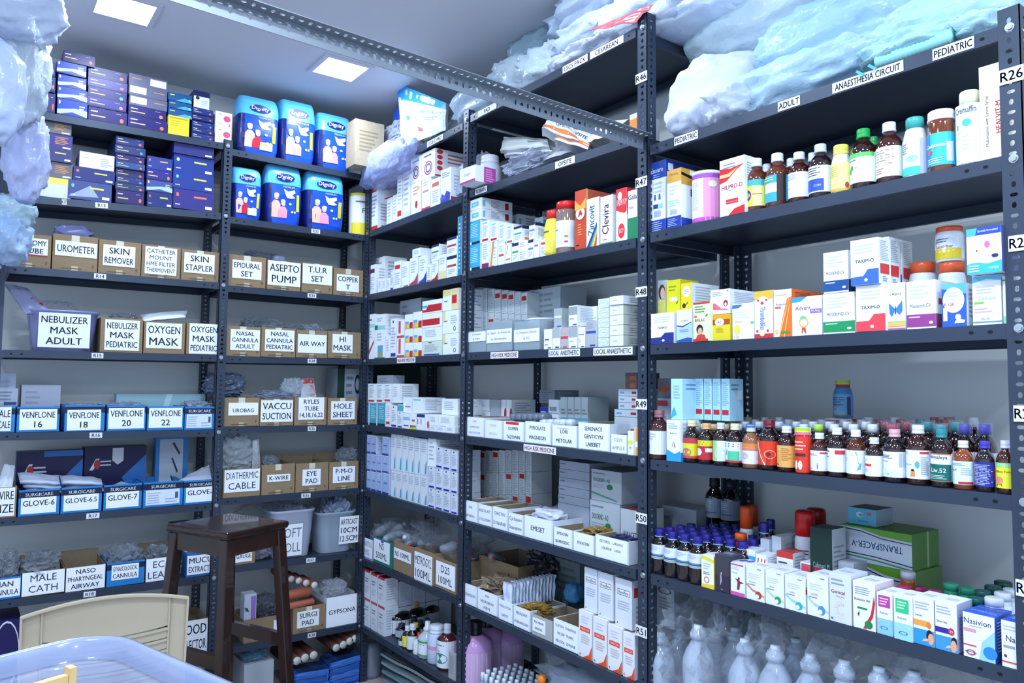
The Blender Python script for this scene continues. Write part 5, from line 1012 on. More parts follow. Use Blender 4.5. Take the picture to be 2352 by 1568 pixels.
# ============================================================ middle bay (B)
def packpile(k, pts, lb, col='#cdd8e8', kind='b', grp=None, amp=.32, dep=.3, d=.02, nm='plastic_bag', rough=.22, seed=None):
    return bag(k, pts[0], pts[1], pts[2], pts[3], lb, col, d=d, kind=kind, dep=dep, amp=amp, name=nm, group=grp, rough=rough, nu=44, nv=26, sq=.7, freq=2.8, seed=seed)
g = 'surgical packs on top of the middle bay'
packpile('B1', (1110, 1200, 120, 225), 'clear white film bag, leftmost of the surgical packs on top', '#c3d6e2', grp=g, kind='b')
packpile('B1', (1165, 1260, 95, 200), 'shiny white film bag in the middle of the top packs', '#c9dcea', grp=g)
packpile('B1', (1140, 1250, 60, 150), 'pale teal film bag behind the shiny one on top', '#b0cede', grp=g, d=.14)
packpile('B1', (1236, 1400, 88, 165), 'creased white pack with a red line above the CESAREAN sign', '#ccd4ea', grp=g, d=.01)
packpile('B1', (1240, 1440, 10, 105), 'large white pack stacked on the creased one', '#c3d4ec', grp=g, d=.03)
packpile('B1', (1230, 1420, -60, 40), 'white pack with grey stripe, topmost of the middle bay', '#c6d8f0', grp=g, d=.04)
packpile('B1', (1330, 1560, -40, 110), 'big white pack with a red corner beside the tall middle post', '#cfdcf4', grp=g, d=.02)
sheet('B1', [(1350, 72), (1460, 50), (1500, 10), (1440, 36)], 'red printed strip on the big white pack', '#c25460', d=[-.02, -.02, .0, .0], kind='p', name='printed_strip', cat='strip', thick=.001, bulge=.004)
packpile('B1', (1440, 1650, 0, 140), 'smooth white cloth bundle hanging over the right end of the middle bay', '#cfe0f2', grp=g, d=.05, amp=.18, kind='p', rough=.6)
# second shelf
r = bx('B2', 1058, 1090, 384, 'white carton with a magenta foot jutting out over the first post', W_, [('p', [(0, 0), (1, 0), (1, .16), (0, .12)], '#a03890'), ('n', .25, .45, .7, .6, 2, '#8a90a4')], [('r', .42, 0, 1, 1, '#b0489c'), ('n', .5, .1, .95, .9, 6, '#d8a8cc')], d=-.06, dep=.10, base=zs('B2', -2.45)+.004, rot=4)
bottle('B2', 1108, 1141, 360, 'plain white plastic bottle behind the magenta carton', '#c6cedd', '#d3dae8', None, None, 'oval', d=.06, name='plastic_bottle', bkind='p', brough=.3)
bag('B2', 1085, 1110, 350, 430, 'white tissue bag behind the first post', '#c3ccdc', d=.10, kind='b', dep=.06)
bag('B2', 1140, 1250, 345, 418, 'clear crinkled bag with blue print on the second shelf', '#aab4cc', d=.01, kind='b', dep=.16, amp=.4)
for i, (q, lb, c) in enumerate((([(1150, 350), (1262, 340), (1258, 322), (1158, 318)], 'stack of off-white flat packs at the back of the clear bag', '#bcc4c4'), ([(1160, 362), (1270, 352), (1264, 338), (1155, 342)], 'white flat pack with a pink mark', '#d0d6e0'), ([(1250, 372), (1330, 345), (1330, 325), (1240, 345)], 'grey white flat pack before the OPSITE sign', '#b6bcc2'))):
    sheet('B2', q, lb, c, d=[.03, .03, .14, .14], kind='p', thick=.012, name='flat_pack', cat='pack', pr=[('n', .6, .3, .9, .7, 2, '#7c8690')]+([('r', .75, .3, .85, .8, '#d07890')] if i == 1 else []))
for q, lb, ww in (([(1245, 303), (1330, 336), (1312, 296), (1262, 280)], 'white and orange wrapped dressing pack, upper of the crossed pair', 'OPSITE'), ([(1275, 330), (1352, 352), (1372, 322), (1312, 300)], 'white and orange wrapped dressing pack, lower of the crossed pair', 'OPSITE')):
    sheet('B2', q, lb, '#c6c8d0', d=[.02, .02, .1, .1], kind='p', thick=.03, bulge=.01, name='dressing_pack', cat='pack', pr=[('r', 0, .08, 1, .26, '#d0703a'), ('t', .6, .55, .2, ww, '#3a3a48', {'w': .5})])
sheet('B2', [(1355, 335), (1400, 322), (1450, 282), (1375, 300)], 'pile of cream flat packs seen under the beam', '#cfd0c4', d=[.03, .03, .12, .12], kind='p', thick=.03, name='flat_pack', cat='pack')
bx('B2', 1446, 1463, 262, 'orange fronted carton seen left of the tall middle post', '#cfd3d8', [('r', .0, 0, 1, .8, '#d88038')], d=.03, dep=.1)
# third shelf
TE = [('r', .06, 0, 1, 1, '#3fa4cc'), ('r', .06, .02, 1, .12, '#14283c'), ('n', .18, .3, .85, .92, 9, '#a4d6ea'), ('e', .22, .08, .07, .06, '#e8f0f6')]
TEnd = [('r', .28, .28, .78, .72, '#68b4cc'), ('n', .34, .4, .72, .6, 2, '#dbe9f0')]; TS = [('r', .04, .2, .12, .8, '#6ab4cc'), ('n', .3, .2, .62, .9, 6, '#8f99aa'), ('r', .76, .2, .87, .82, '#a82430')]
cols('B3', [
 (1076, 1103, 563, TE, 0, 'teal fronted white carton at the first post, lower of two', {'key': 'b3a', 'dep': .13}), (1076, 1103, 508, TE, 0, 'teal fronted white carton at the first post, upper of two', {'on': 'b3a', 'key': 'b3b', 'dep': .13}),
 (1076, 1106, 483, TEnd, 0, 'lying white carton with teal square on the teal fronted pair, lower', {'on': 'b3b', 'key': 'b3c', 'S': TS, 'dep': .15}), (1076, 1106, 458, TEnd, 0, 'lying white carton with teal square on the teal fronted pair, topmost', {'on': 'b3c', 'S': TS, 'dep': .15}),
 (1106, 1124, 557, [('r', .05, 0, .95, .2, '#7a2c60'), ('n', .15, .35, .85, .95, 7, '#a9b3c4')], 0, 'white carton with a purple foot, lower row beside the teal pair', {'key': 'b3d'}), (1106, 1124, 507, 'tealtop', '#b8202c', 'white carton with red bar, first in the upper row beside the teal pair', {'on': 'b3d'}),
 (1126, 1142, 555, [('p', [(0, 0), (.2, 0), (.6, 1), (.3, 1)], '#d08458'), ('n', .5, .3, .9, .8, 4, '#a9b3c4'), ('r', 0, 0, .6, .06, '#d06838')], 0, 'white carton with an orange streak, lower row', {'key': 'b3e'}), (1126, 1144, 510, 'tealtop', '#b8202c', 'white carton with red bar, second in the upper row', {'on': 'b3e'}),
 (1144, 1159, 558, [('r', .1, .4, .9, .5, '#cc5048'), ('n', .15, .6, .85, .9, 4, '#a9b3c4')], 0, 'white carton with a coral word band, lower row', {'key': 'b3f'}), (1145, 1162, 514, 'tealtop', '#c8d0d8', 'white carton without red bar, third in the upper row', {'on': 'b3f'}),
 (1161, 1174, 561, [('p', [(.1, .4), (.3, .95), (.5, .95)], '#d88858'), ('r', .1, .2, .9, .28, '#d07860')], 0, 'white carton with an orange wedge, lower row', {'key': 'b3g'}), (1163, 1179, 517, 'tealtop', '#a8545a', 'white carton with a dull red bar, fourth in the upper row', {'on': 'b3g'}),
 (1176, 1191, 559, 'navy', '#2f9c74', 'white carton with navy top and green bar, lower row', {'key': 'b3h'}), (1192, 1212, 553, [('n', .1, .7, .8, .95, 3, '#c89888'), ('n', .1, .1, .9, .5, 4, '#b0b8c8')], 0, 'white carton with salmon print, lower row', {'key': 'b3i'}),
 (1180, 1199, 520, 'navy', '#3aa88c', 'white carton with navy lid and mint bar, upper row', {'on': 'b3h', 'key': 'b3h2', 'T': [('r', 0, 0, 1, 1, '#1e2a48')], 'S': [('r', 0, .82, 1, 1, '#1e2a48'), ('r', .1, .15, .9, .3, '#d07838'), ('n', .1, .4, .9, .75, 4, '#a9b3c4')], 'dep': .12}),
 (1213, 1225, 551, 'navy', '#5a7cc0', 'white carton with navy top and blue word, lower row', {'key': 'b3j'}), (1215, 1229, 512, 'navy', '#5a7cc0', 'white carton with navy lid and blue word, upper row', {'on': 'b3j', 'T': [('r', 0, 0, 1, 1, '#1e2a48')], 'S': [('r', .1, 0, .9, .08, '#c03038'), ('r', 0, .82, 1, 1, '#1e2a48'), ('n', .1, .2, .9, .7, 6, '#a9b3c4')], 'dep': .13}),
 (1226, 1239, 548, [('r', .1, .6, .8, .7, '#a860a8'), ('n', .1, .8, .9, .95, 2, '#a9b3c4')], 0, 'white carton with a violet word, lower row', {'key': 'b3k'}), (1241, 1254, 551, 'redtop', '#d03838', 'white carton with a bright red top, lower row before the yellow bottle', {}),
 (1157, 1190, 496, TEnd, 0, 'lying white carton with teal square at the back of the row', {'d': .2, 'S': TS, 'dep': .14, 'on': zs('B3', -2.2)+.16}), (1228, 1247, 500, TEnd, 0, 'second lying white carton at the back near the yellow bottle', {'d': .2, 'S': TS, 'dep': .14, 'on': zs('B3', -2.1)+.15}),
])
bottle('B3', 1257, 1286, 484, 'yellow plastic bottle with a red cap on the third shelf', '#d6c83c', '#d02c28', '#dcd04a', [('e', .5, .35, .3, .25, '#e8de68'), ('n', .1, .75, .9, .9, 1, '#5a6450'), ('r', 0, 0, 1, .06, '#c8b440')], 'oval', name='powder_bottle', bkind='p', brough=.3, ridge=False)
bottle('B3', 1285, 1320, 465, 'clear brown jar with a red lid beside the orange carton', '#7c6a62', '#c81f24', '#d8dee8', [('n', .1, .6, .5, .85, 2, '#8a90b0'), ('p', [(0, 0), (.35, 0), (0, .35)], '#70302c'), ('e', .8, .2, .07, .03, '#b84060'), ('e', .8, .4, .07, .03, '#c87838')], 'jar', name='powder_jar', cat='jar', brough=.1, ridge=False, lz=(.12, .62))
AZ = [('e', .5, .62, .46, .12, '#e6e8ec'), ('o', .5, .62, .46, .12, '#8a3020', .12), ('p', [(.3, .57), (.45, .67), (.55, .67), (.7, .6), (.6, .57), (.5, .6), (.4, .56)], '#c02a28'), ('p', [(.0, .68), (1, .68), (1, .85), (.5, .74), (0, .85)], '#e0a040'), ('n', .3, .25, .7, .45, 5, '#e0a050'), ('n', .1, .08, .6, .12, 1, '#3a1a14')]
cols('B3', [
 (1320, 1346, 437, AZ, 0, 'orange red carton with a round emblem on the third shelf', {'col': '#c4472c', 'scol': '#d4644a', 'S': [('r', 0, 0, .06, 1, '#e8c060')], 'dep': .14, 'd': .03}),
 (1347, 1376, 455, [('t', .40, .55, .52, 'Zincovit', '#2c6ea4', {'rot': 90, 'b': 1, 'w': .62}), ('p', [(0, 0), (.25, 0), (.85, .42), (.85, .5)], '#2a3f80'), ('p', [(.25, 0), (.4, 0), (.85, .34), (.85, .42)], '#3f98b8'), ('p', [(.4, 0), (.6, 0), (.85, .26), (.85, .34)], '#e0c030'), ('p', [(.6, 0), (.8, 0), (.85, .16), (.85, .26)], '#cc4030')], 0, 'white carton with upright blue word and rainbow corner', {'S': N5(10), 'dep': .12}),
 (1379, 1407, 450, [('t', .42, .52, .56, 'Clevira', '#5a3044', {'rot': 90, 'b': 1, 'w': .62}), ('r', 0, 0, 1, .04, '#3f8c6c'), ('n', .2, .08, .6, .13, 1, '#d06880')], 0, 'white carton with a large upright maroon word', {'S': N5(10), 'dep': .12}),
 (1415, 1440, 433, [('p', [(0, .6), (.8, .52), (1, .62), (1, 1), (0, 1)], '#d42a30'), ('e', .35, .86, .2, .08, '#e8eef2'), ('t', .5, .74, .12, 'HAEM UP', '#f0e8ea', {'b': 1, 'w': .95}), ('e', .5, .2, .32, .14, '#d43038'), ('t', .5, .2, .09, 'HCP', '#f4eef0', {'b': 1, 'w': .4}), ('e', .9, .58, .08, .04, '#b82028')], 0, 'red topped white carton with a red apple emblem', {'S': [('r', 0, .5, 1, 1, '#d42a30')], 'dep': .12}),
 (1442, 1464, 437, [('r', 0, 0, 1, .44, '#1f7a54'), ('t', .5, .86, .10, 'Gala', '#2a2c34', {'b': 1, 'w': .95}), ('n', .1, .6, .7, .7, 1, '#9aa4b6')], 0, 'white carton with a dark green lower half beside the tall post', {'dep': .12}),
])
# fourth shelf
RB = [('n', .12, .05, .9, .6, 7, '#a9b3be'), ('r', .08, .64, .86, .84, '#b8201f')]; NB = [('n', .12, .05, .9, .9, 9, '#a9b3be')]
for i, (a, red) in enumerate(((1090, 1), (1105, 0), (1121, 0), (1136, 1), (1152, 1), (1167, 1), (1182, 0), (1197, 1))):
    bx('B4', a, a+14, 716+i*1.0, 'white ampoule carton in the lower back row, place %s' % ['one', 'two', 'three', 'four', 'five', 'six', 'seven', 'eight'][i], '#c2ccd2', NB if i != 2 else RB, None, d=.13, dep=.11, key='b4_%d' % i, group='white ampoule cartons behind the clear trays')
    bx('B4', a, a+14, 661+i*1.6, 'white ampoule carton in the upper back row, place %s' % ['one', 'two', 'three', 'four', 'five', 'six', 'seven', 'eight'][i], '#c2ccd2', RB if red else NB, None, d=.13, dep=.11, base=REG['b4_%d' % i]['z'], group='white ampoule cartons behind the clear trays')
for a, b_, t, l1, l2, lb in ((1075, 1116, 760, 'Inj. Adrenaline', 'Inj. Atropine', 'clear tray with a two line paper beside the first post'), (1118, 1176, 737, 'Inj. Heparin   Inj. Amiodarone', 'Inj. Noradrenaline', 'frosted tray with a long paper strip, middle of three'), (1181, 1240, 737, 'Inj. Potassium Chloride', 'Inj. KCl', 'frosted tray with a wider paper, right of three')):
    tray('B4', a, b_, t, [l1, l2], lb, col='#9db0bc', kind='t', paperbox=(.0, .28, 1, .72) if a > 1100 else (.0, .5, 1, .95), name='plastic_tray', cat='tray', dep=.12, b=0, ink='#6a7480', lh=.2)
for a, t, c, lb in ((1195, 775, '#b8b070', 'yellow ended ampoule pack under the paper of the right tray'), (1128, 785, '#8a94b0', 'clear ampoule pack in the middle tray'), (1214, 778, '#6e98a8', 'teal ampoule pack in the right tray')):
    bag('B4', a, a+22, t, 800, lb, c, d=.016, kind='p', dep=.06, amp=.2, group='ampoule packs in the clear trays')
bx('B4', 1226, 1287, 662, 'large white carton with a barcode and blue lid at the back', '#a9b6be', [('n', .05, .5, .4, .95, 5, '#8793a0'), ('n', .4, .6, .8, .95, 4, '#8793a0'), ('r', .04, .06, .38, .2, '#a82a30')]+[('r', .48+.03*i, .3, .485+.015*(i % 3)+.03*i, .48, '#4a5664') for i in range(8)], d=.19, dep=.13, tcol='#26408c', name='carton')
bottle('B4', 1224, 1272, 732, 'short white tin with red marks behind the small boxes', '#ccd4e2', '#d4dce8', '#ccd4e2', [('r', .55, .5, .75, .75, '#c05060'), ('r', .3, .05, .5, .3, '#c05060'), ('r', .7, .05, .85, .3, '#c05060')], 'can', d=.03, name='tin', cat='tin', bkind='p', brough=.3, ridge=False)
cols('B4', [
 (1249, 1268, 756, [('n', .1, .4, .9, .55, 1, '#4a5464'), ('n', .1, .15, .6, .3, 1, '#c88890'), ('r', .5, .04, .9, .09, '#283050')], 0, 'small white carton with a dark word, first by the tin', {}), (1269, 1286, 752, [('r', 0, .5, 1, 1, '#a0a8ac'), ('r', .1, .4, .9, .5, '#dfe4ec'), ('r', .4, .04, .9, .1, '#283878')], 0, 'small grey topped carton, second by the tin', {'key': 'b4a'}),
 (1288, 1305, 752, [('r', 0, 0, 1, 1, '#a9a8ac'), ('r', 0, .45, 1, .58, '#c83c44'), ('r', .3, .04, .85, .1, '#c03c44'), ('r', .1, .7, .9, .9, '#c0a0a4')], 0, 'small grey carton with a red band, third by the tin', {}), (1306, 1326, 750, [('r', 0, .5, 1, 1, '#98a2a8'), ('n', .1, .25, .7, .4, 1, '#b0b8c4'), ('r', .3, .04, .85, .09, '#2c48a0')], 0, 'small white carton with grey top, fourth by the tin', {'key': 'b4b'}),
 (1328, 1344, 752, [('n', .05, .6, .95, .7, 1, '#5a6470'), ('n', .1, .25, .5, .45, 2, '#c8a0a8'), ('r', .4, .04, .9, .08, '#283050')], 0, 'small white carton with a grey word, fifth by the tin', {'key': 'b4c'}),
 (1346, 1369, 737, [('r', 0, 0, 1, 1, '#a2a9b0'), ('r', 0, .52, 1, .62, '#2c48b0'), ('n', .1, .7, .9, .95, 4, '#8c949c'), ('r', .4, .04, .95, .1, '#2840a0')], 0, 'grey carton with a blue band before the box tower', {}),
 (1306, 1326, 702, [('r', .0, .55, 1, .95, '#8e989e'), ('n', .1, .3, .7, .42, 1, '#8c949c'), ('r', .5, .05, .95, .1, '#2c48a0')], 0, 'white carton with grey square standing on the fourth small one', {'on': 'b4b', 'S': [('n', .1, .2, .9, .9, 9, '#b0bcc4')], 'dep': .13}),
 (1272, 1291, 708, [('r', .1, .5, .9, .6, '#dfe4ec'), ('r', .4, .03, .95, .09, '#2c48a0')], 0, 'grey carton with a white line standing on the second small one', {'on': 'b4a', 'col': '#9ea8ac', 'd': .03}),
 (1347, 1372, 704, NB, 0, 'white carton with close print behind the blue banded one', {'d': .08, 'dep': .12, 'on': zs('B4', -1.8)+.05}),
])
b = c = None
for i, (t, t2) in enumerate(((776, 771), (753, 747), (731, 724), (708, 701), (686, 680))):
    w_ = ['lowest', 'second', 'third', 'fourth', 'topmost'][i]
    r = bx('B4', 1374, 1399, t, 'flat white carton with a framed square in the left tower, %s' % w_, '#cfdce6', [('o', .5, .5, .42, .36, '#7894a0', .06), ('n', .2, .45, .8, .6, 1, '#9cc0c8')], N5(2), base=b, dep=.11, group='left tower of flat white cartons'); b = r['z']
    r = bx('B4', 1400, 1432, t2, 'flat white carton with a pink word in the right tower, %s' % w_, '#d3dfe8', [('n', .25, .4, .7, .6, 1, '#c0a0a8')], [('n', .2, .2, .8, .8, 3, '#8a949c')], base=c, dep=.14, group='right tower of flat white cartons', d=.0 if i < 4 else -.005, scol='#b9c0bc' if i < 4 else None); c = r['z']
# fifth shelf: white trays
WT = dict(col='#cfd8e6', kind='p', name='medicine_tray', cat='tray', dep=.16, paperbox=(.03, .03, .97, .97), pcol='#dde5f2')
def trays(k, rows):
    for x0, x1, yt, lines, lb, *o in rows:
        q = dict(WT); q.update(o[0] if o else {}); tray(k, x0, x1, yt, lines, lb, **q)
trays('B5', [
 (1071, 1112, 958, ['NOR', 'ADRENALIN', 'HAROSAXONE'], 'white tray with faded three line paper beside the first post, high risk shelf', dict(b=0, ink='#8a94b0', lh=.12)),
 (1114, 1154, 965, ['DOMIN', 'EPSOLIN'], 'white tray with very faint lettering, second on the high risk shelf', dict(b=0, ink='#aab4c8', lh=.14)),
 (1156, 1204, 968, ['DOMIN', 'TAZOWIN'], 'white tray with a red strip along its top edge, high risk shelf', dict(extra=[('r', .12, .86, .78, 1, '#c83030')], lh=.19, up=.42)),
 (1206, 1266, 969, ['PYROLATE', 'MAGNEON'], 'white tray above the HIGH RISK MEDICINE sign, fourth on its shelf', dict(lh=.19)),
 (1268, 1326, 977, ['LORI', 'METOLAR'], 'white tray with a thin red line above its lettering', dict(extra=[('n', .2, .86, .8, .9, 1, '#b04048')], lh=.2)),
 (1328, 1401, 972, ['SERENACE', 'GENTICYN', 'LABEBET'], 'widest white tray on the high risk shelf, with three bold words', dict(lh=.16)),
 (1403, 1440, 998, ['D25%', 'AMPULE'], 'low white tray reading D25% AMPULE', dict(b=0, ink='#7c8696', lh=.2))])
cols('B5', [(1442, 1456, 990, [('r', .05, .45, .8, .6, '#d4d828'), ('n', .2, .2, .8, .4, 1, '#b8a0c8')], 0, 'white carton with a lime band left of the tall post', {}),
 (1457, 1465, 982, [('r', .3, 0, 1, 1, '#e09038'), ('r', .3, .3, 1, .5, '#dfe4ea')], 0, 'orange and white carton showing through the post holes', {'dep': .1}),
 (1087, 1125, 944, 'plain', 0, 'flat white carton at the back left, lowest of three', {'d': .17, 'key': 'b5a', 'on': zs('B5', -2.3)+.07}), (1087, 1124, 917, 'plain', 0, 'white carton at the back left, topmost of three', {'d': .17, 'on': 'b5a'}),
 (1127, 1150, 918, 'plain', 0, 'grey white carton behind the trays', {'d': .17, 'col': '#a2aab6', 'on': zs('B5', -2.2)+.05}), (1151, 1162, 918, [('e', .9, .4, .25, .25, '#a83040')], 0, 'white carton with a red arc behind the trays, left', {'d': .17, 'on': zs('B5', -2.2)+.05}), (1163, 1175, 918, [('e', .9, .4, .25, .25, '#a83040')], 0, 'white carton with a red arc behind the trays, right', {'d': .17, 'on': zs('B5', -2.2)+.05}),
 (1240, 1259, 935, [('r', 0, 0, 1, 1, '#3540a8'), ('r', .0, .35, .7, .55, '#b02c48'), ('n', .1, .6, .8, .9, 3, '#c8ccd8')], 0, 'royal blue carton with a red label at the back', {'d': .18, 'key': 'b5x'}), (1260, 1283, 918, [('n', .1, .1, .9, .9, 3, '#8f99aa'), ('r', .0, .33, 1, .35, '#8f99aa'), ('r', 0, .66, 1, .68, '#8f99aa')], 0, 'pile of small white cartons beside the royal blue one', {'d': .17}),
 (1239, 1274, 896, [('n', .1, .1, .9, .9, 5, '#5c6674')], 0, 'grey foil pack on top of the royal blue carton', {'d': .2, 'col': '#76808c', 'on': zs('B5', -2.1)+.135})])
for i in range(4): bx('B5', 1287+i*16, 1302+i*16, 912, 'tall white carton with an aqua stripe at the back, %s of four' % ['first', 'second', 'third', 'last'][i], '#b9c6cc', [('r', 0, .48, 1, .54, '#58a8c8'), ('n', .1, .6, .9, .75, 2, '#7c8894'), ('n', .1, .2, .8, .42, 3, '#b0a0a8')], None, d=.18, dep=.1, group='aqua striped cartons')
b = zs('B5', -1.65)
for i, t in enumerate((958, 941, 925, 910, 894)):
    r = bx('B5', 1411 if i < 2 else 1420, 1464, t, 'flat white carton with a blue word in the pile by the tall post, %s' % ['lowest', 'second', 'third', 'fourth', 'topmost'][i], '#b3bcc8', [('r', .1, .35, .32, .6, '#4a98c8'), ('r', .72, .3, .95, .65, '#8c2430')], None, base=b if i else None, d=.10, dep=.1, group='flat cartons by the tall post'); b = r['z']
bx('B5', 1436, 1464, 856, 'dark clear and rust coloured pack on the flat cartons', '#5c4c4c', [('r', .4, .55, .9, .8, '#9c5838'), ('r', .4, .05, .9, .35, '#9c5838')], None, base=b, d=.10, dep=.1, name='blister_pack', cat='pack')
for a in range(1168, 1236, 13): bag('B5', a, a+13, 948, 968, 'clear glass vial tray content behind the red edged tray', '#6c7688', d=.05, kind='p', dep=.05, amp=.1, group='clear vials in the red edged tray', name='vial_pack', cat='vial', rough=.15)
for i, a in enumerate((1236, 1252, 1268, 1281, 1297)): bag('B5', a, a+14, 962, 980, 'white vial cap sticking out above the lettered trays', '#c8d4e4', d=.05, kind='p', dep=.03, amp=.05, group='white vial caps', name='vial', cat='vial', rough=.2)
# sixth shelf
for r_, t in enumerate((1138, 1087, 1036)):
    for c_ in range(9):
        a = 1085+c_*15.2; red = (r_, c_) in ((0, 1), (0, 2), (0, 3), (0, 6), (0, 8), (1, 1), (1, 5), (1, 7), (2, 0), (2, 1), (2, 3))
        key = 'b6_%d' % c_; bx('B6', a, a+14.2, t-c_*.4, 'white ampoule carton %s in the wall of cartons, %s layer, column %s' % ('with red label' if red else 'without label', ['low', 'middle', 'top'][r_], ['one', 'two', 'three', 'four', 'five', 'six', 'seven', 'eight', 'nine'][c_]), '#b6bec4', ([('n', .1, .05, .9, .65, 8, '#8f989e'), ('r', .1, .7, .9, .92, '#a8241f')] if red else [('n', .1, .05, .9, .92, 11, '#8f989e')]), None, base=REG[key]['z'] if r_ else None, d=.17, dep=.10, key=key, group='wall of ampoule cartons')
b = None
for i, t in enumerate((1160, 1141, 1121, 1101, 1081, 1061)):
    r = bx('B6', 1286-(6-i)*0.8, 1354, t, 'flat grey white carton in the tall back pile, %s' % ['lowest', 'second', 'third', 'fourth', 'fifth', 'topmost'][i], '#9aa3b4', [('n', .03, .5, .25, .75, 1, '#4a5468'), ('n', .8, .2, .95, .4, 1, '#8a94a4')], None, base=b, d=.14, dep=.15, name='carton', group='tall pile of flat cartons'); b = r['z']
DQ = [('n', .05, .84, .7, .92, 1, '#6a7480'), ('t', .35, .66, .12, 'DOLOKIND - AQ', '#1f6c4c', {'b': 1, 'w': .55}), ('n', .05, .4, .5, .55, 3, '#8a94a4'), ('e', .62, .48, .1, .09, '#1f6c3c'), ('p', [(0, .22), (.85, .05), (.85, .09), (0, .28)], '#3a8c6c')]
r = bx('B6', 1355, 1424, 1153, 'large grey white carton with green lettering, lower of two', '#a3adb8', DQ, None, d=.10, dep=.16, name='carton')
bx('B6', 1358, 1428, 1081, 'large grey white carton with green lettering, upper of two', '#a3adb8', DQ, N5(3), d=.10, dep=.16, name='carton', base=r['z'])
bx('B6', 1425, 1462, 1170, 'white carton with two bold black lines behind the tall post', '#a9b0ba', [('t', .6, .5, .12, 'PARACET', '#2a2c34', {'b': 1, 'w': .8}), ('t', .5, .3, .12, 'LIGNOCA', '#2a2c34', {'b': 1, 'w': .8})], None, d=.07, dep=.12, tcol='#6c2c28', name='carton')
trays('B6', [
 (1067, 1097, 1151, ['AVIL', 'BETNESOL'], 'first white tray from the first post on the sixth shelf', dict(b=0, lh=.13)), (1099, 1130, 1160, ['BUSCOGAST', 'CYCLOPAM'], 'second white tray from the first post on the sixth shelf', dict(b=0, lh=.15)),
 (1132, 1166, 1166, ['DROTIN', 'DYNAPAR'], 'third white tray from the first post, with a deep brown interior', dict(b=0, lh=.17)), (1168, 1202, 1180, ['Cyclopam', 'Dexamphone'], 'white tray with handwritten lettering on the sixth shelf', dict(b=0, lh=.2)),
 (1204, 1270, 1190, ['EMESET'], 'large white tray with a single bold word and white packs on top', dict(lh=.24, dep=.22)), (1272, 1315, 1214, ['EPIDOSIN', 'BUPRIGESIC'], 'white tray with two bold words right of the large single word tray', dict(lh=.17)),
 (1317, 1365, 1226, ['', 'FEVASTIN', ''], 'white tray with one slanting bold word and a torn paper edge', dict(lh=.17)), (1367, 1444, 1236, ['KETOROL   LARIAGO', 'LESURIDE    LASIX', ''], 'wide white tray with four words beside the tall post', dict(lh=.12, b=0, dep=.2))])
bag('B6', 1224, 1300, 1168, 1200, 'lilac blister packs filling the tray behind the single word tray', '#b0a8c4', d=.12, kind='p', dep=.12, amp=.3, name='blister_pack', cat='pack')
bag('B6', 1215, 1272, 1172, 1200, 'white paper packs on the single word tray', '#c9cfe2', d=.03, kind='p', dep=.08, amp=.4)
bag('B6', 1330, 1372, 1215, 1240, 'gold tipped ampoules in the torn paper tray', '#8a7038', d=.03, kind='z', dep=.1, amp=.6, name='ampoule_bundle', cat='ampoules')
bag('B6', 1390, 1442, 1232, 1265, 'dark blue ampoules with white dots in the four word tray', '#161c44', d=.02, kind='p', dep=.14, amp=.2, name='ampoule_bundle', cat='ampoules')
# seventh shelf
tray('B7', 1100, 1190, 1288, None, 'brown carton of infusion bottles at the back of the lower shelf', d=.13, dep=.2)
for i in range(12):
    a = 1086+random.random()*90; y = 1262+random.random()*24; dd = .15+random.random()*.14; s, z = onR(a, y, dd); mb = MB(); R = .016; v = Vector((random.uniform(-1, 1), -.4, random.uniform(-.1, .6))).normalized()
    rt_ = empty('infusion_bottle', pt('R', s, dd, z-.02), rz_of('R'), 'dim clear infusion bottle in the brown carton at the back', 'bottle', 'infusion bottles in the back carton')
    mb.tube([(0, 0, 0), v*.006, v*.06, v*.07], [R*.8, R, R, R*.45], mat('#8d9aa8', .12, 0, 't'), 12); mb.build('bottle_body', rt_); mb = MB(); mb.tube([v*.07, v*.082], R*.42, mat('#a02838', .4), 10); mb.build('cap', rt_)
trays('B7', [
 (1065, 1095, 1343, ['KENADION'], 'low white tray beside the first post, sachet shelf', dict(b=0, lh=.16)), (1097, 1143, 1360, ['MVI', 'NEUROBION', 'FORTE'], 'white tray of vials with a three line paper, sachet shelf', dict(b=0, lh=.15)),
 (1145, 1178, 1381, ['PROLUTON', 'DEPOT'], 'white tray before the upright sachets', dict(b=0, lh=.14)), (1180, 1218, 1397, ['PERINORM', 'PHENARGAN'], 'white tray with gold ampoules, right of the sachets', dict(b=0, lh=.15)),
 (1221, 1269, 1418, ['POLYBION', 'RANTAC'], 'grey sided tray with a blue edge on the sachet shelf', dict(col='#a3a6a8', paperbox=(.06, .2, .68, .86), lh=.17)), (1271, 1330, 1430, ['SUSTEN  THIAMINE', '100,200  TRAPIC', 'RELIGOL  STRONE'], 'white tray with two columns of words before the orange cartons', dict(b=0, lh=.11))])
bag('B7', 1098, 1150, 1330, 1372, 'brown glass ampoules heaped in the three line tray', '#7a6a5c', d=.03, kind='z', dep=.12, amp=.6, name='ampoule_bundle', cat='ampoules', rough=.2)
bag('B7', 1192, 1234, 1392, 1415, 'gold glass ampoules in the tray right of the sachets', '#8a6a2c', d=.03, kind='z', dep=.08, amp=.6, name='ampoule_bundle', cat='ampoules', rough=.2)
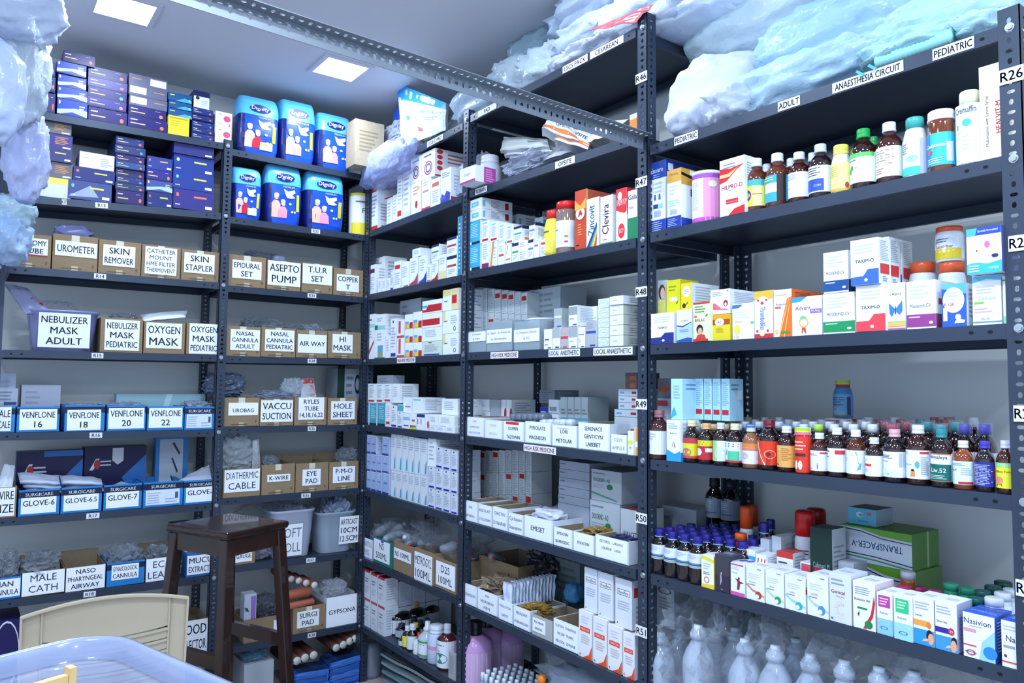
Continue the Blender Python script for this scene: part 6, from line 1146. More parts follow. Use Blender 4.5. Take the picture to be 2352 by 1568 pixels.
for i in range(14):
    a = 1156+i*8; t = 1334-i*1.5; dd = .02+i*.012
    sheet('B7', [(a, t+58), (a+20-i*.4, t+64), (a+22-i*.4, t+6), (a+1, t)], 'upright white sachet in the fanned row, %s from the left' % ['first', 'second', 'third', 'fourth', 'fifth', 'sixth', 'seventh', 'eighth', 'ninth', 'tenth', 'eleventh', 'twelfth', 'thirteenth', 'fourteenth'][i], ['#b9c6dc', '#a9b8d0', '#c3cee0'][i % 3], d=[dd, dd, dd+.004, dd+.004], kind='p', group='fanned white sachets', name='sachet', cat='sachet', thick=.002, bulge=.006, pr=[('r', .2, .85, .8, .92, '#b83038')] if i == 6 else ([('r', .5, .4, .8, .5, '#a03040')] if i % 4 == 1 else None))
OR = [('n', .2, .72, .8, .9, 3, '#b9c0cc'), ('r', .1, .56, .85, .66, '#d4452c'), ('t', .48, .61, .05, 'MAKCUR', '#f0e6e4', {'b': 1, 'w': .6}), ('n', .2, .3, .85, .5, 4, '#b9b0b4'), ('p', [(.3, 0), (1, 0), (1, .3), (.78, .1)], '#d8502c'), ('e', .12, .06, .05, .02, '#d8502c')]
RN = [('r', .12, .66, .88, .78, '#22252c'), ('r', .14, .67, .86, .77, '#dfe4ea'), ('t', .5, .72, .07, 'Raniflex', '#22252c', {'b': 1, 'w': .7}), ('n', .15, .35, .85, .55, 4, '#a9b2be'), ('p', [(.1, .06), (.18, .06), (.14, .1)], '#48505c')]
for i, (a, b_, t) in enumerate(((1329, 1360, 1404), (1362, 1394, 1420), (1396, 1429, 1438), (1431, 1458, 1455))):
    bx('B7', a, b_, t, 'white carton with orange foot and orange word, lower row, %s from the left' % ['first', 'second', 'third', 'fourth'][i], '#d6d9e0', OR, N5(6), key='b7_%d' % i, dep=.1, group='orange footed cartons', tcol='#dcd8dc')
for i, (a, b_, t, on_) in enumerate(((1342, 1372, 1305, 'b7_0'), (1374, 1408, 1316, 'b7_1'), (1413, 1452, 1330, 'b7_2'))):
    bx('B7', a, b_, t, 'white carton with a black framed word standing on the orange row, %s' % ['left', 'middle', 'right'][i], '#cdd5e2', RN, [('r', .1, .65, .6, .85, '#b83028'), ('n', .2, .1, .8, .5, 4, '#9aa4b0')], base=REG[on_]['z'], dep=.08, d=.02, group='black worded cartons')
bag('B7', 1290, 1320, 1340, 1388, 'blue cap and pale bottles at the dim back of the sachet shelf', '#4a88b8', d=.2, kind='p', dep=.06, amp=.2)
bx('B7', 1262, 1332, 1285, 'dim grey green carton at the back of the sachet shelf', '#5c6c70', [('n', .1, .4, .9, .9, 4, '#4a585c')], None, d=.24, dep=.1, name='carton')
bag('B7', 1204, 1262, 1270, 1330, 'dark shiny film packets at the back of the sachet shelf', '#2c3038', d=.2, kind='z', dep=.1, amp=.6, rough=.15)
# lowest shelf of the middle bay
PB = dict(body='#b58cc0', cap='#14141a', lab='#c2a4c8', L_=[('e', .3, .8, .2, .06, '#2c2450'), ('e', .3, .8, .14, .04, '#c8b0d8'), ('n', .1, .3, .6, .6, 3, '#a080b0')], shape='pump', name='pink_soap_bottle', bkind='p', brough=.2)
bottle('B8', 1066, 1114, 1440, 'large pink liquid bottle with a black pump by the first post', d=.01, h=.25, **PB)
bottle('B8', 1092, 1142, 1435, 'pink liquid bottle with black cap behind the first pink one', d=.10, h=.25, **PB)
bottle('B8', 1136, 1186, 1440, 'dim pink bottle, third and farthest of the pink ones', d=.18, h=.23, **PB)
first = None
def san(x, y, d, i):
    global first
    s, z = onR(x, y, d); zb = zs('B8', s)+.001; P = pt('R', s, d+.014, zb)
    lb = 'small clear blue sanitiser bottle with a white flip cap in the dense block'
    if first is None:
        r = empty('sanitiser_bottle', P, rz_of('R'), lb, 'bottle', 'small sanitiser bottles'); mb = MB(); mb.lathe([(.0, 0), (.0125, 0), (.0135, .004), (.0135, .060), (.008, .072), (.007, .076)], mat('#86b4d4', .08, 0, 't'), 14); mb.build('bottle_body', r)
        mb = MB(); mb.lathe([(.0085, .074), (.0085, .100), (.0075, .104)], mat('#cfdbe8', .35), 12); mb.build('cap', r)
        mb = MB(); S = surf_cyl(.0137, .012, .04, 2.2); prints(mb, S, .03, .04, [('r', 0, 0, 1, 1, '#5f9cc8'), ('n', .2, .3, .8, .8, 3, '#dce8f0')], True); mb.build('label', r); first = r
    else: dup(first, P)
for r_ in range(6):
    for c_ in range(7):
        x = 1104+c_*21+r_*13+(r_ % 2)*4; y = 1500+c_*9; dd = .012+r_*.031
        if x < 1270: 
            s = onR(1102, 1540, .02)[0]+c_*.0345+r_*.002; P = pt('R', s, dd+.014, 0); 
            if s > -1.62: continue
            zb = zs('B8', s)+.001
            if first is None: san(1102, 1540, .012, 0)
            else: dup(first, Vector((P.x, P.y, zb)))
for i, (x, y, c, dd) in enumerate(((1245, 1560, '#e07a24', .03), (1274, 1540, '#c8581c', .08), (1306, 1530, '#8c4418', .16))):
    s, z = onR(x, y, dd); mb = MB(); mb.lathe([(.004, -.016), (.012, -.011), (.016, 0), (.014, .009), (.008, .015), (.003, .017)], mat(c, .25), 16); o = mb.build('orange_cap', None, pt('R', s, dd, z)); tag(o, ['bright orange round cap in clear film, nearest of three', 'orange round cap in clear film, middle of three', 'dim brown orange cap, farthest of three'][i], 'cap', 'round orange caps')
bag('B8', 1225, 1440, 1535, 1660, 'clear film over the orange capped bottles on the lowest shelf', '#9fb0c4', d=.0, kind='f', dep=.24, amp=.5)
bag('B8', 1230, 1420, 1560, 1680, 'pale bottles wrapped together under the clear film', '#8fa0b8', d=.02, kind='b', dep=.22, amp=.3)
# ============================================================ near right bay (C)
g = 'plastic bags on top of the near right rack'
for a, b_, t, y1, lb, c, d, kd, am, sd_ in (
    (1500, 1700, 105, 300, 'white cloth bag slumped against the tall middle post', '#c3cbe0', .02, 'p', .16, 4.2),
    (1505, 1600, 200, 318, 'white folded cloth low beside the PEDIATRIC sign', '#c3cbe0', .0, 'p', .15, 1.2),
    (1590, 1700, 185, 288, 'milky bag with a twisted grey knot above the PEDIATRIC sign', '#d3deec', -.02, 'b', .3, 6.4),
    (1640, 1990, 90, 252, 'pale blue film bag above the ADULT sign', '#bfe0f6', .01, 'b', .24, 3.4),
    (1690, 2050, -20, 150, 'bright sky blue and white bag behind the pale one', '#b4dcf8', .08, 'b', .26, 8.8),
    (1540, 1900, -90, 110, 'large white bag rising to the ceiling above the pale blue bags', '#d4ebf8', .16, 'b', .2, 12.3),
    (1940, 2200, 40, 188, 'aqua tubing bag above the ANAESTHESIA CIRCUIT sign', '#b3e2ee', .005, 'b', .25, 2.2),
    (1960, 2330, -60, 120, 'wide light blue bag folded in long waves at the upper right', '#bfe4fb', .05, 'b', .24, 9.5),
    (2130, 2300, 10, 110, 'pale aqua bag before the PEDIATRIC sign at the right', '#c2e8f2', .02, 'b', .25, 5.9),
    (2050, 2500, -180, 30, 'white blue bag piled highest at the upper right corner', '#cdeefd', .12, 'b', .2, 15.1)):
    bag('C1', a, b_, t, y1, lb, c, d=d, kind=kd, dep=.30 if d < .05 else .26, amp=am, seed=sd_, group=g, nu=56, nv=32, sq=.7, freq=2.4, rough=.25 if kd == 'b' else .6)
mb = MB(); s0 = onR(2020, 150, .03)[0]; s1 = onR(2138, 100, .03)[0]
for i in range(36): f = i/35; mb.lathe([(.018, -.0012), (.021, 0), (.018, .0012)], mat('#8fcdd0', .35), 12) if False else None
mb.tube([(0+.0045*i, 0, 0) for i in range(36)], [.019 if i % 2 else .0165 for i in range(36)], mat('#93cfd2', .3), 14)
o = mb.build('corrugated_tube', None, pt('R', s0, .022, zs('C1', s0)+.021), rz_of('R')); tag(o, 'aqua corrugated breathing tube lying behind the ANAESTHESIA CIRCUIT sign', 'tube')
for (x, y), lb in (((1975, 168), 'teal printed tag in the clear bag, left of the breathing tube'), ((2003, 154), 'teal printed tag in the clear bag, beside the breathing tube')):
    s, z = onR(x, y, -.012); mb = MB(); mb.box((-.011, 0, -.003), (.011, .0012, .003), mat('#3fa9b4', .4)); o = mb.build('printed_tag', None, pt('R', s, -.012, z), rz_of('R')); o.rotation_euler = (0, math.radians(40), rz_of('R')); tag(o, lb, 'tag')
# second shelf
EB = [('r', 0, 0, 1, .18, '#2340a4'), ('r', 0, .76, 1, 1, '#1f3f9c'), ('t', .45, .88, .075, 'Ensure', '#e6ebf6', {'b': 1, 'w': .8}), ('n', .2, .77, .7, .83, 2, '#8fa4d8'), ('n', .2, .55, .8, .72, 3, '#b4c4d8'), ('r', .2, .34, .5, .4, '#26407c'), ('r', .52, .34, .8, .4, '#8cd0e0'), ('p', [(.25, .46), (.38, .46), (.36, .54), (.27, .54)], '#3a5a9c'), ('p', [(.55, .46), (.68, .46), (.66, .54), (.57, .54)], '#3a5a9c')]+[('r', .25+.06*i, .22, .28+.06*i, .31, '#8a9ad0') for i in range(8)]+[('n', .1, .02, .85, .16, 5, '#9fb0e4')]
bx('C2', 1494, 1529, 371, 'tall blue and white carton at the left end of the bottle shelf', '#e2e9f4', EB, [('r', 0, .76, 1, 1, '#1f3f9c'), ('r', 0, 0, 1, .18, '#2340a4'), ('r', .08, .86, .25, .96, '#dfe6f6')], dep=.13, d=.02)
GE = [('r', 0, 0, 1, .19, '#2340a4'), ('r', 0, .78, 1, 1, '#c8963c'), ('t', .5, .92, .05, 'Ensure', '#5a6a6c', {'b': 1, 'w': .7}), ('n', .15, .55, .8, .75, 3, '#bcd8cc'), ('n', .1, .36, .9, .48, 3, '#a8dcd8'), ('n', .05, .02, .85, .16, 5, '#9fb0e4')]+[('r', .25+.07*i, .22, .28+.07*i, .31, '#9aa2b0') for i in range(7)]
bx('C2', 1532, 1565, 389, 'gold topped white carton in front of the tall blue one', '#e6ecf4', GE, [('r', 0, .72, 1, 1, '#d0a040'), ('p', [(0, .88), (1, .74), (1, .80), (0, .93)], '#1c1e28'), ('r', 0, 0, 1, .15, '#2340a4'), ('t', .56, .60, .13, 'Ensure', '#22305c', {'b': 1, 'w': .75}), ('t', .6, .5, .05, 'Diabetes Care', '#8a98a4', {'w': .6}), ('n', .35, .2, .9, .4, 4, '#b0b8c4'), ('r', .25, .9, .4, .98, '#f0f0e8')], dep=.14, d=.0)
bottle('C2', 1597, 1653, 398, 'pink and white round tin with a white lid', '#c860b8', '#dfe4f0', '#e293c4', [('r', .0, .0, 1, .08, '#b850b0'), ('r', 0, .08, .62, .92, '#dfe6f6'), ('n', .1, .25, .28, .85, 16, '#aeb9c8'), ('n', .34, .25, .55, .85, 16, '#aeb9c8'), ('e', .8, .78, .09, .07, '#e6e0c0'), ('r', 0, .92, 1, 1, '#9c4cb0')], 'can', name='powder_tin', cat='tin', bkind='p', brough=.3, ridge=False, d=.005, arc=3.4)
HP = [('n', .15, .82, .75, .93, 2, '#7c8494'), ('p', [(0, .85), (.45, .82), (1, .86), (.7, .78), (.3, .62), (0, .58)], '#c8232c'), ('p', [(0, .74), (.35, .74), (.75, .82), (.4, .68), (0, .68)], '#e8b878'), ('t', .5, .50, .08, 'HILPRO-D', '#b02430', {'b': 1, 'w': .84}), ('n', .3, .42, .7, .46, 1, '#aab4b8'), ('r', .25, .24, .75, .28, '#c8303c'), ('r', .25, .2, .75, .23, '#c8303c'), ('p', [(.35, 0), (.6, .1), (1, .14), (1, 0)], '#c8232c')]
bx('C2', 1653, 1711, 363, 'white carton with red swoosh and red foot on the bottle shelf', '#e4ecf4', HP, N5(16), dep=.07, d=.0)
CLR = '#dbe2ee'
def bots(k, rows, **kw):
    for x0, x1, yt, body, cap, lab, L_, lb, *o in rows:
        q = dict(kw); q.update(o[0] if o else {}); bottle(k, x0, x1, yt, lb, body, cap, lab, L_, **q)
nl = lambda n=6, c='#8f9aac': [('n', .12, .15, .88, .9, n, c)]
bots('C2', [
 (1715, 1760, 366, '#5a2a18', '#dfe4ee', '#d9d83c', [('r', 0, .78, 1, 1, '#3aa8d8'), ('e', .38, .42, .18, .22, '#2a3f94'), ('e', .4, .42, .09, .12, '#d8a040'), ('r', .6, 0, 1, .75, '#e6e690'), ('n', .6, .4, .95, .5, 1, '#c05838')], 'brown syrup bottle with a yellow and blue label showing a round stomach picture'),
 (1762, 1810, 354, '#5c2a1e', '#dfe3ee', '#3aa4d0', [('r', .2, .35, .7, .7, '#dfe8ee'), ('n', .1, .78, .7, .95, 2, '#d8e070'), ('r', .7, 0, 1, 1, '#2a1a1a')], 'brown syrup bottle with a sky blue label, second on the top bottle shelf'),
 (1813, 1859, 351, '#3a1210', '#cdd3dc', '#e3e8ee', [('n', .1, .7, .8, .92, 3, '#98a2b0'), ('n', .2, .35, .5, .42, 1, '#d8cc50')], 'dark brown syrup bottle with a plain white label, third on its shelf'),
 (1860, 1910, 333, '#20141c', '#c3cedc', '#dfe6ee', [('n', .1, .6, .8, .95, 4, '#3f4450'), ('r', .12, .05, .8, .5, '#2f4fb0'), ('t', .6, .25, .08, 'COFF', '#d8e0f4')], 'dark bottle whose white label carries a blue rectangle'),
 (1911, 1954, 335, '#d3d9df', '#d9dc60', '#e4e08c', [('n', .1, .5, .6, .9, 6, '#c0b850'), ('r', 0, .0, 1, .1, '#e0b040'), ('e', .9, .2, .08, .1, '#a84040')], 'white plastic bottle with a pale yellow label and yellow cap', {'shape': 'oval', 'bkind': 'p', 'brough': .3}),
 (1955, 2013, 298, '#2c120e', '#1f9c4c', '#dfe9ec', [('r', 0, .86, 1, 1, '#58c064'), ('p', [(.1, .5), (.3, .62), (.5, .5), (.3, .45), (.25, .3), (.15, .4)], '#2f9c50'), ('n', .12, .74, .5, .8, 1, '#4a5464')], 'large brown bottle with a ridged green cap and a mint leaf label'),
 (2014, 2073, 283, '#3c1814', '#d6dbe6', '#e6e8dc', [('n', .1, .5, .8, .92, 5, '#9a8c80'), ('o', .45, .42, .3, .04, '#b07870', .2), ('n', .2, .1, .6, .32, 3, '#c08880')], 'large brown bottle with a cream label and white cap'),
 (2075, 2130, 271, '#d8e2ee', '#3fa49c', '#cfe0ea', [('r', 0, 0, .8, .22, '#3cc4c4'), ('e', .55, .45, .2, .08, '#90dcc0'), ('n', .1, .6, .5, .9, 5, '#7a86a0'), ('r', .8, 0, 1, 1, '#b8bce0')], 'white bottle with a translucent teal cap and aqua capsule print', {'shape': 'oval', 'bkind': 'p', 'brough': .3, 'ridge': False}),
 (2132, 2194, 257, '#6a3214', '#ecedf0', '#3ab4d4', [('r', .78, .1, 1, .7, '#c3c8ea'), ('t', .4, .62, .12, 'Gaviscon', '#e8f4f8', {'b': 1, 'w': .6}), ('e', .3, .42, .08, .08, '#d84838'), ('r', 0, 0, .3, 1, '#2a84dc'), ('n', .2, .05, .75, .25, 3, '#d0eef4'), ('t', .45, .62, .13, 'Gaviscon', '#e8f4f8', {'b': 1, 'w': .6})], 'wide amber bottle with a bright blue label and a white cap', {'shape': 'jar', 'brough': .1, 'lz': (.1, .62)}),
 (2197, 2261, 210, '#dfe9ee', '#e9eacb', '#e4eef0', [('p', [(0, 0), (1, 0), (1, .62), (.6, .72), (0, .45)], '#2cb4b4'), ('t', .5, .90, .11, 'Cremaffin', '#3a5068', {'w': .62, 'b': 1}), ('e', .28, .62, .13, .10, '#d8dcc0'), ('t', .28, .62, .09, '1', '#3a4a54', {'b': 1, 'w': .2}), ('n', .4, .22, .7, .5, 4, '#dff0f0'), ('e', .55, .68, .12, .06, '#38b8b0')], 'tallest white bottle with a teal wave beside the right post', {'shape': 'oval', 'bkind': 'p', 'brough': .3, 'ridge': False, 'lz': (.03, .80)})], d=.012, group=None)
bx('C2', 2250, 2304, 148, 'tall cream carton with upright lettering behind the right post', '#e6e0d4', [('t', .32, .42, .15, 'Multivitamin with Lysine Syrup', '#4a4446', {'rot': 90, 'w': .72}), ('t', .80, .44, .24, 'HEALVIT-M', '#d04038', {'rot': 90, 'w': .42, 'b': 1})], None, dep=.1, d=.02, rot=1)
bots('C2', [(1800, 1835, 365, '#3a1818', '#dfe3ea', CLR, nl(), 'brown bottle peeking out in the second row, left'), (1850, 1882, 352, '#2a181c', '#dfe3ea', CLR, nl(), 'brown bottle peeking out in the second row, middle'), (1990, 2026, 315, '#2a181c', '#2a9c54', CLR, nl(), 'green capped bottle behind the mint leaf one'),
 (1745, 1778, 378, '#4a2418', '#e3e6ee', '#d9d83c', nl(), 'yellow labelled bottle in the second row, left end'), (2172, 2206, 290, '#c8ccd4', '#ccd2de', CLR, nl(), 'pale bottle glimpsed between the two right hand bottles')], d=.11)
# third shelf, lower row
def tx(top, tc, band, bh=.33, x=.5): return [('n', .15, .68, .85, .9, 3, '#b9c1cc'), ('t', .5, .52, .075, top, tc, {'b': 1, 'w': .72}), ('p', [(0, 0), (1, 0), (1, bh+.07), (.62, bh+.07), (.45, bh-.07), (0, bh-.08)], band), ('e', .55, .1, .06, .035, '#e6eaf4')]
SR = [('n', .15, .5, .85, .95, 12, '#a9b3c0'), ('r', .12, .22, .85, .44, '#cf3a40'), ('n', .3, .05, .7, .18, 3, '#6a7484')]
def mox(name, band, nm='#4a5464'): return [('n', .12, .62, .82, .92, 4, '#bcc4cf'), ('t', .48, .48, .085, name, nm, {'w': .72}), ('r', 0, .04, 1, .30, band), ('n', .08, .22, .55, .27, 1, '#e0e8f0'), ('e', .83, .12, .07, .03, '#e6eef4')]
cols('C3', [
 (1495, 1548, 719, tx('TAXIM-O', '#22304c', '#24307c', .28), 0, 'white carton with a navy notched foot, leftmost on the children shelf', {'key': 'c3a', 'd': 0.0}),
 (1554, 1590, 711, [('p', [(0, .48), (.4, .45), (1, .6), (1, 0), (0, 0)], '#a9c4ec'), ('p', [(0, .5), (.4, .46), (1, .6), (1, .62), (.4, .5), (0, .53)], '#2a4a88'), ('p', [(0, 0), (1, 0), (1, .12), (.7, .14), (0, .06)], '#27509c'), ('t', .5, .66, .05, 'Levosalb-O', '#4a5a78', {'w': .75}), ('n', .2, .3, .8, .4, 2, '#7088b0')], 0, 'white carton with pale blue wave second from the left', {'d': .0, 'key': 'c3b'}),
 (1592, 1631, 694, [('r', 0, .95, 1, 1, '#c83a30'), ('n', .1, .72, .85, .92, 3, '#6c8a4c'), ('t', .4, .54, .07, 'BIFILAC', '#c03c34', {'b': 1, 'w': .6}), ('e', .4, .3, .2, .13, '#2a1c1c'), ('e', .42, .25, .14, .1, '#d8a48c'), ('p', [(.12, 0), (.8, 0), (.7, .16), (.5, .18), (.25, .16)], '#c8403c'), ('r', 0, 0, .9, .06, '#c83030'), ('e', .15, .64, .1, .03, '#d8704c'), ('p', [(.7, .62), (.9, .7), (.85, .64)], '#3a4a34')], 0, 'pale green carton with a toddler in red pictured', {'col': '#dcebbc', 'd': -.002}),
 (1631, 1677, 722, [('r', 0, .8, 1, 1, '#d8a028'), ('r', 0, .6, 1, .8, '#a8481c'), ('e', .48, .7, .24, .14, '#e8e6ea'), ('t', .48, .7, .1, 'AZ', '#a02838', {'b': 1, 'w': .28}), ('n', .3, .3, .7, .5, 4, '#c8a828')], 0, 'yellow carton with a round white emblem under the pink mountain one', {'col': '#dcc930', 'key': 'c3c', 'd': .01}),
 (1682, 1732, 697, [('p', [(.0, .97), (.5, .97), (.3, .88), (0, .87)], '#3a6ccc'), ('n', .1, .58, .85, .8, 3, '#c9d0d8'), ('t', .3, .5, .06, 'Emeset', '#c88888', {'w': .45}), ('e', .22, .28, .14, .14, '#d8d858'), ('p', [(.15, .05), (.3, .05), (.27, .16), (.18, .16)], '#d8c89c'), ('r', .85, .42, 1, .48, '#58b868')], 0, 'white carton with a small lemon head figure', {}),
 (1733, 1776, 668, [('r', 0, .82, 1, 1, '#d8ac40'), ('e', .45, .72, .38, .16, '#e6ebf2'), ('e', .42, .74, .09, .035, '#c04048'), ('e', .2, .8, .06, .025, '#c04048'), ('e', .65, .8, .06, .025, '#c04048'), ('t', .45, .42, .30, 'ThromboBliss', '#3f5a98', {'rot': -90, 'w': .48, 'b': 0}), ('r', 0, 0, 1, .09, '#c83034'), ('e', .42, .1, .14, .06, '#e3e9ee'), ('e', .15, .15, .06, .03, '#c04048'), ('e', .72, .15, .06, .03, '#c04048')], 0, 'tall white carton with orange top and downward blue lettering', {}),
 (1777, 1819, 665, [('n', .15, .85, .75, .92, 1, '#c8a888'), ('p', [(.75, .8), (1, .84), (1, .0), (.25, 0)], '#dc6c24'), ('p', [(.25, 0), (.32, 0), (.86, .8), (.84, .8)], '#e8c080'), ('p', [(.55, 0), (.6, 0), (.95, .8), (.93, .8)], '#e8c080'), ('t', .4, .68, .05, 'Polybion', '#3a4450', {'w': .65}), ('r', .08, .60, .4, .64, '#d05848'), ('r', .4, .07, .9, .12, '#4c8c3c'), ('e', .15, .12, .09, .05, '#e8b868')], 0, 'white carton with a tall orange triangle and orange side', {'scol': '#d8642c', 'S': [('n', .1, .8, .9, .95, 5, '#8c3c20')], 'dep': .13}),
 (1819, 1888, 681, [('p', [(0, 1), (.52, 1), (.3, .88), (0, .86)], '#3c94d8'), ('t', .38, .71, .11, 'Advent', '#5a4a68', {'w': .62}), ('r', .62, .56, 1, .67, '#8868b8'), ('t', .8, .615, .06, '91.4mg', '#f0ecf8', {'b': 1, 'w': .3}), ('e', .4, .34, .16, .14, '#e0a858'), ('e', .4, .33, .12, .09, '#f0e4d8'), ('e', .38, .46, .1, .05, '#6cb890'), ('p', [(.33, .06), (.37, .06), (.37, .16), (.45, .06), (.49, .06), (.46, .2), (.34, .2)], '#c84c44')], 0, 'large white carton with an orange headed cartoon child and violet tag', {}),
 (1890, 1964, 673, mox('MOXIKIND-CV', '#1c8c54'), 0, 'white carton with a green band under the dark blue banded one', {'key': 'c3d'}),
 (1966, 2034, 655, tx('TAXIM-O', '#24387c', '#d8404c', .30), 0, 'white carton with a coral red notched foot on the children shelf', {'key': 'c3e', 'd': 0.0}),
 (2037, 2080, 650, [('n', .1, .84, .8, .9, 2, '#c4cad4'), ('t', .5, .76, .045, 'L-MONTUS', '#3a4a68', {'w': .6, 'b': 1}), ('p', [(.45, .45), (.1, .58), (.15, .35), (.25, .28), (.4, .38)], '#3a78c8'), ('p', [(.48, .45), (.85, .62), (.85, .4), (.7, .32), (.52, .38)], '#3a78c8'), ('p', [(.44, .34), (.5, .34), (.48, .52), (.45, .52)], '#2c2838'), ('r', 0, .16, 1, .19, '#8cc070'), ('r', 0, .08, 1, .16, '#e0b060'), ('r', 0, .0, 1, .04, '#9464b0'), ('r', 0, .04, 1, .07, '#e8c48c')], 0, 'white carton with a blue butterfly', {}),
 (2082, 2150, 645, mox('Moxikind-CV', '#8c3c84', '#5a6470'), 0, 'white carton with a plum purple band on the children shelf', {'key': 'c3f', 'S': [('r', 0, 0, 1, .3, '#7c3464'), ('r', .1, .5, .9, .62, '#a83038')]}),
 (2163, 2221, 652, [('r', 0, 0, 1, 1, '#2c58c0'), ('p', [(0, 1), (1, 1), (1, .75), (0, .9)], '#58b0e4'), ('e', .48, .62, .44, .3, '#e3ecf2'), ('n', .18, .6, .75, .82, 3, '#b0bcc8'), ('t', .3, .52, .07, 'P-100', '#b02c48', {'b': 1, 'w': .45}), ('r', .05, .14, .22, .45, '#dfe8f2'), ('e', .66, .22, .12, .07, '#dfe9f4'), ('p', [(.5, .08), (.9, .08), (.95, .14), (.7, .18), (.55, .14)], '#dfe9f4')], 0, 'blue carton with a large white circle and crawling baby', {'dep': .07}),
 (2233, 2301, 632, [('p', [(0, .98), (1, 1), (1, .88), (.5, .92), (0, .86)], '#58b8dc'), ('n', .15, .62, .8, .8, 3, '#b4bcc8'), ('t', .5, .54, .08, 'Colicaid', '#8cb8b8', {'w': .6}), ('r', .05, .43, .4, .47, '#78b84c'), ('n', .05, .24, .85, .36, 2, '#c8a8a8'), ('t', .45, .12, .04, 'MEYER', '#7a8088', {'w': .4}), ('r', 0, .05, 1, .07, '#4a90b8')], 0, 'white carton with a sky blue top wave beside the right post', {'key': 'c3g'}),
 (2303, 2330, 634, [('r', 0, .9, 1, .93, '#3a8c50'), ('r', 0, 0, 1, .16, '#8cd0ac'), ('t', .7, .45, .1, 'C', '#6a7c7c', {'w': .3})], 0, 'white carton with a green line showing through the post holes', {}),
])
cols('C3', [
 (1511, 1530, 644, [('r', 0, 0, 1, 1, '#aab6c0'), ('e', .5, .66, .42, .22, '#4a3430'), ('e', .6, .62, .28, .17, '#e0b8a4'), ('p', [(0, 0), (1, 0), (.9, .42), (.3, .46), (0, .38)], '#d8d870')], 0, 'carton side showing a girl in a yellow top', {'on': 'c3a', 'd': .06}),
 (1531, 1563, 643, [('n', .15, .65, .85, .85, 2, '#8c9420'), ('e', .4, .42, .18, .07, '#dfe6e0'), ('e', .65, .42, .15, .08, '#d8c8dc'), ('p', [(.7, .3), (.85, .36), (.75, .26)], '#4a4420')], 0, 'yellow green carton behind the elephant one', {'on': 'c3a', 'd': .04, 'col': '#ccc81c', 'dep': .08}),
 (1564, 1588, 650, [('e', .55, .68, .4, .22, '#eceee8'), ('n', .3, .6, .8, .76, 3, '#8c6c9c'), ('e', .3, .16, .18, .09, '#3a3430'), ('p', [(.4, .14), (.7, .32), (.66, .24)], '#3a3430')], 0, 'bright yellow carton with a white balloon and small elephant', {'on': 'c3b', 'col': '#e0cc1c', 'scol': '#dde4e8', 'dep': .12, 'd': .02}),
 (1632, 1676, 665, [('n', .1, .72, .75, .92, 3, '#9aa2b0'), ('p', [(0, .2), (0, .48), (.25, .44), (.55, .22), (.9, .18), (.9, .14)], '#dc6078'), ('e', .8, .42, .12, .13, '#9c2c44'), ('e', .8, .38, .06, .07, '#e8ecf2'), ('e', .9, .92, .05, .03, '#d87078')], 0, 'white carton with a pink hill and dark red drop', {'on': 'c3c', 'S': N5(10), 'dep': .14}),
 (1891, 1949, 578, mox('MOXIKIND-CV', '#1c4c8c'), 0, 'white carton with a dark blue band standing on the green banded one', {'on': 'c3d', 'S': [('r', 0, 0, 1, .3, '#14284c'), ('r', .1, .5, .9, .62, '#a82c38')]}),
 (1953, 2019, 549, tx('TAXIM-O', '#2a3f80', '#3a64b0', .26), 0, 'tall white carton with a mid blue notched foot in the upper row', {'on': 'c3e', 'S': SR, 'd': -.008, 'rot': -1.2, 'dep': .05, 'key': 'c3h'}),
])
bx('C3', 2020, 2043, 545, 'white carton edge with red square behind the mid blue footed one', '#dfe6ec', [('r', 0, 0, 1, .3, '#2f5ca8')]+[], SR, base=REG['c3h']['zb'], d=.07, dep=.05)
bx('C3', 2050, 2072, 552, 'white carton edge with red square, last of the receding trio', '#dfe6ec', [('r', 0, 0, 1, .3, '#2f5ca8')], SR, base=REG['c3h']['zb'], d=.13, dep=.05)
JL = [('r', 0, 0, 1, .42, '#c8b428'), ('e', .5, .62, .42, .36, '#dfe4ee'), ('n', .2, .65, .8, .85, 2, '#6a7080'), ('t', .5, .5, .12, 'LactiFiber', '#8c4c4c', {'b': 1, 'w': .55}), ('p', [(.3, 0), (.5, .2), (.7, 0)], '#c87838')]
JB = dict(shape='jar', body='#cfd6e2', cap='#c4512c', lab='#d3dae6', L_=JL, name='fibre_jar', cat='jar', bkind='p', brough=.3, ridge=False)
z0 = zs('C3', -.8)
bottle('C3', 2091, 2150, 603, 'white jar with an orange lid behind the plum banded carton', d=.13, **JB)
q = bottle('C3', 2157, 2218, 603, 'orange lidded jar, lower one of the stacked pair', d=.12, **JB)
bottle('C3', 2150, 2213, 522, 'orange lidded jar standing on top of another jar', d=.12, base=q['z']+.001, **JB)
bx('C3', 2219, 2302, 522, 'white and blue carton with a laughing baby, topmost beside the right post', '#e4ecf4', [('r', 0, .84, 1, 1, '#2c48b8'), ('p', [(0, .84), (0, 1), (.32, 1), (.26, .84)], '#48acdc'), ('t', .62, .92, .05, 'Specially formulated', '#e8eef8', {'w': .58}), ('p', [(0, 0), (1, 0), (1, .26), (.6, .2), (.3, .24), (0, .22)], '#38b0d4'), ('e', .27, .53, .13, .13, '#e8c8b4'), ('e', .3, .5, .02, .02, '#5a3430'), ('p', [(.1, .24), (.45, .24), (.4, .42), (.2, .42)], '#e8eaee'), ('e', .6, .62, .08, .07, '#e868a8'), ('e', .82, .36, .1, .04, '#28305c'), ('n', .05, .03, .42, .2, 3, '#dff2f8'), ('t', .78, .1, .06, 'MEYER', '#dff2f8', {'w': .28})], [('r', 0, 0, 1, 1, '#4c5494'), ('n', .3, .1, .7, .9, 6, '#a4acd8')], base=REG['c3g']['z'], d=-.01, dep=.07, rot=-2)
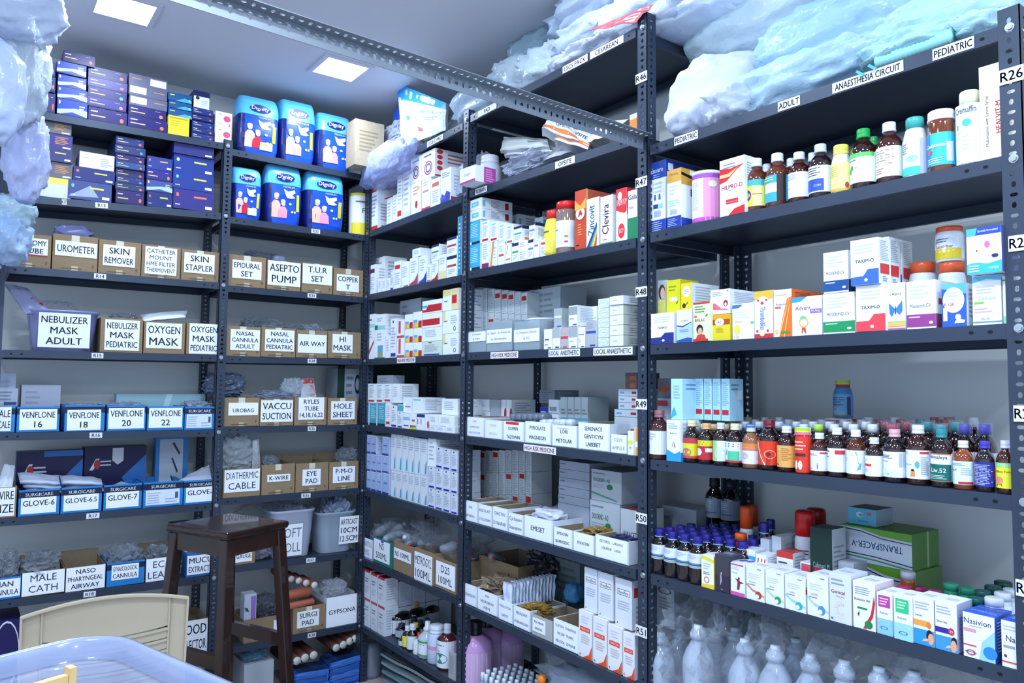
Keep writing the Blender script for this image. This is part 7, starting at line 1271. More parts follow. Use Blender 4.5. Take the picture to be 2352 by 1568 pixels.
# fourth shelf: bottles
DK = '#1e0f10'
bx('C4', 1531, 1563, 965, 'white and blue carton with a lung picture at the left of the syrup row', '#dbe6f2', [('n', .1, .78, .85, .93, 3, '#98a4b4'), ('t', .5, .68, .04, 'Budecort', '#2f3a54', {'w': .8}), ('p', [(.4, .38), (.48, .5), (.45, .34)], '#7a9c7c'), ('p', [(.52, .5), (.66, .34), (.55, .34)], '#b06080'), ('p', [(0, 0), (1, 0), (1, .26), (.6, .18), (0, .28)], '#2894dc')], [('n', .1, .5, .9, .95, 14, '#9aa8b8'), ('r', 0, 0, 1, .22, '#2888d0'), ('r', .3, .1, .9, .22, '#c03040')], dep=.09, d=.0, key='c4a')
for i, (a, b_) in enumerate(((1541, 1568), (1597, 1615), (1617, 1635), (1637, 1655), (1657, 1676))):
    bx('C4', a, b_, 870, 'sky blue inhaler carton, %s' % ['leftmost, with wide pale front', 'first of the four with red squares', 'second of the four with red squares', 'third of the four with red squares', 'last of the four with red squares'][i], '#a6d4ec', ([('n', .2, .5, .8, .85, 5, '#88a4c4'), ('p', [(0, .02), (.5, .12), (.3, .3), (.1, .22)], '#38a4dc')] if not i else [('n', .1, .35, .9, .92, 12, '#7ca0bc'), ('r', .08, .14, .88, .26, '#b82a34'), ('r', .97, 0, 1, 1, '#dfeef6')]), [('n', .1, .7, .8, .9, 2, '#6890b0'), ('r', .55, .5, .9, .72, '#e0ecf4')], base=REG['c4a']['z'], d=.02 if i == 0 else .075, dep=.14 if i == 0 else .06, group=None if i == 0 else 'red squared inhaler cartons')
def dose(**k): return k
SY = [
 (1497, 1532, 942, '#3c1a1a', '#8a5a60', '#d3dbe6', [('n', .1, .6, .7, .9, 3, '#98a4b8'), ('r', .1, .2, .3, .4, '#b84c60')], 'brown syrup bottle with a mauve cap, leftmost beside the tall post', {'d': .0}),
 (1573, 1607, 965, DK, '#c8c49c', '#d0cc30', [('r', 0, .74, 1, 1, '#b83848'), ('e', .5, .3, .22, .2, '#b06c70'), ('r', 0, 0, 1, .12, '#c04834')], 'dark bottle with a red and yellow lung label, first of the syrup row'),
 (1607, 1639, 972, DK, '#d0a070', '#b82838', [('r', 0, .7, 1, 1, '#d0cc30'), ('n', .1, .74, .9, .96, 2, '#2c2424'), ('e', .35, .4, .2, .2, '#dcd4dc'), ('r', .7, .4, 1, .6, '#dfe4ea')], 'dark bottle with a yellow over red label and tan cap'),
 (1641, 1671, 971, DK, '#c4c9d0', '#dbe6e4', [('r', 0, 0, .55, 1, '#98cc84'), ('e', .7, .4, .25, .3, '#c8d8e0')], 'dark bottle with a white and leaf green label'),
 (1671, 1707, 973, DK, '#d3ceb0', '#d8e2e6', [('n', .05, .72, .9, .95, 2, '#34405c'), ('r', .4, .1, .9, .55, '#50bc94'), ('p', [(.1, .55), (.35, .6), (.3, .3)], '#2c6cb0'), ('r', 0, 0, 1, .1, '#b83838')], 'dark bottle with a white label, green block and red foot line'),
 (1708, 1743, 977, '#8a5a3c', '#c3cedc', '#d9d3dc', [('r', 0, .8, 1, 1, '#d8803c'), ('r', 0, .66, 1, .78, '#d07860'), ('e', .4, .4, .2, .15, '#b8b4c0')], 'clear orange syrup bottle with a white, orange topped label', {'cprints': [('r', 0, .7, 1, .95, '#2c68c0')]}),
 (1745, 1789, 965, DK, '#6c1c28', '#d83c24', [('r', 0, 0, .22, 1, '#dfe8f4'), ('t', .11, .5, .16, 'Benadryl', '#2a2838', {'rot': 90, 'w': .7, 'b': 1}), ('p', [(.25, 1), (.4, .6), (.5, .3), (.6, 0), (.55, 0), (.42, .3), (.32, .6), (.22, 1)], '#e8e0d4'), ('o', .75, .45, .2, .18, '#e8b49c', .12), ('e', .7, .46, .08, .08, '#6c2420'), ('p', [(.6, 0), (.72, 0), (.78, .35), (.66, .35)], '#b02c1c')], 'dark bottle with a bright red label, wine coloured cap and coughing figure'),
 (1788, 1827, 979, '#28110c', '#ccd3dd', '#dca45c', [('o', .25, .85, .18, .1, '#e8d0a0', .2), ('n', .5, .3, .9, .9, 7, '#b47c3c'), ('r', .1, .1, .35, .14, '#6c4420')], 'dark bottle with a light orange label'),
 (1829, 1862, 982, '#c02c24', '#dfe4e8', '#d43a28', [('n', .15, .6, .85, .9, 3, '#e8b4a8'), ('r', .1, .45, .8, .53, '#4c2028'), ('e', .33, .2, .1, .13, '#e0d8dc'), ('e', .56, .2, .1, .13, '#e0d8dc')], 'bright red bottle with a lung drawing and rainbow cap', {'shape': 'jar', 'cprints': [('r', 0, .6, 1, 1, '#9cd03c'), ('r', 0, .4, 1, .6, '#e0d040'), ('r', 0, 0, 1, .4, '#d86c90')], 'lz': (.03, .80)}),
 (1864, 1902, 994, '#3a1612', '#c9cfda', '#d6deea', [('r', .7, .85, 1, .93, '#b83040'), ('n', .1, .75, .6, .88, 2, '#c0646c'), ('p', [(.3, .1), (.62, .35), (.62, .1)], '#3454a0'), ('p', [(.26, .1), (.6, .38), (.66, .38), (.34, .1)], '#c84c3c')], 'short brown bottle with a red and blue triangle label'),
 (1903, 1944, 982, DK, '#cdd3de', '#d8dfea', [('n', .05, .7, .4, .92, 2, '#3a4454'), ('r', .6, .75, 1, .92, '#c03440'), ('n', .0, .6, .5, .66, 1, '#6c2440')], 'dark bottle with a white label and red square at its corner'),
 (1946, 1987, 987, '#4a1f12', '#d3d9e2', '#dbe5ec', [('p', [(.4, .95), (.7, .95), (.5, .8), (.8, .4), (.7, .15), (.3, .02), (.5, .02), (.85, .2), (.9, .45), (.6, .75)], '#58a8d4'), ('n', .05, .5, .3, .9, 4, '#98a4b4')], 'brown bottle with a blue ribbon curve on its label'),
 (1989, 2029, 1005, '#241012', '#c6cedb', '#dbe2ec', [('r', 0, .48, .55, .60, '#cc4440'), ('n', .05, .2, .5, .4, 3, '#a4aebc'), ('n', .05, .7, .4, .85, 2, '#a4aebc')], 'short dark bottle with a coral block on its white label'),
 (2031, 2081, 986, '#1c0f14', '#c49aa4', '#dae3f0', [('n', .05, .72, .6, .88, 3, '#3a3f50'), ('o', .28, .62, .16, .025, '#b03c48', .3), ('r', .8, .4, 1, .95, '#a8b4c4'), ('e', .42, .12, .09, .03, '#3c4858'), ('r', 0, 0, .7, .3, '#c8d8f0')], 'dark bottle with pink cap under clear cup and a white blue label'),
 (2083, 2137, 976, '#2c120c', '#c3c8d2', '#dbe3ee', [('n', .05, .82, .4, .95, 2, '#9aa4b4'), ('t', .24, .5, .07, 'AmbroLite', '#60a8d0', {'w': .5, 'b': 1}), ('e', .62, .5, .07, .12, '#48a4d8'), ('e', .48, .30, .06, .04, '#2c2020'), ('p', [(.4, .08), (.55, .08), (.55, .26), (.42, .26)], '#d08c50'), ('r', .7, .88, 1, .95, '#b83038'), ('n', .72, .15, .98, .8, 9, '#98a4b4')], 'tallest dark bottle with a silver cap and a small child drawing'),
 (2139, 2188, 986, '#200f10', '#2a7c84', '#dce4ea', [('r', 0, .0, 1, .62, '#14615c'), ('r', 0, .62, 1, .65, '#dce4ea'), ('r', 0, .97, 1, 1, '#d0683c'), ('t', .5, .86, .13, 'Himalaya', '#3c6c60', {'b': 1, 'w': .8}), ('t', .52, .40, .16, 'Liv.52', '#eef4f4', {'b': 1, 'w': .72}), ('n', .2, .08, .8, .24, 3, '#b4d0cc'), ('r', 0, 0, 1, .02, '#d07040')], 'dark bottle with a teal green label and flat teal cap'),
 (2190, 2237, 1012, '#7c3a1c', '#c9c7b4', '#cfe0ea', [('t', .22, .62, .1, 'Zoc-P', '#7c3c50', {'w': .36, 'b': 1}), ('n', .05, .8, .9, .92, 2, '#4a88a8'), ('n', .55, .4, .95, .75, 4, '#98acb8'), ('r', .45, .03, 1, .13, '#b42c3c')], 'amber bottle with a pale blue label and cream cap near the right post'),
 (2240, 2286, 1013, '#1c1218', '#3c38a0', '#2a2c8c', [('n', .08, .05, .92, .92, 14, '#b4bce4'), ('r', .97, .3, 1, .8, '#c03040')], 'dark bottle with a royal blue label full of print'),
 (2288, 2334, 1012, '#3a1810', '#c4c2e0', '#d9dc38', [('r', 0, .84, 1, 1, '#8ccc94'), ('t', .48, .66, .09, 'Delfosa Forte', '#7c3428', {'b': 1, 'w': .8}), ('e', .35, .3, .16, .16, '#d08c70'), ('p', [(.2, .08), (.35, .3), (.5, .08)], '#c8503c')], 'brown bottle with a yellow label touching the right post')]
bots('C4', SY, shape='syrup', d=.006)
proto = {}
def dosebottle(x, d, cap, ring, top, w=.021, h=.105, lab='#cdd5e0'):
    s = onR(x, 980, d)[0]; z = zs('C4', s)+.0008; hh = onR(x, top, d)[1]-z; hh = max(.07, min(hh, .16))
    lb = {'#d4ccac': 'cream capped', '#c4ccd8': 'silver capped', '#8c3440': 'red capped', '#3f74b8': 'blue capped', '#2a7c84': 'teal capped', '#c8a070': 'tan capped', '#9cd03c': 'lime capped', '#4038a0': 'violet capped'}[cap]+' dark syrup bottle standing in the back rows'
    if cap in proto: dup(proto[cap], pt('R', s, d, z), sc=(1, 1, hh/.12)); return
    r = empty('syrup_bottle', pt('R', s, d, z), rz_of('R'), lb, 'bottle', lb+' of the near rack'); mb = MB(); mb.lathe([(a*w, b*.12) for a, b in PROF['syrup'][0]], mat(DK, .08, 0, 'g'), 16); mb.build('bottle_body', r)
    mb = MB(); mb.lathe([(w*.52, .101), (w*.52, .110), (w*.5, .119), (w*.46, .12)], mat(cap, .3), 14); mb.build('cap', r)
    mb = MB(); mb.lathe([(w*.66, .098), (w*.68, .123)], mat('#b8c4d4', .08, 0, 'f'), 14); mb.build('measuring_cup', r)
    mb = MB(); S = surf_cyl(w*1.01, .015, .052, 5.5); prints(mb, S, w*5, .05, [('r', 0, 0, 1, 1, lab)], True); mb.build('label', r); r.scale = (1, 1, hh/.12); proto[cap] = r
rows4 = [(.075, 974, [(1618, '#d4ccac'), (1640, '#c8a070'), (1666, '#c8a070'), (1696, '#c4ccd8'), (1722, '#3f74b8'), (1762, '#3f74b8'), (1806, '#3f74b8'), (1846, '#c4ccd8'), (1880, '#9cd03c'), (1916, '#c4ccd8'), (1960, '#c4ccd8'), (2004, '#c4ccd8'), (2052, '#8c3440'), (2106, '#3f74b8'), (2160, '#2a7c84'), (2216, '#4038a0'), (2262, '#4038a0')]),
 (.135, 968, [(1598, '#d4ccac'), (1628, '#c4ccd8'), (1656, '#d4ccac'), (1684, '#d4ccac'), (1712, '#c4ccd8'), (1744, '#c4ccd8'), (1790, '#c4ccd8'), (1830, '#c4ccd8'), (1868, '#c4ccd8'), (1906, '#c4ccd8'), (1946, '#c4ccd8'), (1990, '#c4ccd8'), (2038, '#8c3440'), (2086, '#8c3440'), (2132, '#2a7c84'), (2196, '#2a7c84')]),
 (.195, 963, [(1640, '#d4ccac'), (1672, '#d4ccac'), (1702, '#d4ccac'), (1734, '#c4ccd8'), (1770, '#c4ccd8'), (1812, '#c4ccd8'), (1850, '#c4ccd8'), (1888, '#c4ccd8'), (1938, '#c4ccd8'), (1980, '#c4ccd8'), (2020, '#8c3440'), (2070, '#8c3440'), (2115, '#2a7c84'), (2172, '#8c3440')]),
 (.255, 958, [(1690, '#d4ccac'), (1718, '#d4ccac'), (1756, '#c4ccd8'), (1790, '#c4ccd8'), (1996, '#c4ccd8'), (2056, '#c4ccd8'), (2148, '#8c3440'), (2180, '#8c3440'), (2235, '#c4ccd8')])]
for d_, top, L4 in rows4:
    for x, c in L4: dosebottle(x, d_+.0, c, 0, top)
r = bx('C4', 1898, 1955, 967, 'flat white and red carton bridging the bottle caps at the back', '#c9ced8', [('r', 0, .0, 1, .55, '#b03038')], [('r', 0, 0, 1, 1, '#b03038')], base=zs('C4', -1.0)+.115, d=.24, dep=.06, rot=6)
bottle('C4', 1916, 1957, 873, 'light blue bottle with a rainbow cap standing alone on the red carton', '#4c80b4', '#9c4450', '#5f98c4', [('n', .1, .6, .8, .9, 3, '#3c5c88'), ('r', .05, .5, .7, .54, '#20284c'), ('o', .4, .3, .12, .12, '#c09cb0', .3), ('r', 0, 0, 1, .07, '#6c7448'), ('r', .85, 0, 1, .9, '#2c2c6c')], 'oval', d=.24, base=r['z']+.001, bkind='p', brough=.25, cprints=[('r', 0, .6, 1, 1, '#98b83c'), ('r', 0, .4, 1, .6, '#c8b040')], ridge=False)
cols('C4', [(1510, 1541, 869, [('p', [(.1, .6), (.5, .5), (.9, .6), (.9, .7), (.3, .75)], '#a8502c')], 0, 'grey carton with a rust arrow high behind the sky blue cartons', {'col': '#6c7078', 'd': .17, 'on': zs('C4', -1.3)+.14, 'dep': .1}), (1510, 1541, 915, [('r', 0, .82, .8, .95, '#a02c34'), ('n', .2, .2, .8, .6, 3, '#8c94a4')], 0, 'grey white carton with red bars behind the leftmost bottle', {'col': '#98a0b4', 'd': .15, 'on': zs('C4', -1.3)+.04, 'dep': .12})])
# fifth shelf
VB = dict(shape='amber', lz=(.34, .66), cprints=[('r', 0, 0, 1, .1, '#8cc4e4')], body='#140d10', cap='#231f78', lab='#ccd6e4', L_=[('n', .15, .6, .8, .9, 3, '#98a4bc'), ('r', 0, .28, 1, .34, '#5078b8'), ('r', .1, .18, .9, .26, '#27407c'), ('r', 0, 0, 1, .15, '#8ea8a4')])
vb = None
def violet(x, y, d, front=False):
    global vb
    s = onR(x, y, d)[0]; z = zs('C5', s)+.0008
    lb = 'small dark bottle with a violet cap in the packed cluster at the left'
    if vb is None:
        q = bottle('C5', x-15, x+15, 1214, lb, d=d-.02, name='antacid_bottle', group='violet capped bottles', **VB); vb = q['o']; return
    dup(vb, pt('R', s, d, z))
violet(1516, 1320, .028)
for x, y, d in ((1546, 1330, .028), (1575, 1340, .028), (1604, 1350, .028)): violet(x, y, d)
for r_ in range(1, 6):
    for c_ in range(7 if r_ < 4 else 5):
        x = 1516+c_*28+r_*24; d = .028+r_*.047
        if r_ >= 4 and c_ < 1: continue
        violet(x-0, 1330+c_*8, d)
for x, t, lb in ((1642, 1098, 'large dark bottle with black cap rising behind the violet caps, left'), (1678, 1103, 'large dark bottle with black cap rising behind the violet caps, right')):
    bottle('C5', x-18, x+18, t, lb, '#0c0a0e', '#12121c', '#76839a', [('n', .2, .5, .8, .9, 4, '#9fb0c4'), ('r', .1, .25, .8, .3, '#33507c'), ('r', 0, 0, 1, .14, '#7c8c88')], 'amber', d=.29, base=zs('C5', -1.3)+.09, lz=(.22, .6))
bx('C5', 1521, 1600, 1166, 'long grey white carton lying at the back left', '#98a0ac', [('t', .12, .6, .2, 'Emeset', '#a84858', {'w': .2, 'b': 1}), ('n', .05, .2, .2, .3, 1, '#a0888c')], None, d=.25, dep=.1, name='carton', base=zs('C5', -1.4)+.06)
bx('C5', 1521, 1600, 1196, 'second long carton under the grey white one at the back left', '#a4acb8', None, None, d=.25, dep=.1, name='carton', h=.058)
SPR = [('n', .2, .5, .8, .85, 4, '#a8a09c'), ('r', .2, .3, .7, .36, '#c86c4c')]
bottle('C5', 1702, 1728, 1162, 'white spray can with an orange cap, front one of two', '#cdd4e0', '#cc4c20', '#c9d0dc', SPR, 'spray', d=.15, name='spray_can', cat='can', bkind='p', brough=.3, ridge=False)
bottle('C5', 1716, 1740, 1159, 'white spray can with an orange cap, rear one of two', '#c3cad6', '#b8451e', '#b9c0cc', [('r', .6, .2, .8, .7, '#6c5048')], 'spray', d=.21, name='spray_can', cat='can', bkind='p', brough=.3, ridge=False)
bottle('C5', 1690, 1714, 1224, 'small bottle with an orange cap among the violet ones', '#a84420', '#d4581c', None, None, 'jar', d=.10, name='small_bottle', bkind='p', ridge=False)
bottle('C5', 1740, 1773, 1200, 'dark bottle with violet cap right of the orange capped cans, front', d=.13, name='antacid_bottle', **VB)
bottle('C5', 1756, 1786, 1193, 'dark bottle with violet cap right of the orange capped cans, rear', d=.2, name='antacid_bottle', **VB)
RS = [('n', .25, .7, .85, .82, 2, '#4a4450'), ('r', .2, .6, .85, .64, '#b83440'), ('r', .2, .53, .85, .57, '#b83440'), ('n', .25, .15, .8, .3, 3, '#98a0ac')]+[('r', .3+.05*i, .33, .32+.05*i, .42, '#4a5464') for i in range(9)]
bottle('C5', 1829, 1871, 1172, 'white spray can with a glossy red cap, front one', '#d0d6e0', '#b81c1e', '#cdd4de', RS, 'spray', d=.14, name='spray_can', cat='can', bkind='p', brough=.3, ridge=False)
bottle('C5', 1854, 1896, 1167, 'white spray can with a glossy red cap, rear one', '#c0c6d0', '#981a1c', '#bdc4ce', RS, 'spray', d=.21, name='spray_can', cat='can', bkind='p', brough=.3, ridge=False)
bx('C5', 1861, 1912, 1213, 'dark green carton with pale lettering before the green white ones', '#0f2a26', [('t', .5, .52, .07, 'Calimuct M', '#8cb8b0', {'w': .75, 'b': 1}), ('n', .35, .4, .65, .44, 1, '#2c5450')], [('r', 0, 0, 1, 1, '#a8b0b8'), ('n', .1, .5, .9, .8, 5, '#7c848c'), ('r', 0, .05, 1, .2, '#5c8c30')], d=.09, dep=.06, tcol='#1c2a2c', name='carton')
def tsp(flip):
    w = [('r', 0, 0, 1, 1, '#b3bcc9')]
    T_ = ('t', .52, .52, .20, 'TRANSPACER-V', '#23507c', {'b': 1, 'w': .72, 'rot': 180 if flip else 0})
    return w+[('p', [(0, 1), (1, 1), (1, .78), (.6, .82), (.3, .95), (0, .97)], '#5c9428'), ('p', [(0, .93), (.3, .9), (.6, .77), (1, .72), (1, .70), (.6, .74), (.3, .87), (0, .90)], '#2c2850'), T_, ('p', [(0, .22), (.5, .2), (1, .10), (1, .13), (.5, .23), (0, .25)], '#2c2850'), ('p', [(0, .14), (.5, .1), (1, .0), (1, .04), (.5, .14), (0, .18)], '#2f8050')]
q = bx('C5', 1938, 2103, 1300, 'large white and green carton with upright blue lettering, lower of two', '#b3bcc9', tsp(0), [('r', 0, 0, 1, 1, '#56803c')], d=.17, dep=.13, name='carton', tcol='#5c9428')
q2 = bx('C5', 1932, 2095, 1216, 'large white and green carton printed upside down, upper of two', '#b3bcc9', tsp(1), [('r', 0, 0, 1, 1, '#4c7830'), ('r', .55, 0, .62, 1, '#8cac80')], d=.17, dep=.13, name='carton', base=q['z'], tcol='#5c9428')
bx('C5', 1948, 2013, 1168, 'small light blue carton on top of the green and white pile', '#4f9cb8', [('e', .42, .62, .13, .17, '#b8c4cc'), ('e', .46, .6, .08, .1, '#4f88a8'), ('r', .68, .6, .82, .82, '#b45468'), ('t', .55, .25, .13, 'Rotahaler', '#2a6c8c', {'w': .6})], [('r', 0, 0, 1, 1, '#8c9cac')], base=q2['z'], d=.19, dep=.08, tcol='#284454')
cols('C5', [(1747, 1768, 1238, [('n', .1, .4, .9, .7, 3, '#4a5060')], 0, 'slim white carton standing behind the dancer row', {'d': .11, 'col': '#a9b3c4'}), (1773, 1795, 1232, [('e', .35, .55, .22, .07, '#3ca88c')], 0, 'white carton with a green oval behind the front row', {'d': .12, 'col': '#b9c2cf'}),
 (1784, 1822, 1268, [('r', .0, .8, 1, 1, '#c03430'), ('n', .1, .3, .8, .7, 3, '#4a4a58')], 0, 'small white carton with a red lid lying behind the front row', {'d': .09, 'on': zs('C5', -1.2)+.04, 'dep': .06, 'tcol': '#b84440'}),
 (1705, 1735, 1262, [('r', 0, 0, 1, .7, '#3c9cd4'), ('e', .3, .85, .1, .1, '#c04048')], 0, 'small blue white carton lying behind the violet capped bottles', {'d': .07, 'on': zs('C5', -1.3)+.055, 'dep': .05}), (1736, 1760, 1274, [('p', [(0, .1), (.2, .8), (.3, .8), (.15, .1)], '#c02c34'), ('p', [(.35, .1), (.55, .8), (.65, .8), (.5, .1)], '#c02c34'), ('p', [(.7, .1), (.85, .8), (.95, .8), (.85, .1)], '#c02c34')], 0, 'small white carton with red strokes behind the front row', {'d': .06, 'on': zs('C5', -1.3)+.055, 'dep': .05}),
 (1697, 1735, 1250, [('r', 0, 0, 1, 1, '#b83830'), ('r', .2, .4, .8, .6, '#c8c4cc')], 0, 'flat red and white strip carton, left of two', {'d': .12, 'on': zs('C5', -1.3)+.06, 'dep': .06, 'tcol': '#a83c34'}), (1838, 1862, 1292, [('r', .1, .2, 1, .9, '#cc4c60')], 0, 'pink marked flat carton behind the blue circle ones', {'d': .09, 'on': zs('C5', -1.05)+.065, 'dep': .05}), (1868, 1893, 1300, [('r', 0, .1, 1, .9, '#98203c')], 0, 'crimson marked flat carton behind the blue circle ones', {'d': .09, 'on': zs('C5', -1.05)+.065, 'dep': .05}),
 (1925, 1962, 1292, [('n', .1, .4, .7, .8, 3, '#98a2b0')], 0, 'small grey white carton before the green and white pile', {'d': .11, 'col': '#a4acbc', 'on': zs('C5', -1.0)+.05, 'dep': .07})])
def inh(c, w, nm='formonide'): return [('n', .12, .62, .8, .8, 3, '#c8ccd8'), ('t', .35, .53, .05, nm, '#6c7488', {'w': .5}), ('r', .08, .44, .25, .465, '#4cb088'), ('r', .25, .44, .48, .465, '#d06478'), ('p', [(0, .42), (.35, .26), (.7, .22), (1, .14), (1, .18), (.7, .27), (.35, .32), (0, .47)], w), ('e', .68, .18, .17, .11, c), ('e', .62, .14, .1, .06, '#e3e8f0'), ('n', .62, .92, .88, .96, 1, '#5a6474')]
FR5 = [
 (1611, 1640, 1276, [('p', [(0, .88), (1, .8), (1, .9), (0, 1)], '#d8cc40'), ('n', .15, .55, .8, .78, 3, '#b0b8a8'), ('n', .15, .4, .7, .5, 2, '#5c6c6c'), ('o', .42, .25, .22, .1, '#c07c88', .3), ('p', [(0, .0), (1, 0), (1, .14), (0, .1)], '#d8c438')], 'pale yellow edged carton with a lips drawing', {'scol': '#d8c83c'}),
 (1642, 1676, 1275, [('r', 0, 0, 1, .45, '#332c40'), ('p', [(.35, .15), (.5, .3), (.45, .48), (.35, .45)], '#8c90a4'), ('e', .44, .5, .05, .03, '#a8a8b4'), ('t', .5, .07, .03, 'ROL', '#d8d8e0', {'w': .2, 'b': 1})], 'dark charcoal carton with a small pale figure', {'col': '#3c3a46', 'tcol': '#4c5060'}),
 (1678, 1711, 1295, [('r', 0, .94, .92, .98, '#a83c98'), ('n', .05, .8, .8, .9, 2, '#b0b4c4'), ('t', .3, .7, .04, 'Mucopain', '#4a4460', {'w': .5}), ('p', [(.45, .2), (.62, .2), (.68, .4), (.95, .44), (.66, .47), (.62, .54), (.45, .52), (.3, .55), (.5, .44)], '#7c2c4c'), ('e', .6, .56, .07, .035, '#7c2c4c'), ('r', 0, 0, 1, .12, '#c454a8')], 'white carton with a leaping dancer and magenta foot', {'T': [('e', .2, .6, .2, .2, '#6c50b0'), ('e', .6, .7, .2, .2, '#6c50b0')]}),
 (1714, 1756, 1302, inh('#a83a30', '#c87868', 'foracort'), 'white inhaler carton with a brick red circle', {}),
 (1758, 1801, 1312, inh('#2f9454', '#a8ccb8', 'duolin'), 'white inhaler carton with a green circle', {}),
 (1803, 1851, 1325, inh('#28a8b0', '#7cd0d4', 'levolin'), 'white inhaler carton with a turquoise circle', {'S': [('r', 0, .55, 1, .7, '#c83030'), ('r', 0, .72, 1, .76, '#3ca870')]}),
 (1854, 1903, 1322, inh('#4888d8', '#a8c4ec', 'asthalin'), 'white inhaler carton with a cornflower blue circle', {}),
 (1905, 1956, 1318, [('n', .08, .74, .9, .9, 2, '#8c94a4'), ('t', .4, .62, .075, 'Gemcal', '#b02434', {'b': 1, 'w': .62}), ('t', .5, .53, .035, 'NASAL SPRAY', '#8c90a0', {'w': .4})]+[('e', .55+.3*math.cos(a_)*r_, .28+.18*math.sin(a_)*r_, .012, .008, '#d8a868') for r_ in (.5, .65, .8, .95) for a_ in [1+.4*j for j in range(12)]]+[('e', .18, .08, .06, .02, '#3454a0')], 'pale carton with a golden dotted crescent', {'col': '#cdd3de'}),
 (1959, 2011, 1338, [('n', .1, .72, .8, .9, 4, '#8c94a4'), ('t', .42, .62, .05, 'Budamate 200', '#3a6c50', {'b': 1, 'w': .7}), ('p', [(.95, .75), (1, .6), (.9, .3), (.6, .02), (.45, .02), (.8, .35)], '#c02c3c'), ('r', .2, .42, .65, .46, '#2f7c50'), ('e', .7, .12, .18, .085, '#1f7c44'), ('p', [(.2, .3), (.3, .38), (.28, .25)], '#2a4c40')], 'white carton with a red curve and green disc', {'scol': '#dcc4d0', 'dep': .08}),
 (2014, 2051, 1363, [('r', .1, .66, .85, .94, '#b03c98'), ('n', .18, .7, .8, .9, 3, '#e8c8e0'), ('t', .45, .52, .05, 'Refresh', '#3f4c78', {'w': .5}), ('r', 0, 0, 1, .38, '#84bce8'), ('o', .45, .16, .25, .04, '#2f6cb0', .3), ('o', .45, .3, .35, .05, '#a8d4f0', .12)], 'eye drop carton with a magenta block over blue water', {'d': .004}),
 (2053, 2096, 1371, [('r', .1, .62, .82, .94, '#34b87c'), ('n', .18, .7, .75, .9, 3, '#c8ecd8'), ('t', .45, .50, .05, 'Refresh', '#3f6c78', {'w': .5}), ('r', 0, 0, 1, .38, '#90c8ec'), ('o', .5, .16, .25, .04, '#1f5c9c', .3), ('o', .5, .3, .38, .05, '#b0dcf4', .12)], 'eye drop carton with a green block over blue water', {'d': .0}),
 (2098, 2146, 1374, [('n', .08, .74, .8, .92, 3, '#98a4c0'), ('t', .25, .62, .045, 'Otrivin', '#3a4470', {'w': .35, 'b': 1}), ('r', 0, .40, .8, .52, '#e09840'), ('e', .75, .44, .12, .07, '#d87c38'), ('r', 0, 0, 1, .33, '#2f8ce0'), ('e', .78, .22, .16, .13, '#1c1a24'), ('e', .84, .16, .14, .12, '#d8a07c'), ('p', [(.4, .08), (.7, .1), (.7, .16), (.5, .14)], '#d8b090')], 'nasal drop carton with an orange bar and a face tilted back', {}),
 (2148, 2199, 1384, [('n', .06, .74, .8, .92, 3, '#98a4c0'), ('t', .3, .58, .045, 'Otrivin Oxy', '#3a4470', {'w': .5, 'b': 1}), ('r', 0, .36, .65, .47, '#34288c'), ('e', .74, .42, .14, .075, '#c03050'), ('t', .74, .42, .05, '25', '#f4e8ec', {'b': 1, 'w': .16}), ('r', 0, 0, 1, .3, '#3a90d8'), ('e', .86, .2, .14, .12, '#1c1a24'), ('e', .84, .13, .14, .12, '#d8a07c'), ('p', [(.45, .06), (.7, .08), (.7, .14), (.55, .12)], '#d8b090')], 'nasal spray carton with a violet bar and a red disc reading 25', {'scol': '#b4c0dc'}),
 (2212, 2286, 1412, [('t', .46, .82, .13, 'Nasivion', '#2f3c64', {'w': .86}), ('n', .2, .70, .8, .73, 1, '#8c94b0'), ('r', .02, .58, .42, .65, '#d48cac'), ('r', .0, .26, .42, .29, '#c84450'), ('p', [(1, .7), (.6, .4), (.5, .0), (1, 0)], '#90c4f0'), ('e', .85, .2, .22, .14, '#2f80d0'), ('e', .24, .12, .15, .06, '#c8384c'), ('e', .24, .12, .10, .035, '#dfe8f4'), ('r', .06, .12, .42, .14, '#3860b4')], 'large white nasal drop carton with a blue lid and blue child silhouette', {'scol': '#2c58b8', 'tcol': '#2858c4', 'T': [('t', .5, .3, .2, 'Nasivion', '#dfe8f8', {'b': 1, 'w': .8, 'rot': 180}), ('t', .5, .7, .2, 'Nasivion', '#dfe8f8', {'b': 1, 'w': .8, 'rot': 180})], 'dep': .08}),
 (2300, 2345, 1428, [('n', .1, .78, .9, .92, 2, '#b0b8c8'), ('t', .62, .62, .14, 'Nasi', '#2f3c64', {'w': .75}), ('r', .1, .42, .7, .47, '#8c94a4'), ('r', 0, .1, 1, .13, '#c84450'), ('e', .2, .24, .08, .03, '#4a3c4c')], 'white nasal drop carton partly behind the right post', {'tcol': '#2858c4'})]
for x0, x1, yt, F_, lb, o in FR5:
    bx('C5', x0, x1, yt, lb, o.get('col', '#dde3ee'), F_, o.get('S', N5(10, '#b9c1cf')), T_=o.get('T', [('n', .2, .3, .8, .6, 2, '#b0b8c8')]), dep=o.get('dep', .07), d=o.get('d', .004), scol=o.get('scol'), tcol=o.get('tcol'))
for i, (x, t, c, lb) in enumerate(((2078, 1345, '#a8286c', 'magenta lidded jar behind the eye drop cartons, left'), (2110, 1347, '#b02c74', 'magenta lidded jar behind the eye drop cartons, right'), (2148, 1356, '#98286c', 'magenta lidded jar behind the orange bar carton'), (2200, 1370, '#98285c', 'magenta lidded jar next to the dark green ones'))):
    bottle('C5', x-17, x+17, t, lb, '#a83070', c, None, None, 'jar', d=.12+.03*(i % 2), name='lidded_jar', cat='jar', bkind='p', brough=.3, ridge=False)
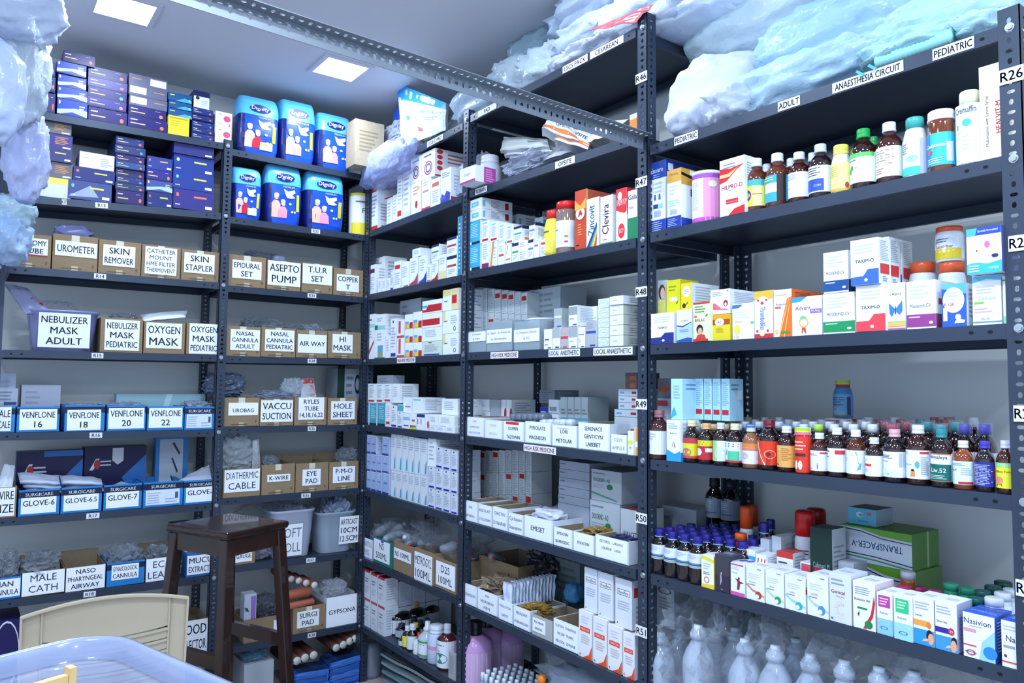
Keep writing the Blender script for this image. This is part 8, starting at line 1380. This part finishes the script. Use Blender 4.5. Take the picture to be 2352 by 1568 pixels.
bots('C5', [(2069, 2104, 1312, '#7c4414', '#b4b4c0', '#c8ccd4', None, 'small amber vial bottle with a silver cap before the lower green carton', {'shape': 'jar', 'd': .135, 'brough': .08, 'lz': (.05, .3)}),
 (2168, 2203, 1339, '#38a884', '#3cb08c', None, None, 'bright sea green lidded jar, left of two', {'shape': 'jar', 'd': .16, 'bkind': 'p'}), (2206, 2240, 1349, '#34a07c', '#38a884', None, None, 'bright sea green lidded jar, right of two', {'shape': 'jar', 'd': .16, 'bkind': 'p'}),
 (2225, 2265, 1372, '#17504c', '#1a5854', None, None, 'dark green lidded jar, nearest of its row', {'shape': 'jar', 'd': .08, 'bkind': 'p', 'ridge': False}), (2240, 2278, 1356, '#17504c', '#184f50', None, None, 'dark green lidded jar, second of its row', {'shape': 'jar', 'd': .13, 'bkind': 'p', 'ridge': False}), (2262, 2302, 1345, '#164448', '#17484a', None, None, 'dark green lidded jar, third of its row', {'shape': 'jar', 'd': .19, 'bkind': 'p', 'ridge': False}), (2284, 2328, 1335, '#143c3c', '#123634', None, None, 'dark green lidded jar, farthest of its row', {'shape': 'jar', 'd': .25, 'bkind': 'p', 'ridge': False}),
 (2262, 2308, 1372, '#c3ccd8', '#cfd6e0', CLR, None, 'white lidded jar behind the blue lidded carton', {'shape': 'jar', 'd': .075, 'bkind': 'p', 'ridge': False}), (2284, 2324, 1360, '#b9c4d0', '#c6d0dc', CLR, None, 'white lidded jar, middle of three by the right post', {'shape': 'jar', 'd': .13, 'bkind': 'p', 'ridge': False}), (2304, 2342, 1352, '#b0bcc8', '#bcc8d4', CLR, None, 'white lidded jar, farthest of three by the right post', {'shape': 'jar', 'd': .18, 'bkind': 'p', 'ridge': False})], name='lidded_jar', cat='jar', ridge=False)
# sixth shelf: large infusion bottles in film
IV = dict(shape='ivb', body='#bccbe0', cap='#c3d2e6', lab=None, name='large_infusion_bottle', bkind='t', brough=.12)
WD_ = ['first', 'second', 'third', 'fourth', 'fifth', 'sixth', 'seventh', 'eighth', 'ninth', 'tenth']
for i, (x, t, d) in enumerate(((1518, 1452, .02), (1605, 1434, .015), (1712, 1466, .015), (1782, 1480, .015), (1862, 1500, .015), (1940, 1515, .015), (2020, 1530, .015), (2100, 1540, .015))):
    s = onR(x, t, d+.045)[0]; zt_ = onR(x, t, d+.045)[1]; zb_ = zs('C6', s)+.001; hh = zt_-zb_; R = .043
    rt_ = empty('large_infusion_bottle', pt('R', s, d+R, zb_), rz_of('R'), 'large frosted infusion bottle in film below the cartons, %s in the front row' % WD_[i], 'bottle', 'large infusion bottles on the lowest near shelf'); H_ = .24 if hh > .2 else hh
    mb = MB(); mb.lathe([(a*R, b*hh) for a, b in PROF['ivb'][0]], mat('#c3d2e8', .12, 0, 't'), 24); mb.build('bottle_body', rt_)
    mb = MB(); mb.lathe([(.013, hh*.94), (.012, hh)], mat('#ccd9ea', .3), 16); mb.build('cap', rt_)
    if i in (0, 1, 3): mb = MB(); prints(mb, surf_cyl(R*1.02, hh*.12, hh*.34, 1.4), .06, hh*.34, [('r', 0, 0, 1, 1, '#c9d2e2'), ('n', .1, .1, .9, .9, 8, '#8f9cb4')], True); mb.build('label', rt_)
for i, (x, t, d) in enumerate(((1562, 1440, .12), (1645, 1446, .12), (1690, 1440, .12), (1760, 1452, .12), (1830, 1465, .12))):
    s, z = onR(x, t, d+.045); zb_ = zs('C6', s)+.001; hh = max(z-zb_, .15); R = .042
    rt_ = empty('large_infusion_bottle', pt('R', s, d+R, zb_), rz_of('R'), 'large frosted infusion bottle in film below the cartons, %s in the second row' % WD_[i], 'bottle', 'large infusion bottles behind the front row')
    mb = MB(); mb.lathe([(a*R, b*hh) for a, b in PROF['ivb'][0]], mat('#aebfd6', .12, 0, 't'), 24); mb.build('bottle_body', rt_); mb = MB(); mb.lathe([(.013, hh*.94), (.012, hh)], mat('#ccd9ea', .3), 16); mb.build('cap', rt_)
for a, b_, t, y1, lb in ((1500, 1600, 1398, 1620, 'glossy clear film hood over the leftmost infusion bottles'), (1590, 1700, 1408, 1640, 'glossy clear film hood over the second pair of infusion bottles'), (1690, 1830, 1434, 1660, 'glossy clear film hood in the middle of the infusion bottles'), (1820, 2010, 1475, 1700, 'glossy clear film hood before the circle cartons'), (1990, 2300, 1545, 1760, 'glossy clear film hood at the right end below the nasal cartons')):
    bag('C6', a, b_, t, y1, lb, '#c3d0e2', d=.004, kind='f', dep=.27, amp=.42, nu=44, nv=26, freq=4, rough=.06, group='film hoods over infusion bottles')
bx('C6', 1505, 1549, 1342, 'white carton with a black framed word just under the fifth near shelf', '#8c949c', [('o', .5, .85, .35, .08, '#2c3038', .2), ('n', .2, .4, .9, .7, 4, '#6c747c')], None, d=.12, dep=.08, base=zs('C6', -1.4)+.25)
